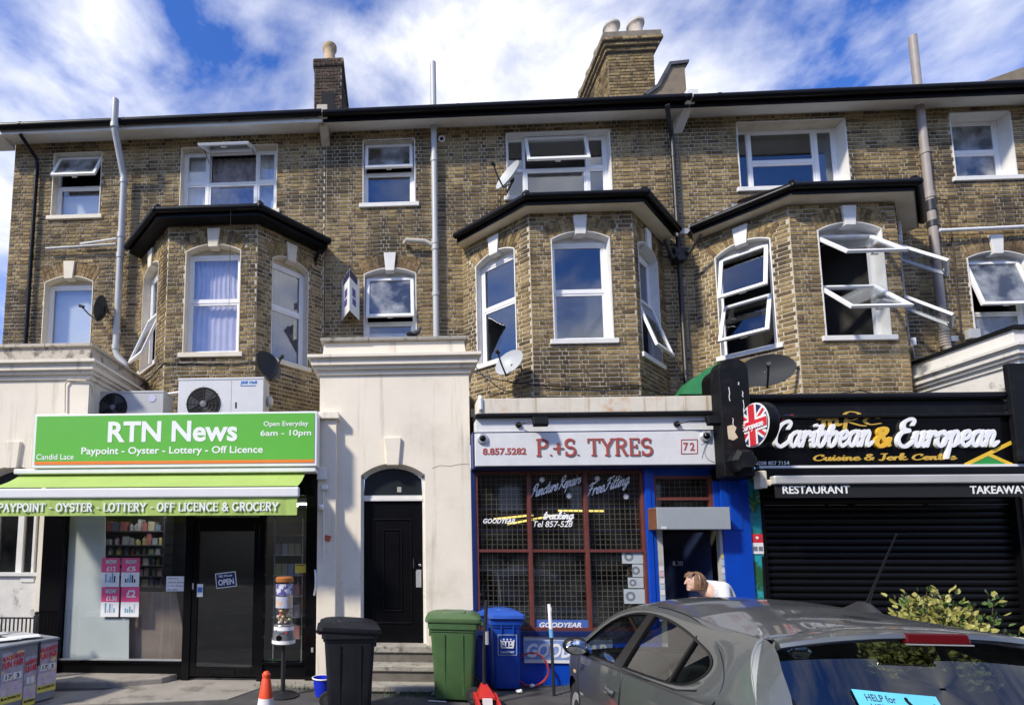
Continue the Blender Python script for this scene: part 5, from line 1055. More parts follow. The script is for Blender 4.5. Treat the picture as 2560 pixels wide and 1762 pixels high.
x0 = AX(2335, 600, 9.36); pipe('soil_pipe', 'brownish grey soil pipe with flexible foot beside the open casements', 'brown_grey_pipe', [(x0, 9.36, AZ(2278, 92, 9.36)), (x0, 9.36, 5.45), (x0 + .02, 9.34, 5.3), (x0 + .12, 9.2, 5.12)], .062, [((x0, 9.36, AZ(2310, 380, 9.36)),), ((x0, 9.36, AZ(2330, 515, 9.36)), (0, 0, 2.2), 'dark_iron'), ((x0, 9.36, AZ(2337, 560, 9.36)), (0, 0, 1.2), 'dark_iron'), ((x0, 9.36, AZ(2330, 490, 9.36)),)] + [((x0, 9.36, 5.42 + .05 * i), (0, 0, .4)) for i in range(6)])
a = A(2345, 577, 9.36); pipe('waste_pipe', 'white waste pipe across the brick into the brownish soil pipe', 'white_upvc', [(a[0], 9.36, a[1]), (12.4, 9.4, a[1] + .08)], .03, [((a[0] + .05, 9.36, a[1]), (.8, 0, 0))])
x, z = A(1104, 350, 9.49); v = thing('wall_vent', 'small round white vent high beside the straight soil pipe', 'vent', (x, 9.45, z)); m = MB(); m.lathe([(.065, 0), (.065, .03), (.045, .03), (.045, .005)], (x, 9.485, z), 20, 'Y'); m.build('ring', 'white_upvc', v, smooth=True); m = MB(); m.lathe([(.044, 0), (.044, .006)], (x, 9.485, z), 16, 'Y'); m.build('grille', 'dark_iron', v)

# ---------------------------------------------------------------- satellite dishes
mat('dish_light', (0.42, 0.44, 0.45), 0.5, var=0.06); mat('dish_dark', (0.035, 0.038, 0.042), 0.65, var=0.1, spec=.2)
def dish(px_, py_, Y, nrm, rw, rh, m, label, wall, arm=.34):
    x, z = A(px_, py_, Y); c = Vector((x, Y, z)); n = Vector(nrm).normalized(); rt = n.cross(Vector((0, 0, 1))).normalized(); up = rt.cross(n)
    D = thing('satellite_dish', label, 'satellite dish', c, 'satellite dishes on the houses')
    mb = MB(); rs = []
    for k in range(6):
        f = k / 5; rs.append([tuple(c + rt * (rw * f * math.cos(t) + 1e-4) + up * rh * f * math.sin(t) + n * (.09 * f * f - .09)) for t in [2 * math.pi * i / 28 for i in range(28)]])
    for k in range(5, -1, -1):
        f = k / 5; rs.append([tuple(c + rt * (rw * f * math.cos(t) + 1e-4) + up * rh * f * math.sin(t) + n * (.09 * f * f - .102)) for t in [2 * math.pi * i / 28 for i in range(28)]])
    mb.rings(rs); mb.build('reflector', m, D, smooth=True, angle=50)
    lo = c - up * rh * .98; lnb = c + n * arm - up * rh * .25
    mb = MB(); mb.tube([tuple(c - n * .11 - up * rh * .5), tuple(lo - n * .03 - up * .02), tuple(lo + (lnb - lo) * .5 - up * .02), tuple(lnb)], .014, 8); mb.build('arm', 'dark_iron', D, smooth=True)
    mb = MB(); mb.tube([tuple(lnb - n * .05), tuple(lnb + n * .04)], [.026, .03], 10); mb.build('receiver', 'dark_iron', D, smooth=True)
    w_ = Vector(wall); mb = MB(); mb.tube([tuple(c - n * .1), tuple(c - n * .16), tuple(w_)], .02, 8); mb.ball(tuple(c - n * .13), (.045, .045, .06)); mb.build('bracket', 'dark_iron', D, smooth=True)
    return D
dish(250, 770, 9.2, (-.97, -.1, .25), .22, .24, 'dish_dark', 'edge-on grey satellite dish beside the blinded window of the end house', W3(268, 778, 9.48))
dish(672, 912, 8.25, (.72, -.62, .3), .24, .27, 'dish_dark', 'dark satellite dish at the foot of the lilac curtained bay', W3(690, 925, 8.7))
dish(1268, 437, 9.05, (-.80, -.5, .45), .27, .29, 'dish_light', 'pale satellite dish overlapping the wide window of the middle house', W3(1268, 480, 9.48))
dish(1272, 905, 8.35, (-.62, -.66, .42), .25, .25, 'dish_light', 'pale satellite dish under the angled side of the closed bay', W3(1310, 915, 8.75))
dish(1915, 925, 7.9, (-.48, -.85, .12), .36, .25, 'dish_dark', 'large dark satellite dish behind the tall black console', W3(1995, 918, 8.5))

# ---------------------------------------------------------------- air conditioning units on the newsagent's roof
mat('ac_white', (0.60, 0.61, 0.62), 0.45, var=0.04); mat('ac_grey', (0.42, 0.43, 0.44), 0.5, var=0.06); mat('hall_blue', (.05, .2, .55), .4)
def ac(x0, x1, y0, z1, fx, fz, fr, m, label, split):
    U = thing('air_conditioner', label, 'air conditioner', ((x0 + x1) / 2, y0 + .2, 3.72), 'air conditioning units on the flat roof'); z0 = 3.78
    b = MB(); b.box(x0, x1, y0, y0 + .36, z0, z1); b.box(x0 - .008, x1 + .008, y0 - .008, y0 + .37, z1 - .03, z1 + .004); b.build('casing', m, U, bevel=.008)
    s = MB(); s.box(split, split + .006, y0 - .003, y0 + .002, z0 + .02, z1 - .04); s.build('panel_joint', 'ac_grey', U)
    g = MB(); g.lathe([(fr, 0), (fr, .006), (fr * .99, .006)], (fx, y0 - .001, fz), 36, 'Y'); g.build('fan_opening', 'black_matt', U)
    for k in range(3):
        bl = MB(); a0 = k * 2.094 + .5; pts = []
        for i in range(6): a = a0 + .95 * i / 5; pts.append((fx + fr * .88 * math.cos(a), fz + fr * .88 * math.sin(a)))
        bl.prism([(fx + fr * .2 * math.cos(a0), fz + fr * .2 * math.sin(a0))] + pts + [(fx + fr * .2 * math.cos(a0 + .7), fz + fr * .2 * math.sin(a0 + .7))], y0 - .014, y0 - .009); bl.build('fan_blade', 'dark_iron', U)
    hb = MB(); hb.lathe([(fr * .2, 0), (fr * .2, .012), (fr * .15, .016)], (fx, y0 - .008, fz), 18, 'Y'); hb.build('fan_hub', mat('hub_grey', (.12, .125, .14), .5), U, smooth=True)
    for k in range(4):
        rg = MB(); r_ = fr * (.35 + .21 * k); rg.tube([(fx + r_ * math.cos(t * .2244), y0 - .022, fz + r_ * math.sin(t * .2244)) for t in range(29)], .0022, 5); rg.build('guard_ring', 'dark_iron', U)
    for k in range(8):
        sp = MB(); a = k * math.pi / 4; sp.tube([(fx + fr * .15 * math.cos(a), y0 - .024, fz + fr * .15 * math.sin(a)), (fx + fr * 1.06 * math.cos(a), y0 - .022, fz + fr * 1.06 * math.sin(a))], .0028, 5); sp.build('guard_spoke', 'dark_iron', U)
    for x in (x0 + .1, x1 - .18): ft = MB(); ft.box(x, x + .08, y0 + .02, y0 + .34, 3.70, z0); ft.build('foot', 'dark_iron', U)
    return U
fx, fz = A(283, 1018, 7.7); ac(-4.69, -3.61, 7.7, 4.285, fx, fz, .225, 'ac_grey', 'smaller grey air conditioner behind the left of the green sign', AX(330, 1000, 7.7))
m = MB(); q = A(380, 995, 7.69)
for k in range(6): m.face([(q[0], 7.694, q[1]), (q[0] + .065 * math.cos(k * math.pi / 3), 7.694, q[1] + .065 * math.sin(k * math.pi / 3)), (q[0] + .065 * math.cos((k + 1) * math.pi / 3), 7.694, q[1] + .065 * math.sin((k + 1) * math.pi / 3))])
tag(m.build('maker_badge', mat('badge_lilac', (.5, .47, .66), .5)), 'hexagonal lilac badge stuck on the smaller grey air conditioner', 'badge')
fx, fz = A(509, 1010, 7.6); U2 = ac(-3.34, -2.02, 7.6, 4.44, fx, fz, .262, 'ac_white', 'larger white air conditioner with a blue maker label', AX(577, 1000, 7.6))
x, z = A(601, 961, 7.6); text('J&E Hall', U2, 'hall_blue', x, z, 7.597, w=AX(642, 961, 7.6) - x, h=.055, bold=.03); m = MB(); m.box(x, x + .24, 7.595, 7.599, z - .025, z - .015); m.build('underline', 'hall_blue', U2)
x, z = A(588, 1015, 7.6); m = MB(); m.box(x, x + .02, 7.594, 7.6, z - .03, z + .06); m.build('handle_slot', 'black_matt', U2)
m = MB(); m.ball((-1.97, 7.82, 4.12), (.05, .07, .09)); m.build('valve_cover', mat('ivory', (.55, .53, .45), .5), U2, smooth=True)
m = MB(); q = A(515, 937, 7.95); m.prism([(q[0] - .1, 4.44), (q[0] + .12, 4.44), (q[0] + .07, 4.53), (q[0] - .05, 4.53)], 7.85, 7.9); tag(m.build('timber_wedge', mat('pine', (.55, .36, .15), .7)), 'pale timber wedge lying on the larger white air conditioner', 'wedge')
P2 = pipe('insulated_pipe', 'white insulated pipe running from the larger air conditioner along the bay', 'white_upvc', [(-3.33, 7.8, 4.3), (-3.75, 7.9, 4.28), (-3.95, 8.1, 4.2), (-4.1, 8.3, 4.05)], .02)

# ---------------------------------------------------------------- folded agent board, floodlights, cables, tarpaulin, boxes
mat('purple', (0.10, 0.07, 0.28), 0.5); mat('purple_dark', (0.03, 0.025, 0.07), 0.5)
B_ = thing('agent_board', 'white and purple folded estate agent board above the porch', 'board', W3(876, 790, 9.3))
zt_, zb_ = AZ(872, 672, 9.02), AZ(876, 776, 9.02)
rt_, lt_ = AX(899, 705, 9.45), AX(854.5, 706, 9.45); rx = AX(874, 720, 9.02)
for ox, nm in ((lt_, 'left'), (rt_, 'right')):
    T2 = lambda a, d, z, ox=ox: (ox + (rx - ox) * a, 9.45 + (9.02 - 9.45) * a - d, z)
    m = MB(T2); m.hexa([(0, 0, zb_), (1, 0, zb_), (1, .012, zb_), (0, .012, zb_), (0, 0, zt_), (1, 0, zt_), (1, .012, zt_), (0, .012, zt_)]); m.build('board_panel', 'sign_white', B_)
    H2 = zt_ - zb_
    for (u0, u1, v0, v1, mm) in ((.22, .98, .80, .99, 'purple_dark'), (.4, .72, .42, .62, 'purple'), (.36, .7, .22, .38, 'purple')):
        q = MB(T2); q.hexa([(u0, .014, zb_ + H2 * v0), (u1, .014, zb_ + H2 * v0), (u1, .018, zb_ + H2 * v0), (u0, .018, zb_ + H2 * v0), (u0, .014, zb_ + H2 * v1), (u1, .014, zb_ + H2 * v1), (u1, .018, zb_ + H2 * v1), (u0, .018, zb_ + H2 * v1)]); q.build('printed_block', mm, B_)
for px_, py_, sx, lab in ((1316, 1062, 1, 'black floodlight on a curled arm above the tyre shop telephone number'), (1672, 1060, -1, 'black floodlight on a straight arm above the tyre shop street number')):
    x, z = A(px_ - 20 * sx, py_, 7.15); F_ = thing('floodlight', lab, 'floodlight', (x, 7.15, z))
    m = MB(); m.lathe([(.04, 0), (.04, .03), (.02, .04)], (x, 7.16, z), 14, 'Y'); m.build('wall_plate', 'black_matt', F_, smooth=True)
    x2 = x + (.16 if sx > 0 else .30); m = MB(); m.tube([(x, 7.12, z), (x + .1, 7.03, z + .01), (x2, 6.99, z + .0)], .011, 8); m.build('arm', 'dark_iron', F_, smooth=True)
    m = MB(); m.obox(Matrix.Translation((x2 + .09, 6.97, z + .0)) @ Matrix.Rotation(rad(-24), 4, 'X'), .2, .07, .13); m.build('lamp_head', 'black_matt', F_, bevel=.01)
def cable(label, pts, r=.008, m='dark_iron', name='cable'):
    c = MB(); c.tube([tuple(v) for v in pts], r, 6); return tag(c.build(name, m, smooth=True), label, 'cable', 'cables strung along the bays')
def sagging(P, n=10, sag=.03, seed=1):
    out = []; r = random.Random(seed)
    for a, b in zip(P, P[1:]):
        for i in range(n): t = i / n; v = Vector(a).lerp(Vector(b), t); v.z -= sag * math.sin(math.pi * t) + r.uniform(-.012, .012); out.append(v)
    return out + [Vector(P[-1])]
cable('black cable strung under the sill of the lilac curtained bay', sagging([W3(345, 970, 9.0), W3(413, 905, 8.47), W3(639, 905, 8.47), W3(765, 955, 9.0)], sag=.03), .012)
cable('black cable looping along the foot of the closed bay', sagging([W3(1185, 930, 8.9), W3(1330, 960, 8.46), W3(1592, 962, 8.46), W3(1690, 985, 9.0)], sag=.05, seed=3), .012)
cable('thin cable drooping across the stained tyre shop roofline', sagging([W3(1180, 905, 8.6), W3(1260, 975, 8.0), W3(1420, 990, 7.6), W3(1640, 985, 7.5)], sag=.06, seed=5), .009)
cable('thin black cable drooping over the restaurant roof edge', sagging([W3(1960, 985, 8.3), W3(2150, 975, 8.4), W3(2290, 985, 8.4)], sag=.05, seed=6), .009)
cable('thin wire hanging from the pale dish down the middle house wall', [W3(1262, 480, 9.46), W3(1225, 540, 9.47), W3(1178, 600, 9.47), W3(1176, 830, 9.47)], .006)
cable('brown cable running down beside the brownish soil pipe', [W3(2345, 498, 9.46), W3(2368, 500, 9.46), W3(2385, 640, 9.46), W3(2405, 850, 9.46)], .012, mat('cable_brown', (.05, .028, .02), .6))
cable('thin rope hanging in front of the lilac curtained window', [W3(577, 525, 8.12), W3(576, 610, 8.35), W3(574, 665, 8.38), W3(572, 790, 8.40)], .005)
m = MB(); G1 = [W3(1700, 985, 8.1), W3(1795, 985, 8.1), W3(1800, 905, 8.5), W3(1770, 920, 8.45), W3(1725, 950, 8.3)]
m.face(G1); m.face([(x, y + .25, z - .02) for x, y, z in G1][::-1])
for i in range(5): a, b = G1[i], G1[(i + 1) % 5]; m.face([a, b, (b[0], b[1] + .25, b[2] - .02), (a[0], a[1] + .25, a[2] - .02)])
tag(m.build('tarpaulin', mat('tarp_green', (.02, .16, .05), .5, var=.2)), 'bunched green tarpaulin behind the tall black console', 'tarpaulin')
for px_, py_, w_, h_, Y, lab in ((805, 1184, .13, .16, 7.28, 'white junction box on the slim cream pilaster'), (812, 1218, .08, .06, 7.28, 'small white sensor under the pilaster junction box'), (2433, 835, .17, .17, 9.42, 'grey meter box beside the tilted frosted window'), (2381, 848, .13, .1, 9.42, 'small white box at the foot of the brownish soil pipe'), (2281, 855, .05, .12, 8.6, 'white cable trunking on the corner of the open bay')):
    x, z = A(px_, py_, Y); m = MB(); m.box(x - w_ / 2, x + w_ / 2, Y - .04, Y + .06, z - h_ / 2, z + h_ / 2); m.box(x - w_ / 2 - .004, x + w_ / 2 + .004, Y - .02, Y - .012, z - h_ / 2 - .004, z + h_ / 2 + .004)
    tag(m.build('junction_box', 'white_upvc' if Y < 9 else 'ac_grey', bevel=.006), lab, 'box')
x, z = A(803, 1268, 7.25); CC = thing('security_camera', 'small white dome camera beside the newsagent awning', 'camera', (x, 7.3, z)); m = MB(); m.ball((x, 7.24, z), (.045, .05, .045)); m.build('dome', 'white_upvc', CC, smooth=True); m = MB(); m.box(x - .03, x + .03, 7.28, 7.36, z - .02, z + .03); m.build('mount', 'black_matt', CC)
pipe('conduit', 'narrow white conduit down the slim cream pilaster', 'white_upvc', [W3(808, 1228, 7.28), W3(810, 1400, 7.28)], .012)
cable('thin cream cable looped over the porch beside the newsagent', [W3(162, 1030, 7.37), W3(163, 960, 7.37), W3(170, 950, 7.37), W3(215, 951, 7.37), W3(232, 965, 7.45), W3(236, 985, 7.5)], .012, 'cream_paint')
x, z = A(818, 1345, 7.29); m = MB(); m.prism([(x - .05, z - .03), (x + .03, z - .05), (x + .06, z + .03), (x - .03, z + .05)], 7.288, 7.297); tag(m.build('torn_poster', mat('torn_red', (.5, .12, .06), .7)), 'scrap of red poster left on the slim cream pilaster', 'poster')
# pigeon on the coping
PG = thing('pigeon', 'dark pigeon perched on the coping of the black-door porch', 'pigeon', W3(1034, 840, 7.55))
bx, by, bz = W3(1034, 836, 7.55); bz = 4.96
m = MB(); path = [(bx - .19, by, bz + .015), (bx - .12, by, bz + .035), (bx - .05, by, bz + .07), (bx + .03, by, bz + .10), (bx + .075, by, bz + .13), (bx + .085, by, bz + .165), (bx + .10, by, bz + .185), (bx + .125, by, bz + .183)]
m.tube(path, [.008, .02, .045, .05, .034, .024, .022, .006], 12); m.build('body', mat('pigeon_grey', (.05, .052, .06), .6, var=.3), PG, smooth=True, angle=80)
for dy in (-.015, .015): m = MB(); m.tube([(bx + .01, by + dy, bz + .06), (bx + .015, by + dy, bz)], .004, 6); m.build('leg', mat('pigeon_leg', (.3, .08, .07), .6), PG)
m = MB(); m.ball((bx - .03, by - .035, bz + .08), (.085, .012, .03)); m.build('wing', 'black_matt', PG, smooth=True)
# ---------------------------------------------------------------- ground
mat('asphalt', (0.062, 0.060, 0.058), 0.9, var=0.3, scale=3, bump=0.5, bscale=120, c2=(0.105, 0.10, 0.095), c2scale=1.6, c2lo=.48, c2hi=.68)
mat('concrete', (0.30, 0.275, 0.24), 0.9, var=0.15, scale=3, bump=0.35, bscale=60, c2=(0.15, 0.135, 0.115), c2scale=2.5, c2lo=.5, c2hi=.7)
mat('kerb', (0.20, 0.19, 0.175), 0.9, var=0.2, bump=.4)
def gz(y): return 0.0 if y > 6.0 else -.065 + min(.2, max(0, (5.4 - y)) * .052)
g = MB(); ys = [-300, 0, 1, 2, 2.5, 3, 3.5, 4, 4.5, 5, 5.4, 6.0, 6.02, 300]; xs = [-300, -12, -6, 0, 6, 14, 300]
idx = {(i, j): g.p((x, y, gz(y) - .004)) for i, x in enumerate(xs) for j, y in enumerate(ys)}
for i in range(len(xs) - 1):
    for j in range(len(ys) - 1): g.f.append([idx[i, j], idx[i + 1, j], idx[i + 1, j + 1], idx[i, j + 1]])
struct(g.build('ground', 'asphalt'))
r = MB(); E0 = [G(440, 1700), G(640, 1690), G(655, 1700), G(560, 1762), G(300, 1762), G(330, 1740)]
E0 = [(-3.35, 7.47), (-1.95, 7.47), (-1.84, 7.05), (-2.10, 6.52), (-3.45, 6.25), (-4.9, 6.1), (-4.9, 6.65), (-3.85, 6.85)]
r.prismz(E0, -.02, .006); struct(r.build('ramp', 'concrete'))
r = MB(); c_ = [(-5.3, 7.47), (-3.1, 7.47), (-3.25, 7.2), (-3.75, 6.98), (-4.4, 6.92), (-5.3, 6.9)]; r.prismz(c_, -.02, .085); struct(r.build('step', 'concrete', bevel=.02))
r = MB(); r.prismz([(-1.84, 7.47), (-1.12, 7.47), (-1.1, 7.1), (-1.84, 7.15)], -.02, .03); struct(r.build('pavement', 'concrete', bevel=.01))
# weeds and litter
mat('weed', (0.05, 0.10, 0.025), 0.8, var=0.4)
gr = MB(); rw = random.Random(21)
for cx, cy, n, sp in ((-.75, 7.12, 90, .12), (-.62, 6.85, 60, .12), (.35, 6.80, 70, .22), (-1.05, 7.05, 90, .14), (.05, 6.8, 40, .3), (-1.6, 7.1, 30, .2), (2.4, 7.3, 40, .25)):
    for i in range(n):
        x, y = cx + rw.gauss(0, sp), cy + rw.gauss(0, .05); h = rw.uniform(.03, .10); a = rw.uniform(0, 6.28); l = rw.uniform(.01, .05)
        gr.face([(x - .006 * math.sin(a), y + .006 * math.cos(a), 0), (x + .006 * math.sin(a), y - .006 * math.cos(a), 0), (x + l * math.cos(a), y + l * math.sin(a), h)])
wd_ = stuff(gr.build('weeds', 'weed')); wd_['label'] = 'straggly weeds along the foot of the steps and shopfront'; wd_['category'] = 'weeds'
for i, (px_, py_, s_, mm, lab) in enumerate(((1044, 1722, .05, 'flag_white', 'crumpled white paper at the foot of the stone steps'), (1085, 1738, .035, 'alu', 'crushed drink can beside the green bin'), (1300, 1732, .05, 'flag_white', 'torn white wrapper beside the tall blue bin'), (935, 1728, .025, 'flag_white', 'scrap of white paper among weeds by the black bin'), (1330, 1718, .045, 'flag_white', 'white litter scrap below the blue stall riser'), (995, 1733, .03, 'ivory', 'small pale leaf on the asphalt below the steps'))):
    x, y = G(px_, py_); m = MB(); m.ball((x, y, s_ * .5), (s_, s_ * .6, s_ * .5), 7, 4)
    m.v = [(a + rw.uniform(-.3, .3) * s_, b + rw.uniform(-.3, .3) * s_, max(.001, c + rw.uniform(-.25, .25) * s_)) for a, b, c in m.v]; tag(m.build('litter', mm), lab, 'litter')
x, y = G(1095, 1752); m = MB(); m.bar((x - .12, y, .006), (x + .10, y - .03, .006), .02, .006); tag(m.build('litter', 'flag_white'), 'flat white stick lying in front of the green bin', 'litter')

# ---------------------------------------------------------------- wheelie bins
def bin_(name, label, px_, py_, rot, m, lidm, lidtilt=0.0, s=1.0, ws=1.0, ds=1.0):
    x, y = G(px_, py_); B = thing(name, label, 'bin', (x, y, 0), 'wheelie bins on the forecourt', rot=(0, 0, rad(rot)))
    w0, d0, w1, d1, h = .46 * s * ws, .50 * s * ds, .57 * s * ws, .66 * s * ds, .95 * s        # local: front is -y (lid opens there), wheels at +y
    def sec(w, d, z, r=.05):
        pts = []
        for cx, cy, a0 in ((w / 2 - r, -d / 2 + r, -90), (w / 2 - r, d / 2 - r, 0), (-w / 2 + r, d / 2 - r, 90), (-w / 2 + r, -d / 2 + r, 180)):
            for t in (0, 30, 60, 90): pts.append((cx + r * math.cos(rad(a0 + t)), cy + r * math.sin(rad(a0 + t)), z))
        return pts
    b = MB(); b.rings([sec(w0, d0, .03), sec(w0 + .02, d0 + .02, .05), sec(w0 + (w1 - w0) * .45, d0 + (d1 - d0) * .4, .45 * h), sec(w1 - .02, d1 - .03, .88 * h), sec(w1 + .0, d1, .885 * h), sec(w1, d1, .915 * h), sec(w1 + .035, d1 + .03, .92 * h), sec(w1 + .04, d1 + .035, h)]); b.build('body', m, B, smooth=True, angle=30)
    for sx in (-.11 * ws, .11 * ws):
        q = MB(); q.box(sx - .008, sx + .008, -d1 / 2 - .012, -d1 / 2 + .03, .80 * h, .92 * h); q.build('rib', m, B)
        for sgn_ in (-1, 1): q = MB(); q.hexa([(sgn_ * (w0 / 2), sx - .01, .08), (sgn_ * (w0 / 2 + .012), sx - .01, .08), (sgn_ * (w0 / 2 + .012), sx + .01, .08), (sgn_ * (w0 / 2), sx + .01, .08), (sgn_ * (w1 / 2 - .012), sx - .01, .85 * h), (sgn_ * (w1 / 2 + .006), sx - .01, .85 * h), (sgn_ * (w1 / 2 + .006), sx + .01, .85 * h), (sgn_ * (w1 / 2 - .012), sx + .01, .85 * h)]); q.build('rib', m, B)
    hz, hy = h + .02, d1 / 2 + .02; ct, st = math.cos(rad(lidtilt)), math.sin(rad(lidtilt))
    LT = lambda a, b_, c: (a, hy + (b_ - hy) * ct + (c - hz) * st, hz - (b_ - hy) * st * 1.0 + (c - hz) * ct)
    l = MB(LT); l.rings([sec(w1 + .06, d1 + .08, h + .0), sec(w1 + .075, d1 + .10, h + .012), sec(w1 + .07, d1 + .09, h + .055), sec(w1 - .02, d1 - .02, h + .085), sec(w1 - .12, d1 - .14, h + .10)]); lid = l.build('lid', lidm, B, smooth=True, angle=40)
    q = MB(LT); q.rings([sec(w1 - .2, d1 - .26, h + .095), sec(w1 - .22, d1 - .28, h + .112)]); q.build('lid_panel', lidm, lid, smooth=True, angle=40)
    q = MB(); q.tube([(-w1 / 2 - .01, hy + .035, h + .0), (w1 / 2 + .01, hy + .035, h + .0)], .02, 10); q.box(-w1 / 2, -w1 / 2 + .05, d1 / 2 - .02, hy + .03, h - .03, h + .01); q.box(w1 / 2 - .05, w1 / 2, d1 / 2 - .02, hy + .03, h - .03, h + .01); q.build('handle_bar', m, B, smooth=True, angle=40)
    for sgn_ in (-1, 1):
        q = MB(); q.lathe([(.03, -.028), (.095, -.026), (.10, -.015), (.10, .015), (.095, .026), (.03, .028)], (sgn_ * (w0 / 2 + .045), d0 / 2 + .02, .10), 22, 'X'); wh = q.build('wheel', mat('rubber', (.02, .02, .021), .75), B, smooth=True, angle=40)
        q = MB(); q.lathe([(.055, -.032), (.055, .032)], (sgn_ * (w0 / 2 + .045), d0 / 2 + .02, .10), 16, 'X'); q.build('hub', mat('hub_black', (.05, .05, .052), .5), wh, smooth=True, angle=40)
    q = MB(); q.tube([(-w0 / 2 - .04, d0 / 2 + .02, .10), (w0 / 2 + .04, d0 / 2 + .02, .10)], .012, 8); q.build('axle', 'dark_iron', B)
    return B, (w0, d0, w1, d1, h)
mat('bin_black', (0.012, 0.013, 0.017), 0.5, var=0.2, bump=.15, spec=.3, c2=(.04, .04, .042), c2scale=9, c2lo=.62, c2hi=.72); mat('bin_green', (0.052, 0.115, 0.040), 0.5, var=0.1, bump=.08, c2=(.08, .13, .06), c2scale=4); mat('lid_green', (0.075, 0.14, 0.055), 0.5, var=.1)
mat('bin_blue', (0.006, 0.055, 0.36), 0.42, var=0.1, bump=.08); mat('lid_blue', (0.03, 0.10, 0.45), 0.42, var=0.1)
bin_('wheelie_bin', 'black wheelie bin with its lid not quite shut beside the stone steps', 872, 1790, 97, 'bin_black', 'bin_black', -3.5, 1.02, 1, .85)
bin_('wheelie_bin', 'green wheelie bin in front of the cream porch', 1136, 1741, -97, 'bin_green', 'lid_green', 0, 1.0, 1, .88)
BB, dims = bin_('wheelie_bin', 'blue wheelie bin with a white crown emblem', 1259, 1716, 2, 'bin_blue', 'lid_blue', 0, .98, .72, .85)
bin_('wheelie_bin', 'blue wheelie bin half hidden behind the green bin', 1205, 1698, -4, 'bin_blue', 'lid_blue', 0, .97, .72, .85)
w0, d0, w1, d1, h = dims; 
def on_bin(a, b, e):   # a,b in metres on the sloping front of the crowned bin
    f = b / h; return (a, -(d0 + (d1 - d0) * f * .93) / 2 - .014 - e, b)
q = MB()
for (a0, b0), (a1, b1) in (((-.12, .47), (.12, .47)), ((.12, .47), (.12, .73)), ((.12, .73), (-.12, .73)), ((-.12, .73), (-.12, .47))): stroke(q, [(a0, b0), (a1, b1)], .008, .001, on_bin, False)
q.build('emblem_border', 'st_blue', BB)
q = MB()
for st in ([(-.075, .565), (.075, .565)], [(-.085, .66), (-.075, .575)], [(.085, .66), (.075, .575)], [(-.085, .655), (-.045, .60)], [(.085, .655), (.045, .60)]): stroke(q, st, .018, .001, on_bin, False)
for cx in (-.045, 0, .045): stroke(q, [(cx - .02, .585), (cx - .024, .625), (cx, .65), (cx + .024, .625), (cx + .02, .585)], .013, .001, on_bin); stroke(q, [(cx - .003, .672), (cx + .003, .672)], .018, .001, on_bin, False)
q.build('crown_emblem', 'flag_white', BB)
me = mesh_text('Lewisham', .17, .032, bold=.01); me.transform(Matrix(((1, 0, 0, -.085), (0, 0, -1, on_bin(0, .51, 0)[1] - .002), (0, 1, 0, .495), (0, 0, 0, 1)))); link('lettering', me, 'flag_white', BB)

# ---------------------------------------------------------------- bucket, cone, vending machine, jack, paint pole
x, y = G(806, 1738); BK = thing('bucket', 'small bright blue bucket behind the black bin', 'bucket', (x, y, 0))
m = MB(); m.lathe([(.085, 0), (.09, .005), (.12, .21), (.13, .212), (.13, .225), (.118, .225), (.088, .012)], (x, y, .0), 24); m.build('pail', mat('bucket_blue', (.01, .03, .55), .35), BK, smooth=True)
m = MB(); m.tube([(x + .128 * math.cos(t * .3307), y + .128 * math.sin(t * .3307), .222) for t in range(20)], .009, 6); m.build('rim', 'flag_white', BK, smooth=True)
x, y = G(664, 1785); CN = thing('traffic_cone', 'red traffic cone with a white band standing before the shop door', 'cone', (x, y, 0))
m = MB(); m.lathe([(.105, .02), (.092, .12), (.080, .19)], (x, y, 0), 24); m.build('white_band', mat('cone_white', (.75, .73, .74), .5, var=.08), CN, smooth=True)
m = MB(); m.lathe([(.081, .188), (.050, .385), (.042, .40), (.042, .412), (.047, .417), (.047, .445), (.037, .452), (.028, .47), (.012, .475)], (x, y, 0), 24); m.build('cone_body', mat('cone_red', (.80, .085, .03), .45, var=.08), CN, smooth=True, angle=40)
m = MB(); m.prismz([(x - .19, y - .19), (x + .19, y - .19), (x + .19, y + .19), (x - .19, y + .19)], .0, .03); m.build('base', mat('cone_base', (.03, .03, .032), .7), CN, bevel=.01)
x, y = G(707, 1738); VM = thing('vending_machine', 'tall capsule sweet vending machine on a black pedestal', 'vending machine', (x, y, 0))
m = MB(); m.lathe([(.20, 0), (.20, .012), (.17, .03), (.06, .05), (.028, .06), (.028, .64)], (x, y, 0), 28); m.build('pedestal', 'dark_iron', VM, smooth=True, angle=40)
m = MB(); m.lathe([(.13, .64), (.148, .655), (.145, .70), (.12, .86), (.125, .88), (.12, .89)], (x, y, 0), 28); hd = m.build('dispenser', mat('vend_grey', (.22, .225, .23), .35, metal=.4), VM, smooth=True, angle=40)
m = MB(); m.lathe([(.1495, .657), (.1475, .70)], (x, y, 0), 28, cap=False)
m.build('white_band', 'flag_white', hd); m = MB(); m.lathe([(.128, .82), (.123, .868)], (x, y, 0), 28, cap=False); m.build('white_band', 'flag_white', hd)
m = MB(); m.lathe([(.036, 0), (.036, .02)], (x - .03, y - .125, .735), 18, 'Y'); m.build('outlet', 'black_gloss', hd)
m = MB(); m.tube([(x - .075, y - .112, .83), (x - .03, y - .132, .79), (x + .02, y - .132, .80)], .007, 6); m.build('coin_handle', 'chrome', hd, smooth=True)
m = MB(); m.lathe([(.012, 0), (.012, .006)], (x + .06, y - .118, .80), 12, 'Y'); m.build('button', 'flag_red', hd)
m = MB(); m.lathe([(.108, .885), (.108, 1.44)], (x, y, 0), 28, cap=False); m.build('clear_tube', glass_mat('clear_plastic', (.93, .93, .92), .02, .05), VM, smooth=True)
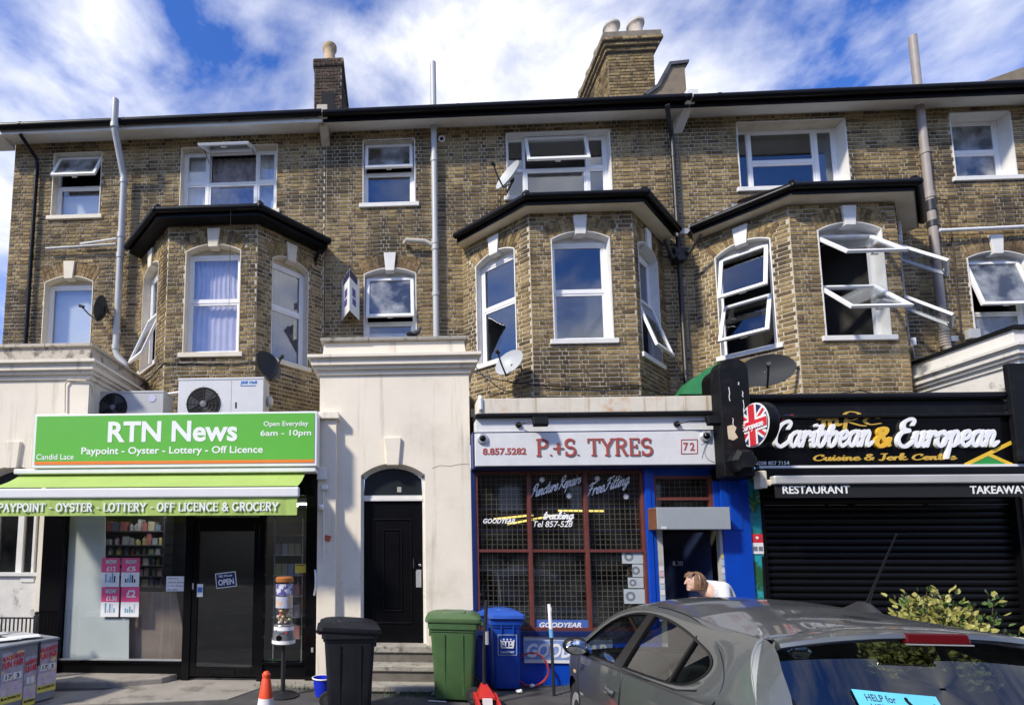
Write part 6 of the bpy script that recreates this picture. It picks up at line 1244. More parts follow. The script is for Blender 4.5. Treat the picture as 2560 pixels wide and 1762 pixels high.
m = MB(); m.lathe([(.112, 1.425), (.115, 1.435), (.115, 1.475), (.10, 1.49)], (x, y, 0), 28); m.build('lid', mat('vend_orange', (.40, .14, .035), .4), VM, smooth=True, angle=40)
m = MB(); m.lathe([(.109, 1.26), (.109, 1.40)], (x, y, 0), 28, cap=False); m.build('printed_band', mat('band_union', (.62, .60, .66), .5, var=.1, c2=(.08, .08, .3), c2scale=16, c2lo=.5, c2hi=.53), VM, smooth=True)
m = MB(); m.lathe([(.109, 1.10), (.109, 1.245)], (x, y, 0), 28, cap=False); m.build('printed_band', mat('band_mixed', (.6, .42, .30), .5, var=.2, c2=(.45, .5, .62), c2scale=13, c2lo=.48, c2hi=.51), VM, smooth=True)
rv_ = random.Random(5); cols = [mat('cap%d' % i, c, .4) for i, c in enumerate(((.6, .15, .1), (.65, .5, .35), (.55, .52, .3), (.7, .68, .65), (.45, .16, .2), (.6, .35, .15)))]
for i in range(46):
    a, q = rv_.uniform(0, 6.28), rv_.uniform(.02, .08); m = MB(); m.ball((x + q * math.cos(a), y + q * math.sin(a), .91 + i * .0036 + rv_.uniform(0, .01)), .022, 10, 6); m.build('capsule', rv_.choice(cols), VM, smooth=True)
# trolley jack: red frame, saddle arm, long black handle
x, y = G(1218, 1775); TJ = thing('trolley_jack', 'red trolley jack with a long upright black handle between the bins', 'jack', (x, y, 0))
mat('jack_red', (.50, .03, .025), .4, var=.15)
for sx in (-.13, .10): m = MB(); m.prismx([(y - .35, .04), (y + .22, .04), (y + .22, .15), (y + .1, .17), (y - .2, .12), (y - .35, .09)], x + sx, x + sx + .03); m.build('side_plate', 'jack_red', TJ, bevel=.006)
m = MB(); m.hexa([(x - .10, y - .05, .13), (x + .10, y - .05, .13), (x + .10, y + .2, .13), (x - .10, y + .2, .13), (x - .09, y - .05, .17), (x + .09, y - .05, .17), (x + .03, y + .22, .26), (x - .03, y + .22, .26)]); m.build('lift_arm', 'jack_red', TJ, bevel=.006)
m = MB(); m.box(x - .06, x + .05, y - .07, y - .052, .05, .15); m.build('paper_label', 'flag_white', TJ)
for sx in (-.16, .15): m = MB(); m.lathe([(.05, -.02), (.05, .02)], (x + sx, y + .1, .05), 16, 'X'); m.build('wheel', 'dark_iron', TJ, smooth=True, angle=40)
hp = W3(1216, 1500, y + .12); m = MB(); m.tube([(x, y + .2, .2), (x - .0, y + .16, .6), (hp[0], hp[1], hp[2])], .021, 10); m.build('handle', 'dark_iron', TJ, smooth=True)
m = MB(); m.tube([(x + .035, y + .13, .72), (x + .035, y + .13, .87)], .022, 10); m.build('hose_fitting', 'alu', TJ, smooth=True)
x, y = 1.66, 6.6; pp = W3(1374, 1510, 6.9); PL = thing('umbrella_pole', 'thin black pole with a white and blue tip before the tyre shop window', 'pole', (pp[0], 6.9, 0))
m = MB(); m.tube([(pp[0] + .02, 6.9, 0), (pp[0] + .01, 6.9, .72)], .02, 8); m.build('shaft', 'dark_iron', PL, smooth=True)
m = MB(); m.tube([(pp[0] + .01, 6.9, .72), (pp[0] + .005, 6.9, .83)], .026, 8); m.build('blue_sleeve', mat('sky_blue', (.15, .4, .7), .5), PL, smooth=True)
m = MB(); m.tube([(pp[0] + .005, 6.9, .83), (pp[0] - .002, 6.9, 1.02), (pp[0], 6.9, 1.08), (pp[0] - .01, 6.9, 1.14)], [.024, .022, .026, .018], 8); m.build('white_tip', 'flag_white', PL, smooth=True)
# red hose coil by the stall riser
m = MB(); q = W3(1330, 1690, 7.25); m.tube([(q[0] + .22 * math.cos(t * .35), 7.26 + .02 * math.sin(t), .24 + .22 * math.sin(t * .35)) for t in range(40)], .012, 6); tag(m.build('air_hose', mat('hose_red', (.3, .03, .03), .5), smooth=True), 'coil of thin red air hose against the blue stall riser', 'hose')

# ---------------------------------------------------------------- street cabinet with fair posters, railing
mat('cabinet', (0.24, 0.255, 0.27), 0.6, var=0.2, c2=(.08, .085, .09), c2scale=5); mat('cab_top', (0.42, 0.45, 0.50), 0.6, var=0.25, scale=9, c2=(.7, .7, .7), c2scale=7, c2lo=.5, c2hi=.6)
ang = math.atan2(.63, .23)
CB = thing('street_cabinet', 'grey street cabinet plastered with fun fair posters', 'cabinet', (-4.49, 5.80, 0), rot=(0, 0, ang))   # local +x along the poster face, -y towards the street
m = MB(); m.box(-.02, .69, 0, .82, .02, .72); m.build('body', 'cabinet', CB, bevel=.012)
m = MB(); m.hexa([(-.04, -.02, .72), (.71, -.02, .72), (.71, .84, .72), (-.04, .84, .72), (-.03, -.01, .75), (.70, -.01, .75), (.70, .83, .78), (-.03, .83, .78)]); m.build('lid', 'cabinet', CB, bevel=.01)
rc = random.Random(8)
for i in range(9):
    px_, py_ = rc.uniform(.02, .5), rc.uniform(.02, .6); m = MB(); mm = Matrix.Translation((px_ + .1, py_ + .1, .768 + .0025 * i + py_ * .035)) @ Matrix.Rotation(rc.uniform(-.5, .5), 4, 'Z') @ Matrix.Rotation(.036, 4, 'X'); m.obox(mm, rc.uniform(.2, .32), rc.uniform(.16, .25), .002); m.build('paper_sheet', rc.choice(['flag_white', mat('paper_a', (.6, .62, .66), .7, var=.2), mat('paper_b', (.5, .5, .48), .7, c2=(.2, .22, .4), c2scale=18)]), CB)
mat('poster_dark', (.40, .36, .44), .6, var=.5, scale=9, c2=(.8, .55, .25), c2scale=14, c2lo=.55, c2hi=.6); mat('poster_pink', (.65, .52, .64), .6, var=.3, scale=12, c2=(.6, .58, .5), c2scale=16, c2lo=.5, c2hi=.56); mat('poster_yellow', (.80, .70, .14), .6, var=.1); mat('fair_red', (.62, .03, .05), .5)
for x0, x1, zt2, f in ((.02, .27, .67, 1), (.285, .43, .58, 0), (.45, .685, .69, 1)):
    pk = MB(); pk.box(x0, x1, -.004, 0, zt2 - .34, zt2); po = pk.build('poster', 'poster_dark', CB)
    q = MB(); q.box(x0, x1, -.004, 0, zt2 - .49, zt2 - .342); q.build('poster', 'poster_pink', CB)
    q = MB(); q.box(x0, x1, -.004, 0, zt2 - .57, zt2 - .492); yl = q.build('poster', 'poster_yellow', CB)
    def ptext(s, a, b, w_, h_, m_, bold=.02, tilt=.12, par=CB):
        me = mesh_text(s, w_, h_, bold=bold); me.transform(Matrix(((1, 0, 0, a), (0, 0, -1, -.005), (tilt, 1, 0, b), (0, 0, 0, 1)))); link('lettering', me, m_, par)
    wd = x1 - x0
    for s_, b_, h_, m_ in (('BLACKHEATH', .10, .05, 'fair_red'), ('FUN FAIR', .19, .075, 'fair_red')):
        q = MB(); ptext(s_, x0 + .008, zt2 - b_, wd * .95, h_, m_, .035)
    q = MB(); q.box(x0 + .03, x0 + wd * .46, -.0065, -.0045, zt2 - .315, zt2 - .24); q.box(x0 + wd * .54, x1 - .02, -.0065, -.0045, zt2 - .315, zt2 - .24); q.build('date_box', 'flag_white', CB)
    if f:
        me = mesh_text('17', wd * .26, .05, bold=.02); me.transform(Matrix(((1, 0, 0, x0 + .05), (0, 0, -1, -.008), (0, 1, 0, zt2 - .303), (0, 0, 0, 1)))); link('lettering', me, 'purple_dark', CB)
        me = mesh_text('3', wd * .13, .05, bold=.02); me.transform(Matrix(((1, 0, 0, x0 + wd * .68), (0, 0, -1, -.008), (0, 1, 0, zt2 - .303), (0, 0, 0, 1)))); link('lettering', me, 'purple_dark', CB)
    me = mesh_text('BLACKHEATH', wd * .86, .028, bold=.02); me.transform(Matrix(((1, 0, 0, x0 + .012), (0, 0, -1, -.006), (0, 1, 0, zt2 - .53), (0, 0, 0, 1)))); link('lettering', me, 'black_matt', CB)
m = MB(); m.box(.435, .455, -.02, 0, .45, .735); m.build('hasp', 'dark_iron', CB)
RL = thing('railing', 'low black iron railing in front of the flaking panel', 'railing', (-5.6, 7.0, 0)); zr = AZ(45, 1542, 7.0)
xr = AX(88, 1535, 7.0)
m = MB(); m.box(xr - 1.5, xr, 6.985, 7.01, zr - .02, zr); m.build('top_rail', 'dark_iron', RL)
m = MB(); m.box(xr - 1.5, xr, 6.985, 7.01, .12, .14); m.build('bottom_rail', 'dark_iron', RL)
m = MB(); m.box(xr - .0, xr + .045, 6.97, 7.02, 0, zr + .03); m.ball((xr + .022, 6.995, zr + .055), .028); m.build('post', 'dark_iron', RL)
for i in range(24): m = MB(); xx = xr - .06 - i * .058; m.box(xx - .007, xx + .007, 6.99, 7.004, 0.0, zr - .02); m.build('baluster', 'dark_iron', RL)
# ---------------------------------------------------------------- the parked car (own axes: x forward, y left, z up; origin on the ground below the rear bumper)
mat('car_paint', (0.15, 0.16, 0.158), 0.36, metal=0.55, var=0.03, coat=0.9); mat('car_black', (0.008, 0.008, 0.009), 0.35); mat('car_trim', (0.02, 0.02, 0.022), 0.6)
mat('brake_red', (0.085, 0.003, 0.005), 0.2, var=.1, spec=.3); mat('seat_grey', (0.05, 0.052, 0.055), 0.9, var=.2); mat('mirror_glass', (.85, .87, .9), .03, metal=1.0, var=0)
CARA = -4.2
CAR = thing('parked_car', 'dark grey five-door hatchback parked nose-in with a blue sticker in its rear window', 'car', (2.335, 2.214, .075), rot=(0, rad(3.0), rad(90 + CARA)))
def lerp(P, x):
    if x <= P[0][0]: return P[0][1]
    for (a, b), (c, d) in zip(P, P[1:]):
        if x <= c: t = (x - a) / (c - a); t = t * t * (3 - 2 * t) * .5 + t * .5; return b + (d - b) * t
    return P[-1][1]
BELT = [(0, 1.06), (.5, 1.02), (1.5, .985), (2.5, .945), (3.05, .925), (3.5, .86), (3.8, .76), (4.0, .60)]
def ywid(x, z):
    f = 1 - .055 * ((x - 1.9) / 1.3) ** 2 if x > 1.9 else 1 - .03 * ((1.9 - x) / 1.3) ** 2
    if x > 3.3: f -= .28 * ((x - 3.3) / .7) ** 2
    if x < .55: f -= .16 * ((.55 - x) / .55) ** 2
    zb = lerp(BELT, x)
    if z <= zb: s = .845 + .02 * math.sin(math.pi * max(0, min(1, (z - .2) / .75))) - .035 * max(0, (z - .70) / .3) ** 2 - .05 * max(0, (.3 - z) / .2)
    else: s = .845 + .0 - .035 * max(0, (zb - .70) / .3) ** 2 - .50 * (z - zb) - .12 * (z - zb) ** 2
    return s * f
DLO = [(2.99, .955), (2.80, 1.085), (2.50, 1.245), (2.20, 1.34), (1.85, 1.385), (1.45, 1.38), (1.10, 1.335), (.83, 1.275), (.69, 1.235), (.63, 1.185), (.66, 1.12), (.80, 1.05), (1.0, 1.022), (1.4, 1.003), (2.0, .982), (2.6, .957)]
OUT = [(3.16, .94), (2.92, 1.10), (2.58, 1.285), (2.22, 1.395), (1.85, 1.437), (1.45, 1.437), (1.05, 1.410), (.68, 1.38), (.45, 1.368), (.30, 1.345), (.20, 1.25), (.10, 1.06), (.45, 1.0), (1.4, .965), (2.0, .945), (2.7, .925)]
def closed(P, n=8):
    out = []; m_ = len(P)
    for i in range(m_):
        a, b, c, d = [Vector((*P[(i + k - 1) % m_], 0)) for k in range(4)]
        for j in range(n):
            t = j / n; out.append(0.5 * ((2 * b) + (c - a) * t + (2 * a - 5 * b + 4 * c - d) * t * t + (3 * b - a - 3 * c + d) * t ** 3))
    return [(v.x, v.y) for v in out]
def radial(P, cx, cz, K=96):
    C = closed(P); res = []
    for k in range(K):
        a = 2 * math.pi * k / K; dx, dz = math.cos(a) * 3.2, math.sin(a); best = None
        for (x0, z0), (x1, z1) in zip(C, C[1:] + C[:1]):
            ex, ez = x1 - x0, z1 - z0; den = dx * ez - dz * ex
            if abs(den) < 1e-9: continue
            t = ((x0 - cx) * ez - (z0 - cz) * ex) / den; u = ((x0 - cx) * dz - (z0 - cz) * dx) / den
            if t > 0 and -1e-6 <= u <= 1 + 1e-6 and (best is None or t > best): best = t
        res.append((cx + dx * best, cz + dz * best))
    return res
RD, RO = radial(DLO, 1.75, 1.14), radial(OUT, 1.75, 1.14)
def side(x, z, sg, off=0.0): return (x, sg * (ywid(x, z) + off), z)
def rail(x): # z of the roof edge
    return lerp([(0.2, 1.365), (.40, 1.375), (.68, 1.39), (1.05, 1.425), (1.45, 1.447), (1.85, 1.447), (2.22, 1.405), (2.45, 1.335)], x)
for sg in (1, -1):
    m = MB(); rs = []
    for f in (0, .12, .5, .88, 1): rs.append([side(a[0] + (b[0] - a[0]) * f, a[1] + (b[1] - a[1]) * f, sg, .012 * math.sin(math.pi * f)) for a, b in zip(RO, RD)])
    rs.append([side(x, z, sg, -.03) for x, z in RD]); m.rings(rs, cap=False); m.build('side_frame', 'car_paint', CAR, smooth=True, angle=60)
    m = MB(); inner = [(1.75 + (x - 1.75) * .985, 1.14 + (z - 1.14) * .95) for x, z in RD]
    m.rings([[side(x, z, sg, .004) for x, z in RD], [side(x, z, sg, .006) for x, z in inner], [side(x, z, sg, -.02) for x, z in inner]], cap=False); m.build('window_seal', 'car_black', CAR, smooth=True, angle=60)
    def strip(x0b, x1b, x0t, x1t, nm, mm, off):
        q = MB(); rows = []
        for i in range(9):
            f = i / 8; zb_, zt_ = .955 + .03, 1.385
            z = .985 + (1.385 - .985) * f; xa, xb = x0b + (x0t - x0b) * f, x1b + (x1t - x1b) * f
            rows.append([side(xa, z, sg, off), side(xb, z, sg, off), side(xb, z, sg, off - .03), side(xa, z, sg, off - .03)])
        q.rings(rows); q.build(nm, mm, CAR)
    strip(1.72, 1.90, 1.60, 1.72, 'door_pillar', 'car_black', .007); strip(.985, 1.012, .885, .905, 'window_divider', 'car_black', .004)
    m = MB(); rows = [[side(1.75 + (x - 1.75) * f, 1.14 + (z - 1.14) * f, sg, -.012) for x, z in RD] for f in (1, .75, .5, .25, .02)]; m.rings(rows, cap=False); m.build('side_window', 'car_glass', CAR, smooth=True, angle=80)
    # lower body side with wheel arches
    m = MB(); n = 80; cols_ = []
    for i in range(n + 1):
        x = .02 + 3.93 * i / n; zb_ = .22
        for cx in (.66, 3.17):
            if abs(x - cx) < .36: zb_ = max(zb_, .31 + math.sqrt(max(0, .36 ** 2 - (x - cx) ** 2)))
        zt_ = lerp(BELT, x) - .0
        if x > .1 and x < 3.16: zt_ = min(zt_, lerp([(.1, 1.05), (.45, 1.0), (1.4, .965), (2.0, .945), (2.7, .925), (3.16, .925)], x)) + .004
        cols_.append([side(x, zb_ + (zt_ - zb_) * j / 8, sg) for j in range(9)])
    m.rings(cols_, cap=False, closed=False); m.build('body_side', 'car_paint', CAR, smooth=True, angle=60)
    q = MB(); q.tube([side(3.02, .935, sg, .006), side(2.4, .952, sg, .008), side(1.4, .985, sg, .008), side(.86, 1.005, sg, .006), side(.66, 1.045, sg, .004)], .007, 8); q.build('waist_trim', 'car_black', CAR, smooth=True)
    for P_, nm in (([(1.70, .96), (1.68, .80), (1.70, .55), (1.72, .3)], 'door_gap'), ([(2.92, .93), (2.90, .7), (2.86, .3)], 'door_gap'), ([(1.58, 1.437), (1.35, 1.43), (1.05, 1.40), (.80, 1.34), (.60, 1.25), (.48, 1.13), (.50, 1.0), (.70, .85), (.98, .72), (1.08, .55)], 'door_gap'), ([(1.66, 1.415), (1.60, 1.44)], 'door_gap')):
        q = MB(); q.tube([side(v.x, v.y, sg, .002 if z_ > 0 else 0) for z_, v in enumerate(smooth_pts(P_))], .0055, 6); q.build(nm, 'car_black', CAR, smooth=True)
    # handles, indicator, mirror
    for hx in (1.86, .95):
        q = MB(); q.tube([side(hx - .09, .795, sg, .012), side(hx - .07, .80, sg, .03), side(hx + .05, .805, sg, .032), side(hx + .085, .80, sg, .012)], .017, 10); q.build('door_handle', 'car_paint', CAR, smooth=True)
    q = MB(); q.box(*(3.04, 3.09) + tuple(sorted((sg * (ywid(3.06, .73) - .01), sg * (ywid(3.06, .73) + .008)))) + (.72, .75)); q.build('side_indicator', mat('amber', (.6, .4, .2), .3), CAR, bevel=.005)
    mc = side(2.62, 1.03, sg, .15); q = MB(); q.ball(mc, (.085, .115, .082), 20, 12); mi = q.build('door_mirror', 'car_black', CAR, smooth=True, angle=80)
    q = MB(); q.ball((mc[0] - .058, mc[1], mc[2]), (.04, .098, .068), 20, 12); q.v = [(min(a, mc[0] - .084) if a < mc[0] - .07 else a, b, c) for a, b, c in q.v]; q.build('mirror_glass', 'mirror_glass', mi, smooth=True)
    q = MB(); q.tube([side(2.66, .965, sg, 0), side(2.64, .98, sg, .08)], .03, 8); q.build('mirror_stalk', 'car_black', mi, smooth=True)
    for cx in (.66, 3.17):
        yv = sg * .70; q = MB(); q.lathe([(.20, -.09), (.295, -.085), (.31, -.06), (.31, .06), (.295, .085), (.20, .09)], (cx, 0, .31), 32, 'X'); q.v = [(cx + (b), yv + (a - cx), c) for a, b, c in q.v]; w_ = q.build('wheel', 'rubber', CAR, smooth=True, angle=40)
        q = MB(); q.lathe([(.205, -.05), (.205, .075), (.18, .085), (.05, .06), (.03, .07)], (0, 0, .31), 28, 'X'); q.v = [(cx + b, yv + sg * (a + .014), c) for a, b, c in q.v]; q.build('rim', 'alu', w_, smooth=True, angle=40)
        q = MB(); q.lathe([(.355, -.25), (.36, .12)], (0, 0, .31), 28, 'X', cap=False); q.v = [(cx + b, sg * (.72 + (a if a < 0 else .05)), c) for a, b, c in q.v]; q.build('wheel_arch', 'car_trim', CAR)
# roof skin, spoiler lip
m = MB(); rows = []
for i in range(31):
    x = .30 + (2.42 - .30) * i / 30; zr_ = rail(x) - .012; yr = ywid(x, zr_) + .004
    cw = .075 * (1 - max(0, (x - 1.9) / 1.6) ** 2) if x > .7 else .075 - .03 * ((.7 - x) / .4) ** 2
    rows.append([(x + (.10 * (1 - (q / 12) ** 2) if x > 2.3 else 0) * 0, yr * q / 12, zr_ + cw * (1 - abs(q / 12) ** 2.6)) for q in range(-12, 13)])
m.rings(rows, cap=False, closed=False); m.build('roof', 'car_paint', CAR, smooth=True, angle=80)
m = MB(); rows = []
for q in range(-12, 13):
    f = q / 12; y_ = .565 * f; e = abs(f) ** 2.4; xx = .155 + .09 * e; zc = 1.425 - .065 * e
    rows.append([(.36, y_ * .985, zc + .012 - .02 * e), (xx + .06, y_ * 1.01, zc + .004), (xx, y_ * 1.03, zc - .012), (xx - .006, y_ * 1.03, zc - .030), (xx + .03, y_ * 1.02, zc - .048), (.36, y_ * .985, zc - .05)])
m.rings(rows); sp_ = m.build('rear_spoiler', 'car_paint', CAR, smooth=True, angle=50)
m = MB(); m.hexa([(.140, -.125, 1.372), (.140, .125, 1.372), (.2, .125, 1.372), (.2, -.125, 1.372), (.147, -.12, 1.415), (.147, .12, 1.415), (.2, .12, 1.415), (.2, -.12, 1.415)]); bl = m.build('brake_light', 'brake_red', CAR, bevel=.006)
m = MB(); m.box(.137, .15, -.128, .128, 1.366, 1.371); m.build('lamp_trim', 'alu', bl)
# tailgate glass and its surround
def tg(y_, z): # rear surface: x from y,z
    f = y_ / .72; return .045 + .24 * max(0, (z - 1.0)) / .4 * 1.0 + .16 * abs(f) ** 2.6 + (0 if z > 1.0 else .06 * (1.0 - z))
RG = [(-.52, 1.365), (-.3, 1.385), (0, 1.39), (.3, 1.385), (.52, 1.365), (.60, 1.31), (.645, 1.22), (.605, 1.12), (.50, 1.0), (.36, .965), (0, .955), (-.36, .965), (-.50, 1.0), (-.605, 1.12), (-.645, 1.22), (-.60, 1.31)]
RGO = [(-.56, 1.375), (-.3, 1.398), (0, 1.40), (.3, 1.398), (.56, 1.375), (.64, 1.31), (.685, 1.20), (.71, 1.07), (.735, .93), (.45, .88), (0, .87), (-.45, .88), (-.735, .93), (-.71, 1.07), (-.685, 1.20), (-.64, 1.31)]
a_, b_ = closed(RG, 5), closed(RGO, 5)
m = MB(); m.rings([[(tg(y_, z) , y_, z) for y_, z in b_], [(tg(y_, z), y_, z) for y_, z in a_]], cap=False); m.build('tailgate_frame', 'car_paint', CAR, smooth=True, angle=60)
c_in = [(y_ * .965, 1.18 + (z - 1.18) * .93) for y_, z in a_]
m = MB(); m.rings([[(tg(y_, z) - .002, y_, z) for y_, z in a_], [(tg(y_, z) - .001, y_, z) for y_, z in c_in]], cap=False); m.build('glass_border', 'car_black', CAR, smooth=True, angle=60)
m = MB(); rows = [[(tg(y_ * f, 1.18 + (z - 1.18) * f) + .006, y_ * f, 1.18 + (z - 1.18) * f) for y_, z in a_] for f in (1, .85, .7, .5, .3, .02)]; m.rings(rows, cap=False); m.build('rear_window', 'car_glass', CAR, smooth=True, angle=80)
m = MB(); rows = []
for j in range(9):
    z = .35 + (.93 - .35) * j / 8; hw = .735 + (.07 if z < .8 else .07 * (.93 - z) / .13); rows.append([(tg(hw * k / 10, z) - .0 + .02 * 0, hw * k / 10, z) for k in range(-10, 11)])
m.rings(rows, cap=False, closed=False); m.build('tailgate', 'car_paint', CAR, smooth=True, angle=60)
for sg in (1, -1): # C pillar closing panel between side frame and tailgate
    m = MB(); rows = []
    for j in range(13):
        z = .90 + (1.37 - .90) * j / 12; ye = lerp([(.87, .735), (.93, .735), (1.07, .71), (1.20, .685), (1.31, .64), (1.375, .56)], z); p0 = (tg(ye, z) - .003, sg * ye, z)
        xs_ = lerp([(.9, .12), (1.06, .12), (1.25, .22), (1.345, .32), (1.37, .42)], z); p1 = side(xs_, z, sg, .001)
        cpt = Vector((p0[0] + .035, p1[1] * .985, z)); rows.append([tuple(Vector(p0) * (1 - t) ** 2 + cpt * 2 * t * (1 - t) + Vector(p1) * t * t) for t in [k / 10 for k in range(11)]])
    m.rings(rows, cap=False, closed=False); m.build('rear_pillar', 'car_paint', CAR, smooth=True, angle=60)
    q = MB(); q.ball((.17, sg * .70, .84), (.10, .06, .17), 14, 10); q.build('tail_lamp', 'brake_red', CAR, smooth=True)
# bonnet, windscreen, front, floor
m = MB(); rows = []
for i in range(13):
    x = 3.10 + .86 * i / 12; z = lerp(BELT, x); yr = ywid(x, z - .01); rows.append([(x, yr * k / 8, z + .06 * (1 - (k / 8) ** 2) - .0) for k in range(-8, 9)])
m.rings(rows, cap=False, closed=False); m.build('bonnet', 'car_paint', CAR, smooth=True, angle=60)
m = MB(); rows = []
for i in range(9):
    f = i / 8; x = 2.40 + .74 * f; z = 1.345 + (.955 - 1.345) * f; yr = ywid(x, z) - .01; rows.append([(x + .10 * (1 - (k / 8) ** 2), yr * k / 8, z + .09 * (1 - (k / 8) ** 2) * (1 - f * .5)) for k in range(-8, 9)])
m.rings(rows, cap=False, closed=False); m.build('windscreen', 'car_glass', CAR, smooth=True, angle=60)
m = MB(); m.prismz([(.06, -.72), (3.9, -.62), (3.9, .62), (.06, .72)], .2, .26); m.build('floor_pan', 'car_trim', CAR)
m = MB(); m.box(3.85, 3.93, -.6, .6, .25, .68); m.build('front_bumper', 'car_paint', CAR, bevel=.03)
m = MB(); rows = []
for z, o_ in ((.20, .03), (.26, -.02), (.40, -.055), (.52, -.05), (.58, -.01), (.60, .04)): rows.append([(tg(.80 * k / 12, .55) + o_ + .10 * max(0, abs(k / 12) - .75), .80 * k / 12, z) for k in range(-12, 13)])
m.rings(rows, cap=False, closed=False); m.build('rear_bumper', 'car_paint', CAR, smooth=True, angle=50)
m = MB(); m.box(-.005, .03, -.26, .26, .66, .77); m.build('number_plate', mat('plate_yellow', (.6, .45, .03), .5), CAR, bevel=.004)
# interior
for sg in (1, -1):
    s = MB(); s.hexa([(1.55, sg * .36 - .24, .30), (2.05, sg * .36 - .24, .30), (2.05, sg * .36 + .24, .30), (1.55, sg * .36 + .24, .30), (1.55, sg * .36 - .24, .52), (2.05, sg * .36 - .24, .55), (2.05, sg * .36 + .24, .55), (1.55, sg * .36 + .24, .52)])
    s.hexa([(1.52, sg * .36 - .23, .45), (1.66, sg * .36 - .23, .45), (1.66, sg * .36 + .23, .45), (1.52, sg * .36 + .23, .45), (1.30, sg * .36 - .20, 1.08), (1.40, sg * .36 - .20, 1.08), (1.40, sg * .36 + .20, 1.08), (1.30, sg * .36 + .20, 1.08)]); se = s.build('front_seat', 'seat_grey', CAR, bevel=.04, seg=3)
    s = MB(); s.ball((1.31, sg * .36, 1.21), (.055, .14, .085), 16, 10); s.build('headrest', 'seat_grey', se, smooth=True)
    s = MB(); s.ball((.66, sg * .36, 1.11), (.05, .15, .085), 16, 10); s.build('headrest', 'seat_grey', CAR, smooth=True)
s = MB(); s.hexa([(.85, -.62, .3), (1.25, -.62, .3), (1.25, .62, .3), (.85, .62, .3), (.85, -.62, .52), (1.25, -.62, .55), (1.25, .62, .55), (.85, .62, .52)]); s.hexa([(.78, -.62, .45), (.92, -.62, .45), (.92, .62, .45), (.78, .62, .45), (.60, -.60, 1.03), (.70, -.60, 1.03), (.70, .60, 1.03), (.60, .60, 1.03)]); s.build('rear_seat', 'seat_grey', CAR, bevel=.04, seg=3)
s = MB(); s.prismx([(2.55, .55), (3.1, .55), (3.12, .92), (2.85, .95), (2.6, .85)], -.7, .7); s.v = [(b, a, c) for a, b, c in s.v]; s.build('dashboard', 'car_trim', CAR, bevel=.03)
s = MB(); s.tube([(2.45 + .07 * math.sin(t * .3307), .36 + .18 * math.cos(t * .3307), .86 + .17 * math.sin(t * .3307)) for t in range(20)], .016, 8); s.build('steering_wheel', 'car_black', CAR, smooth=True)
s = MB(); s.box(.16, .62, -.62, .62, .92, .945); s.build('parcel_shelf', 'car_trim', CAR)
# aerial
q = MB(); q.rings([[(.56 + .13 * math.cos(t) * (1 - .75 * f) - .03 * f, .0 + .035 * math.sin(t) * (1 - .7 * f), 1.485 + .05 * f) for t in [k * math.pi / 8 for k in range(16)]] for f in (0, .3, .6, .85, 1)]); ae = q.build('aerial_base', 'car_trim', CAR, smooth=True, angle=60)
q = MB(); q.tube([(.50, 0, 1.53), (.46, 0, 1.60), (.28, 0, 1.86)], [.009, .006, .003], 8); q.build('aerial', 'car_black', ae, smooth=True)
# blue charity sticker inside the rear window
mat('sticker_cyan', (.12, .52, .72), .4, var=.12)
SX, SY, SZ = .115, .365, 1.05       # lower left corner as seen from behind
def on_glass(a, b, e): 
    y_ = SY - a; z = SZ + b - a * .05; return (tg(y_, z) - .006 - e, y_, z)
q = MB(); rows = [[on_glass(.01 + .30 * i / 6, 0, 0), on_glass(.01 + .30 * i / 6, .12, 0), on_glass(.01 + .30 * i / 6, .12, .002), on_glass(.01 + .30 * i / 6, 0, .002)] for i in range(7)]; q.rings(rows); stc = q.build('window_sticker', 'sticker_cyan', CAR)
for s_, a0, b0, w_, h_ in (('HELP for', .045, .082, .105, .026), ('HEROES', .05, .046, .115, .026)):
    me = mesh_text(s_, w_, h_, bold=.008, ext=.0)
    for v in me.vertices: v.co = Vector(on_glass(a0 + v.co.x, b0 + v.co.y, .004))
    link('lettering', me, 'purple_dark', stc)
for P_ in ([(.19, .095), (.20, .075), (.215, .045), (.21, .02)], [(.215, .06), (.235, .05), (.26, .055), (.285, .06)], [(.285, .085), (.29, .06), (.285, .02)], [(.19, .10), (.192, .102)]):
    q = MB(); stroke(q, P_, .012, .003, on_glass); q.build('silhouette', 'black_matt', stc)
# ---------------------------------------------------------------- inside the newsagent
def wtext(s, par, m, x0, x1, yb, yt, Y, bold=.01, **k):
    a, z0 = A(x0, yb, Y); return text(s, par, m, a, z0, Y, w=AX(x1, yb, Y) - a, h=AZ(x0, yt, Y) - z0, bold=bold, ext=.0008, **k)
mat('tube_white', (.8, .8, .8), .5, emit=(1, .98, .95), estr=6.0)
for i, (x0, x1, y0, y1) in enumerate(((-4.25, -3.45, 8.0, 8.25), (-3.2, -2.75, 8.7, 8.85), (-2.5, -1.75, 8.9, 9.05), (-1.85, -1.5, 8.5, 8.65))):
    Lp = thing('ceiling_light', ['wide lit ceiling panel above the newsagent shelves', 'small lit ceiling panel near the newsagent door frame', 'lit ceiling panel seen through the newsagent door', 'lit ceiling panel seen through the narrow side pane'][i], 'light', ((x0 + x1) / 2, y0, 2.6), 'lit ceiling panels of the newsagent')
    m = MB(); m.box(x0, x1, y0, y1, 2.58, 2.60); m.build('diffuser', 'tube_white', Lp); m = MB(); m.box(x0 - .02, x1 + .02, y0 - .02, y1 + .02, 2.601, 2.64); m.build('housing', 'white_upvc', Lp)
SY_ = 8.45; zs = [AZ(330, y, SY_) for y in (1326, 1361, 1386, 1412, 1439, 1465)]; sx0, sx1 = AX(255, 1380, SY_), AX(410, 1380, SY_)
SH = thing('display_shelf', 'dark shelving unit inside the newsagent window', 'shelves', ((sx0 + sx1) / 2, SY_, .05))
m = MB(); m.box(sx0, sx1, SY_ + .32, SY_ + .34, .05, zs[0] + .4); m.build('back_panel', 'shelf_dark', SH)
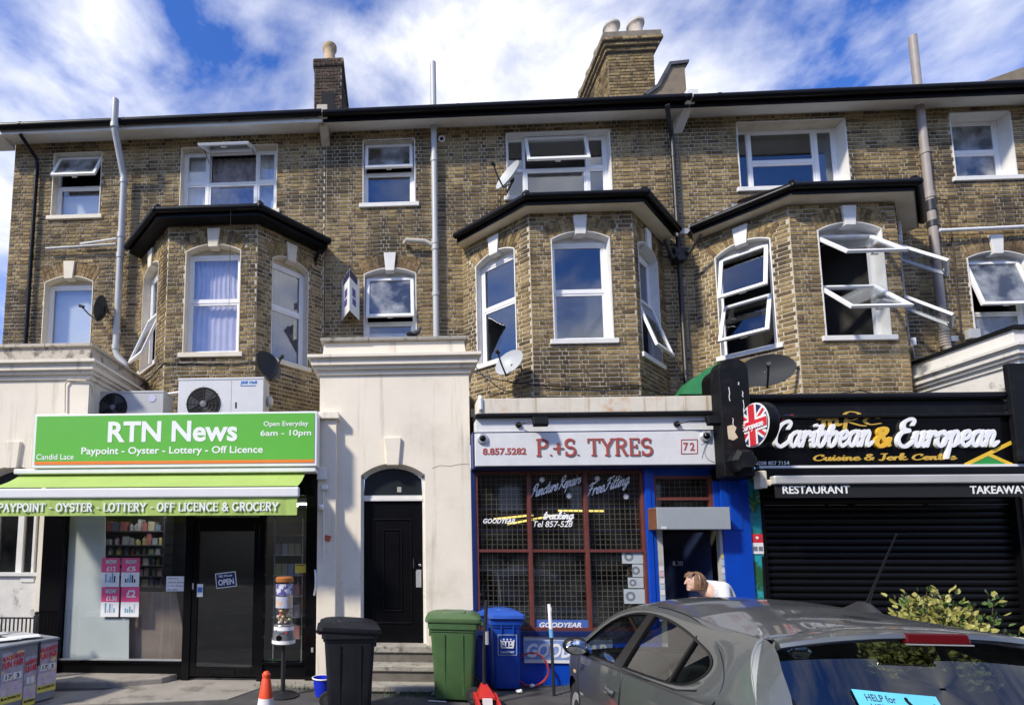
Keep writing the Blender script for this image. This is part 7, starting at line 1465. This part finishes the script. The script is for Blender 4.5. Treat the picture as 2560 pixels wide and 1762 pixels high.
for z in zs: m = MB(); m.box(sx0, sx1, SY_, SY_ + .32, z - .02, z); m.build('shelf', mat('shelf_grey', (.10, .10, .105), .5), SH)
for x in (sx0, sx1 - .03): m = MB(); m.box(x, x + .03, SY_ + .005, SY_ + .318, .05, zs[0] + .4); m.build('upright', 'shelf_dark', SH)
rs_ = random.Random(12); cl = [mat('pack%d' % i, c, .5) for i, c in enumerate(((.45, .42, .30), (.5, .5, .5), (.42, .15, .15), (.35, .38, .42), (.2, .3, .2), (.5, .45, .2), (.4, .3, .32), (.15, .2, .3)))]
CN_ = ['beige', 'white', 'red', 'grey', 'green', 'yellow', 'pink', 'navy']; ORD = ['first', 'second', 'third', 'fourth', 'fifth', 'sixth', 'seventh', 'eighth']
for si, z in enumerate(zs):
    x = sx0 + .04; gap = (zs[si - 1] - z) if si else .25
    while x < sx1 - .1:
        wd = rs_.uniform(.05, .12); hh = min(gap - .05, rs_.uniform(.09, .2)); m = MB()
        if rs_.random() < .45: m.lathe([(wd * .45, 0), (wd * .45, hh * .7), (wd * .2, hh * .85), (wd * .2, hh)], (x + wd / 2, SY_ + .1, z), 10)
        else: m.box(x, x + wd * .94, SY_ + .03, SY_ + .2, z, z + hh)
        ci = rs_.randrange(8); rnd = len(m.v) > 10; o = m.build('bottle' if rnd else 'carton', cl[ci]); tag(o, '%s %s on the %s newsagent shelf from the top' % (CN_[ci], 'bottle' if rnd else 'carton', ORD[si]), 'bottle' if rnd else 'carton', 'goods on the newsagent shelves'); x += wd + rs_.uniform(.0, .03)
WR = thing('wire_rack', 'tall wire rack of snack packets behind the narrow side pane', 'rack', (-1.62, 7.75, .05))
for z in (.55, .85, 1.15, 1.45, 1.75, 2.05):
    m = MB(); m.box(-1.84, -1.42, 7.62, 7.85, z, z + .008); m.build('tray', 'alu', WR)
for x in (-1.84, -1.42): m = MB(); m.tube([(x, 7.74, .05), (x, 7.74, 2.3)], .008, 6); m.build('upright', 'alu', WR)
m = MB(); m.box(-1.84, -1.42, 7.6, 7.9, .05, .07); m.build('base', 'alu', WR)
for z in (.56, .86, 1.16, 1.46, 1.76):
    for k in range(4):
        m = MB(); x = -1.80 + k * .095; m.box(x, x + .08, 7.64, 7.70, z, z + .17); ci = rs_.randrange(8); tag(m.build('snack_packet', cl[ci]), '%s snack packet on the %s tray up of the wire rack' % (CN_[ci], ORD[int((z - .5) / .3)]), 'packet', 'packets on the wire rack')
m = MB(); m.box(-1.88, -1.62, 7.50, 7.60, .10, .26); m.box(-1.87, -1.63, 7.495, 7.605, .24, .27); tag(m.build('plastic_crate', mat('crate_green', (.015, .12, .03), .5), bevel=.008), 'green plastic crate on the floor behind the narrow side pane', 'crate')
# posters and notices on the glass
mat('poster_red', (.85, .085, .24), .5, var=.06); mat('poster_fade', (.55, .45, .50), .5, var=.06); mat('poster_paper', (.85, .85, .86), .5, var=.05); mat('ink', (.03, .03, .04), .6); mat('ink_blue', (.16, .35, .48), .5)
YG = 7.431
for k, (x0, y0, x1, y1, price, lab) in enumerate(((252, 1394, 301, 1466, '£12', 'pink WOW price poster reading twelve pounds with two dark bottles'), (302, 1394, 351, 1466, '£5', 'pink WOW price poster reading five pounds with cans'), (251, 1467, 300, 1541, '£1.50', 'pink WOW price poster reading one pound fifty with blue bottles'), (301, 1467, 350, 1541, '£2', 'pink price poster reading two pounds without the WOW'))):
    a, zb = A(x0, y1, YG); b, zt = A(x1, y0, YG); zm = zb + (zt - zb) * .5
    P = thing('price_poster', lab, 'poster', ((a + b) / 2, YG, zb), 'pink price posters on the newsagent window')
    m = MB(); m.box(a, b - .004, YG - .003, YG, zm, zt); m.build('headline_panel', 'poster_red', P); m = MB(); m.box(a, b - .004, YG - .003, YG, zb, zm - .001); m.build('picture_panel', 'poster_paper', P)
    w_ = b - a
    if k < 3:
        text('WOW!', P, 'ink', a + w_ * .18, zm + (zt - zm) * .55, YG - .004, w=w_ * .66, h=.075, bold=.07, ext=.0004); text('WOW!', P, 'flag_white', a + w_ * .2, zm + (zt - zm) * .56, YG - .006, w=w_ * .62, h=.068, bold=.03, ext=.0004)
    pz = zm + (zt - zm) * (.08 if k < 3 else .3); ph = .07 if k < 3 else .11; text(price, P, 'flag_white', a + w_ * .28, pz, YG - .0045, w=w_ * (.5 if k != 2 else .58), h=ph, bold=.03, ext=.0006)
    rp = random.Random(k)
    for j in range(5):
        m = MB(); x = a + w_ * (.22 + .12 * j); hh = rp.uniform(.04, .14); m.box(x, x + w_ * .08, YG - .0045, YG - .0035, zb + .06, zb + .06 + hh); m.build('pictured_goods', rp.choice(['ink', 'ink_blue', 'paper_a'] if k < 2 else ['ink_blue', 'paper_a', 'ink_blue']), P)
a, zb = A(415, 1477, YG); b, zt = A(467, 1440, YG); NT = thing('paper_notice', 'white handwritten notice limiting children in the newsagent', 'notice', ((a + b) / 2, YG, zb)); m = MB(); m.box(a, b, YG - .002, YG, zb, zt); m.build('sheet', 'poster_paper', NT)
for j, t in enumerate(('Only two', 'children allowed', 'in the shop at', 'one time')): text(t, NT, 'ink', a + .02, zt - .045 - j * .052, YG - .0025, w=(b - a) * (.5 if len(t) < 10 else .85), h=.025, ext=.0003, bold=.005)
OS = thing('open_sign', 'tilted navy sign reading YES, we are OPEN on the glass door', 'sign', W3(565, 1470, 7.412)); c = Vector(W3(565, 1449, 7.412)); T3 = Matrix.Translation(c) @ Matrix.Rotation(rad(-7), 4, 'Y')
for w_, h_, d_, mm, nm in ((.30, .215, 0, 'flag_white', 'border'), (.275, .19, -.003, 'flag_navy', 'panel')): m = MB(); m.obox(T3 @ Matrix.Translation((0, d_, 0)), w_, .003, h_); m.build(nm, mm, OS)
for s_, x_, z_, w_, h_ in (('OPEN', -.115, -.07, .23, .085), ('YES, We are', -.105, .04, .2, .035)):
    me = mesh_text(s_, w_, h_, bold=.03, ext=.0006); me.transform(T3 @ Matrix(((1, 0, 0, x_), (0, 0, -1, -.006), (0, 1, 0, z_), (0, 0, 0, 1)))); link('lettering', me, 'flag_white', OS)
for px0, py0, px1, py1, Y, mm, m2, lab in ((492, 1491, 508, 1459, 7.395, 'flag_white', mat('pay_blue', (.06, .2, .5), .4), 'blue and white payment sticker on the glass door edge'), (738, 1431, 765, 1409, 7.43, mat('warn_yellow', (.62, .48, .05), .5), 'ink', 'yellow warning sticker on the narrow side pane')):
    a, z0 = A(px0, py0, Y); b, z1 = A(px1, py1, Y); St = thing('door_sticker', lab, 'sticker', ((a + b) / 2, Y, z0)); m = MB(); m.box(a, b, Y - .002, Y, z0, z1); m.build('sheet', mm, St); m = MB(); m.box(a + (b - a) * .1, b - (b - a) * .1, Y - .003, Y - .002, z0 + (z1 - z0) * (.35 if mm == 'flag_white' else .8), z0 + (z1 - z0) * (.75 if mm == 'flag_white' else .9)); m.build('print', m2, St)

# ---------------------------------------------------------------- tyre shop lettering, boards, lamps
mat('glass_white', (.88, .89, .9), .6); YT = 7.412
WL = thing('window_lettering', 'white brush lettering on the tyre shop panes', 'lettering', (2.2, YT, 2.0))
def rising(s, x0, y0, x1, y1, xh, wd=.26):
    a, z0 = A(x0, y0, YT); b, z1 = A(x1, y1, YT); script(s, WL, 'glass_white', a, z0, YT, b - a, xh, wd=wd, shear=.35, ext=.001, rise=(z1 - z0) / (b - a))
rising('Puncture', 1326, 1244, 1392, 1224, .088, .26); rising('Repairs', 1396, 1223, 1450, 1207, .088, .26); rising('Free', 1466, 1241, 1508, 1228, .092, .26); rising('Fitting', 1511, 1227, 1570, 1209, .092, .26)
rising('tracking', 1357, 1297, 1432, 1296, .055, .32); a, z = A(1333, 1317, YT); text('Tel 857-528', WL, 'glass_white', a, z, YT, w=AX(1432, 1317, YT) - a, h=.085, bold=.01, shear=.25, ext=.0008)
a, z = A(1208, 1308, YT); text('GOODYEAR', WL, 'glass_white', a, z, YT, w=AX(1288, 1308, YT) - a, h=.07, bold=.03, shear=.3, ext=.0008)
for px_, py_ in ((1355, 1199), (1422, 1239), (1493, 1196), (1565, 1241)):
    q = MB(); a, z = A(px_, py_, YT)
    for k in range(4): t = k * math.pi / 4; stroke(q, [(-.036 * math.cos(t), -.036 * math.sin(t)), (.036 * math.cos(t), .036 * math.sin(t))], .012, .001 + .0006 * k, lambda p, r_, e: (a + p, YT - e, z + r_), False)
    q.build('painted_star', 'glass_white', WL)
mat('good_blue', (.06, .13, .42), .45, var=.08); mat('good_white', (.68, .7, .74), .5, c2=(.3, .36, .5), c2scale=7, c2lo=.6, c2hi=.8)
a, z0 = A(1338, 1573, 7.40); b, z1 = A(1472, 1549, 7.40); GB = thing('banner', 'blue GOODYEAR strip on the inside of the tyre shop window', 'banner', ((a + b) / 2, 7.405, z0)); m = MB(); m.box(a, b, 7.404, 7.412, z0 + .005, z1); m.build('strip', 'good_blue', GB); text('GOODYEAR', GB, 'flag_white', a + .06, z0 + .03, 7.403, w=(b - a) * .78, h=.07, bold=.03, shear=.25, ext=.001)
a, z0 = A(1310, 1656, 7.38); b, z1 = A(1530, 1590, 7.38); GS = thing('enamel_sign', 'white and blue GOODYEAR board fixed to the blue stall riser', 'sign', ((a + b) / 2, 7.38, z0)); m = MB(); m.box(a, b, 7.37, 7.395, z0, z1); m.build('board', 'good_white', GS, bevel=.004); m = MB(); m.box(a + .01, b - .01, 7.366, 7.3695, z0 + .05, z1 - .06); m.build('blue_field', mat('good_field', (.20, .30, .58), .5, var=.15, c2=(.5, .56, .7), c2scale=6), GS); text('GOODYEAR', GS, 'flag_white', a + .04, z0 + .075, 7.365, w=(b - a) * .9, h=.19, bold=.03, shear=.25, ext=.002)
for px0, py0, px1, py1, lab in ((1556, 1408, 1610, 1374, 'tyre leaflet just under the maroon transom'), (1582, 1441, 1607, 1410, 'small pale blue sticker below the tyre leaflet'), (1571, 1469, 1608, 1443, 'pale card between the blue sticker and the tyre price sheet'), (1561, 1508, 1613, 1472, 'tyre price sheet lowest on the right hand pane')):
    a, z0 = A(px0, py0, 7.41); b, z1 = A(px1, py1, 7.41); P = thing('window_leaflet', lab, 'leaflet', ((a + b) / 2, 7.41, z0), 'leaflets on the tyre shop window'); m = MB(); m.box(a, b, 7.408, 7.413, z0, z1); m.build('sheet', mat('leaflet', (.42, .47, .50), .5, var=.1), P); q = MB(); q.lathe([((z1 - z0) * .34, 0), ((z1 - z0) * .34, .001), ((z1 - z0) * .16, .001), ((z1 - z0) * .16, 0)], (a + (b - a) * .3, 7.4075, (z0 + z1) / 2), 18, 'Y', cap=False); q.build('print', 'letter_grey', P)
mat('tube_yellow', (.7, .6, .2), .5, emit=(1, .78, .22), estr=1.5)
for i, (p, q, Y) in enumerate((((1235, 1297), (1332, 1287), 8.3), ((1268, 1310), (1395, 1286), 8.6), ((1395, 1276), (1510, 1277), 9.0))):
    a, b = W3(*p, Y), W3(*q, Y + .2); F_ = thing('strip_light', ['yellow strip light over the left tyre shop pane', 'yellow strip light slanting behind the first maroon mullion', 'yellow strip light deep behind the right tyre shop panes'][i], 'light', a); m = MB(); m.tube([a, b], .016, 8); m.build('tube', 'tube_yellow', F_); m = MB(); m.bar((a[0], a[1], a[2] + .03), (b[0], b[1], b[2] + .03), .05, .02); m.build('batten', mat('batten', (.3, .3, .28), .5), F_)
me = mesh_text('8.30', .2, .07, bold=.02, ext=.001)
for v in me.vertices: u_ = .72 - v.co.x; v.co = Vector((4.36 - .35 * u_, 7.5 + .75 * u_ - .008, 1.60 + v.co.y)) + Vector((-.75, -.35, 0)) * .012
link('lettering', me, 'glass_white', T_)
# tyres stacked in the dark workshop
ty = MB(); ty.lathe([(.18, -.09), (.30, -.10), (.325, -.06), (.325, .06), (.30, .10), (.18, .09)], (0, 0, 0), 26)
tme = bpy.data.meshes.new('tyre'); tme.from_pydata(ty.v, [], ty.f); tme.materials.append(MATS['rubber']); tme.polygons.foreach_set('use_smooth', [True] * len(tme.polygons))
for sx_, sy_, n_, wh in ((1.6, 8.2, 6, 'first'), (2.3, 8.5, 8, 'middle'), (3.0, 8.3, 5, 'last')):
    for k in range(n_): o = bpy.data.objects.new('tyre', tme); COL.objects.link(o); o.location = (sx_ + R.uniform(-.03, .03), sy_ + R.uniform(-.03, .03), .12 + k * .205); tag(o, '%s black tyre up in the stack behind the %s maroon framed pane' % (ORD[k], wh), 'tyre', 'tyres stacked in the workshop')

# ---------------------------------------------------------------- woman walking past the open door
HX, HY = AX(1735, 1453, 6.6), 6.6; HZ = AZ(1735, 1453, 6.6)
PR = thing('person', 'woman with brown bob in striped white top leaning past the open doorway', 'person', (HX + .45, HY, 0))
mat('skin', (.60, .38, .29), .5, var=.05); mat('hair', (.16, .085, .042), .5, var=.3, scale=40); mat('jeans', (.03, .045, .09), .8, var=.15)
def stripes(name, c1, c2, freq):
    m_ = bpy.data.materials.new(name); m_.use_nodes = True; t = m_.node_tree; b = t.nodes['Principled BSDF']; g_ = t.nodes.new('ShaderNodeNewGeometry'); wv = t.nodes.new('ShaderNodeTexWave'); wv.bands_direction = 'DIAGONAL'; wv.inputs['Scale'].default_value = freq; wv.inputs['Distortion'].default_value = .6
    rp = t.nodes.new('ShaderNodeValToRGB'); rp.color_ramp.elements[0].color = (*c2, 1); rp.color_ramp.elements[1].color = (*c1, 1); rp.color_ramp.elements[0].position = .15; rp.color_ramp.elements[1].position = .3
    t.links.new(g_.outputs['Position'], wv.inputs['Vector']); t.links.new(wv.outputs['Fac'], rp.inputs[0]); t.links.new(rp.outputs[0], b.inputs['Base Color']); b.inputs['Roughness'].default_value = .85; MATS[name] = m_
stripes('striped_cotton', (.74, .74, .75), (.48, .50, .58), 16)
def skinned(name, V, E_, rads, m_, parent, sub=2):
    me = bpy.data.meshes.new(name); me.from_pydata([tuple(v) for v in V], E_, []); me.materials.append(MATS[m_]); o = bpy.data.objects.new(name, me); COL.objects.link(o)
    md = o.modifiers.new('skin', 'SKIN'); md.use_smooth_shade = True
    if not me.skin_vertices: me.attributes.new('dummy', 'FLOAT', 'POINT')
    sv = me.skin_vertices[0].data
    for i, r_ in enumerate(rads): sv[i].radius = (r_, r_) if not isinstance(r_, tuple) else r_; sv[i].use_root = (i == 0)
    sd = o.modifiers.new('sub', 'SUBSURF'); sd.levels = sub; sd.render_levels = sub
    o.parent = parent
    if parent.name in WORLD_OF: o.matrix_parent_inverse = Matrix.Translation(-WORLD_OF[parent.name])
    return o
h = Vector((HX, HY, HZ)); pel = Vector((HX + .50, HY, .90))
chest = Vector((HX + .25, HY, HZ - .15)); neck = Vector((HX + .10, HY + .0, HZ - .10)); hb = h + Vector((.04, 0, -.06))
V = [pel, pel.lerp(chest, .5), chest, neck, hb, h + Vector((.015, 0, .02)), h + Vector((.01, 0, .075))]; E_ = [(i, i + 1) for i in range(6)]; rd = [.13, .125, .135, .052, .062, .088, .062]
def limb(start, pts, rr): 
    global V, E_, rd
    p = start
    for q, r_ in zip(pts, rr): V.append(Vector(q)); rd.append(r_); E_.append((p, len(V) - 1)); p = len(V) - 1
    return p
for sy_, fw in ((-1, .10), (1, -.16)):
    sh = chest + Vector((-.02, sy_ * .17, .10)); limb(2, [sh, sh + Vector((.03 - fw * .4, sy_ * .045, -.27)), sh + Vector((-.10 - fw, sy_ * .03, -.46)), sh + Vector((-.16 - fw, sy_ * .02, -.52))], [.062, .045, .034, .036])
    hip = pel + Vector((0, sy_ * .09, -.06)); kn = hip + Vector((-.14 * (1 if sy_ < 0 else -.6), 0, -.40)); an = kn + Vector((.05 if sy_ < 0 else .16, 0, -.38)); limb(0, [hip, kn, Vector((an.x, an.y, .08)), Vector((an.x - .14, an.y, .035))], [.095, .062, .042, .035])
skinned('body', V, E_, rd, 'skin', PR)
# fingers of both hands
for sy_, fw in ((-1, .10), (1, -.16)):
    sh = chest + Vector((-.02, sy_ * .17, .10)); hd = sh + Vector((-.16 - fw, sy_ * .02, -.52))
    for k in range(4): q = hd + Vector((-.02, sy_ * (-.024 + .016 * k), -.02)); m = MB(); m.tube([tuple(q), tuple(q + Vector((-.03, 0, -.035))), tuple(q + Vector((-.025, 0, -.065 - .01 * (k in (1, 2)))))], [.010, .009, .006], 8); m.build('finger', 'skin', PR, smooth=True)
    m = MB(); q = hd + Vector((-.01, -sy_ * .035, .0)); m.tube([tuple(q), tuple(q + Vector((-.035, -sy_ * .01, -.015))), tuple(q + Vector((-.055, -sy_ * .005, -.035)))], [.011, .010, .007], 8); m.build('thumb', 'skin', PR, smooth=True)
tv = [pel + Vector((0, 0, .02)), pel.lerp(chest, .5), chest + Vector((0, 0, .02)), chest.lerp(neck, .55)]; te = [(0, 1), (1, 2), (2, 3)]; tr = [.15, .15, .168, .08]
for sy_, fw in ((-1, .10), (1, -.16)):
    sh = chest + Vector((-.02, sy_ * .175, .10)); n0 = len(tv); tv += [sh, sh + Vector((.03 - fw * .4, sy_ * .05, -.25))]; tr += [.078, .068]; te += [(2, n0), (n0, n0 + 1)]
skinned('top', tv, te, tr, 'striped_cotton', PR)
jv = [pel + Vector((0, 0, .06))]; je = []; jr = [.15]
for sy_ in (-1, 1):
    hip = pel + Vector((0, sy_ * .09, -.06)); kn = hip + Vector((-.14 * (1 if sy_ < 0 else -.6), 0, -.40)); an = kn + Vector((.05 if sy_ < 0 else .16, 0, -.38)); n0 = len(jv); jv += [hip, kn, Vector((an.x, an.y, .14))]; jr += [.108, .076, .062]; je += [(0, n0), (n0, n0 + 1), (n0 + 1, n0 + 2)]
    m = MB(); m.ball((an.x - .07, an.y, .045), (.13, .045, .045)); m.build('shoe', 'black_matt', PR, smooth=True)
skinned('trousers', jv, je, jr, 'jeans', PR)
fc = MB(); fc.ball(tuple(h + Vector((-.004, 0, -.004))), (.086, .073, .112), 20, 14); fc.ball(tuple(h + Vector((-.028, 0, -.062))), (.06, .055, .055), 16, 10); fc.build('face', 'skin', PR, smooth=True)
fc = MB(); fc.tube([tuple(h + Vector((-.080, 0, .03))), tuple(h + Vector((-.098, 0, -.005))), tuple(h + Vector((-.106, 0, -.022))), tuple(h + Vector((-.08, 0, -.03)))], [.008, .012, .015, .008], 8); fc.build('nose', 'skin', PR, smooth=True)
fc = MB(); fc.ball(tuple(h + Vector((-.062, 0, -.095))), (.026, .03, .022), 12, 8); fc.build('chin', 'skin', PR, smooth=True)
fc = MB(); fc.tube([tuple(h + Vector((-.076, -.02, -.060))), tuple(h + Vector((-.087, 0, -.058))), tuple(h + Vector((-.076, .02, -.060)))], .005, 8); fc.build('mouth', mat('lips', (.35, .09, .08), .4), PR, smooth=True)
for sy_ in (-1, 1):
    e = MB(); e.ball(tuple(h + Vector((-.074, sy_ * .033, .008))), (.008, .011, .005), 10, 6); e.build('eye', 'car_black', PR, smooth=True)
    e = MB(); e.ball(tuple(h + Vector((.0, sy_ * .083, -.012))), (.018, .01, .03), 10, 6); e.build('ear', 'skin', PR, smooth=True)
hr = MB(); rows = []; nA = 28
for j in range(13):
    v = j / 12; th_ = v * 2.05; z = .108 * math.cos(th_) * (1 if th_ < 1.57 else 1.05) + .012; r_ = .094 * math.sin(min(th_, 1.62)) * (1.0 + .10 * v); rows.append([tuple(h + Vector((.028 + r_ * math.cos(2 * math.pi * k / nA) * 1.05, r_ * .93 * math.sin(2 * math.pi * k / nA), z - (.05 * v * v)))) for k in range(nA)])
hr.rings(rows, cap=True); hr.f = [f for f in hr.f if len(f) > 4 and False or not any(hr.v[i][0] < h.x - .040 and hr.v[i][2] < h.z + .07 for i in f)]; hr.build('hair', 'hair', PR, smooth=True, angle=80)
rh = random.Random(2)
for k in range(46):
    a = rh.uniform(-2.25, 2.25); st = []; w_ = rh.uniform(-.12, .12)
    for j in range(1, 13, 2):
        v = j / 12; th_ = v * 2.05; z = .108 * math.cos(th_) * (1 if th_ < 1.57 else 1.05) + .012; r_ = (.094 * math.sin(min(th_, 1.62)) * (1.0 + .10 * v)) * rh.uniform(1.0, 1.035); aa = a + w_ * v
        st.append(tuple(h + Vector((.028 + r_ * math.cos(aa) * 1.05, r_ * .93 * math.sin(aa), z - .05 * v * v - (.012 * rh.random() if j > 10 else 0)))))
    m = MB(); m.tube(st, [.003, .006, .006, .006, .005, .003], 6); m.build('hair_strand', ['hair', mat('hair_light', (.27, .16, .085), .45), mat('hair_deep', (.08, .04, .02), .5)][k % 3], PR, smooth=True)
for k in range(9):
    m = MB(); y_ = -.06 + .015 * k; m.tube([tuple(h + Vector((-.02, y_, .110))), tuple(h + Vector((-.060, y_ * 1.1, .085))), tuple(h + Vector((-.080, y_ * 1.15, .045)))], [.010, .007, .003], 6); m.build('fringe', 'hair', PR, smooth=True)
m = MB(); m.box(HX - .37, HX - .335, HY + .9, HY + .93, 0, 1.28); m.box(HX - .335, HX - .0, HY + .9, HY + .93, 1.25, 1.28); m.box(HX - .335, HX + .02, HY + .95, HY + .925, .1, 1.25); tag(m.build('open_gate', mat('gate_brown', (.05, .02, .015), .5)), 'low dark brown half door inside the tyre shop doorway', 'door')

# ---------------------------------------------------------------- shrub behind the car
mat('leaf_gold', (.29, .28, .075), .5, var=.25, scale=30); mat('leaf_green', (.07, .13, .025), .5, var=.3, scale=30); mat('leaf_dark', (.03, .05, .018), .5, var=.3); mat('bark', (.06, .045, .03), .9)
def leaf_mesh(m_, l=.066, w_=.042):
    b = MB(); b.face([(0, 0, 0), (w_ / 2, l * .35, .006), (w_ * .45, l * .7, .006), (0, l, 0), (0, l * .5, -.004)]); b.face([(0, 0, 0), (0, l * .5, -.004), (0, l, 0), (-w_ * .45, l * .7, .006), (-w_ / 2, l * .35, .006)])
    me = bpy.data.meshes.new('leaf'); me.from_pydata(b.v, [], b.f); me.materials.append(MATS[m_]); return me
LM = [leaf_mesh('leaf_gold'), leaf_mesh('leaf_gold', .072, .044), leaf_mesh('leaf_green'), leaf_mesh('leaf_dark', .05, .026)]
def shrub(cx, cy, label, hgt, spread, nb, singles, gold, seed):
    S = thing('shrub', label, 'shrub', (cx, cy, 0), 'shrubs behind the car'); r_ = random.Random(seed); tips = []; fo = MB()
    for i in range(nb):
        a = r_.uniform(0, 6.283); rr = spread * math.sqrt(r_.random()); hh = hgt * (1 - .35 * (rr / spread) ** 2) * r_.uniform(.75, 1.02); top = Vector((cx + rr * math.cos(a), cy + rr * math.sin(a), hh)); mid = Vector((cx + rr * .45 * math.cos(a), cy + rr * .45 * math.sin(a), hh * .5))
        t = MB(); t.tube([(cx + .03 * math.cos(a), cy + .03 * math.sin(a), 0), tuple(mid), tuple(top)], [.010, .007, .003], 5); t.build('stem', 'bark', S)
        for k in range(int(44)):
            f = r_.uniform(.45, 1.02); p = mid.lerp(top, (f - .45) / .55) + Vector((r_.gauss(0, .04), r_.gauss(0, .04), r_.gauss(0, .03))); tips.append((p, f))
    tips.sort(key=lambda q: -(q[0].z - .3 * (q[0].y - cy)))
    for i, (p, f) in enumerate(tips):
        q = Vector((p.x - cx, p.y - cy, .25)).normalized(); M = Matrix.Translation(p) @ (q + Vector((r_.gauss(0, .6), r_.gauss(0, .6), r_.gauss(0, .5)))).normalized().to_track_quat('Y', 'Z').to_matrix().to_4x4() @ Matrix.Rotation(r_.uniform(0, 6.28), 4, 'Y')
        km = r_.random(); me = LM[0] if km < gold * .5 else LM[1] if km < gold else LM[2] if km < gold + (1 - gold) * .5 else LM[3]
        if i < singles:
            o = bpy.data.objects.new('leaf', me); COL.objects.link(o); o.matrix_world = Matrix.Translation(-Vector((cx, cy, 0))) @ M; o.parent = S
        else:
            base = len(fo.v); fo.v += [tuple(M @ v.co) for v in me.vertices]; fo.f += [[base + j for j in pl_.vertices] for pl_ in me.polygons]
    stuff(fo.build('foliage', 'leaf_gold' if gold > .5 else 'leaf_green', S)); return S
cx, cz = A(2345, 1530, 5.2); shrub(cx, 5.3, 'golden variegated shrub behind the parked car', AZ(2330, 1484, 5.2), .48, 150, 300, .70, 3)
cx, cz = A(2490, 1540, 5.2); shrub(cx, 5.35, 'sparse dark twiggy shrub beside the golden one', AZ(2480, 1475, 5.2), .40, 22, 160, .10, 5)

# ---------------------------------------------------------------- terrace over the road (seen only as a reflection in the glass)
OT = thing('opposite_terrace', 'plain brick terrace across the road mirrored in the shop glass', 'building', (0, -16, 0))
m = MB(); m.box(-40, 40, -24, -16, 0, 8.5); m.build('wall', mat('far_brick', (.10, .06, .04), .9, var=.3), OT)
m = MB(); m.prismx([(-24.2, 8.5), (-15.7, 8.5), (-20, 11)], -40, 40); m.build('roof', 'slate', OT)
for i in range(20):
    for z in (4.0, 6.4): m = MB(); x = -38 + i * 4; m.box(x, x + 1.2, -15.99, -15.9, z, z + 1.5); m.build('window', 'white_upvc' if z < 5 else 'blind_white', OT)
    m = MB(); m.box(-39.5 + i * 4, -36 + i * 4, -15.99, -15.9, .1, 2.6); m.build('shop_window', 'fanlight_black', OT)
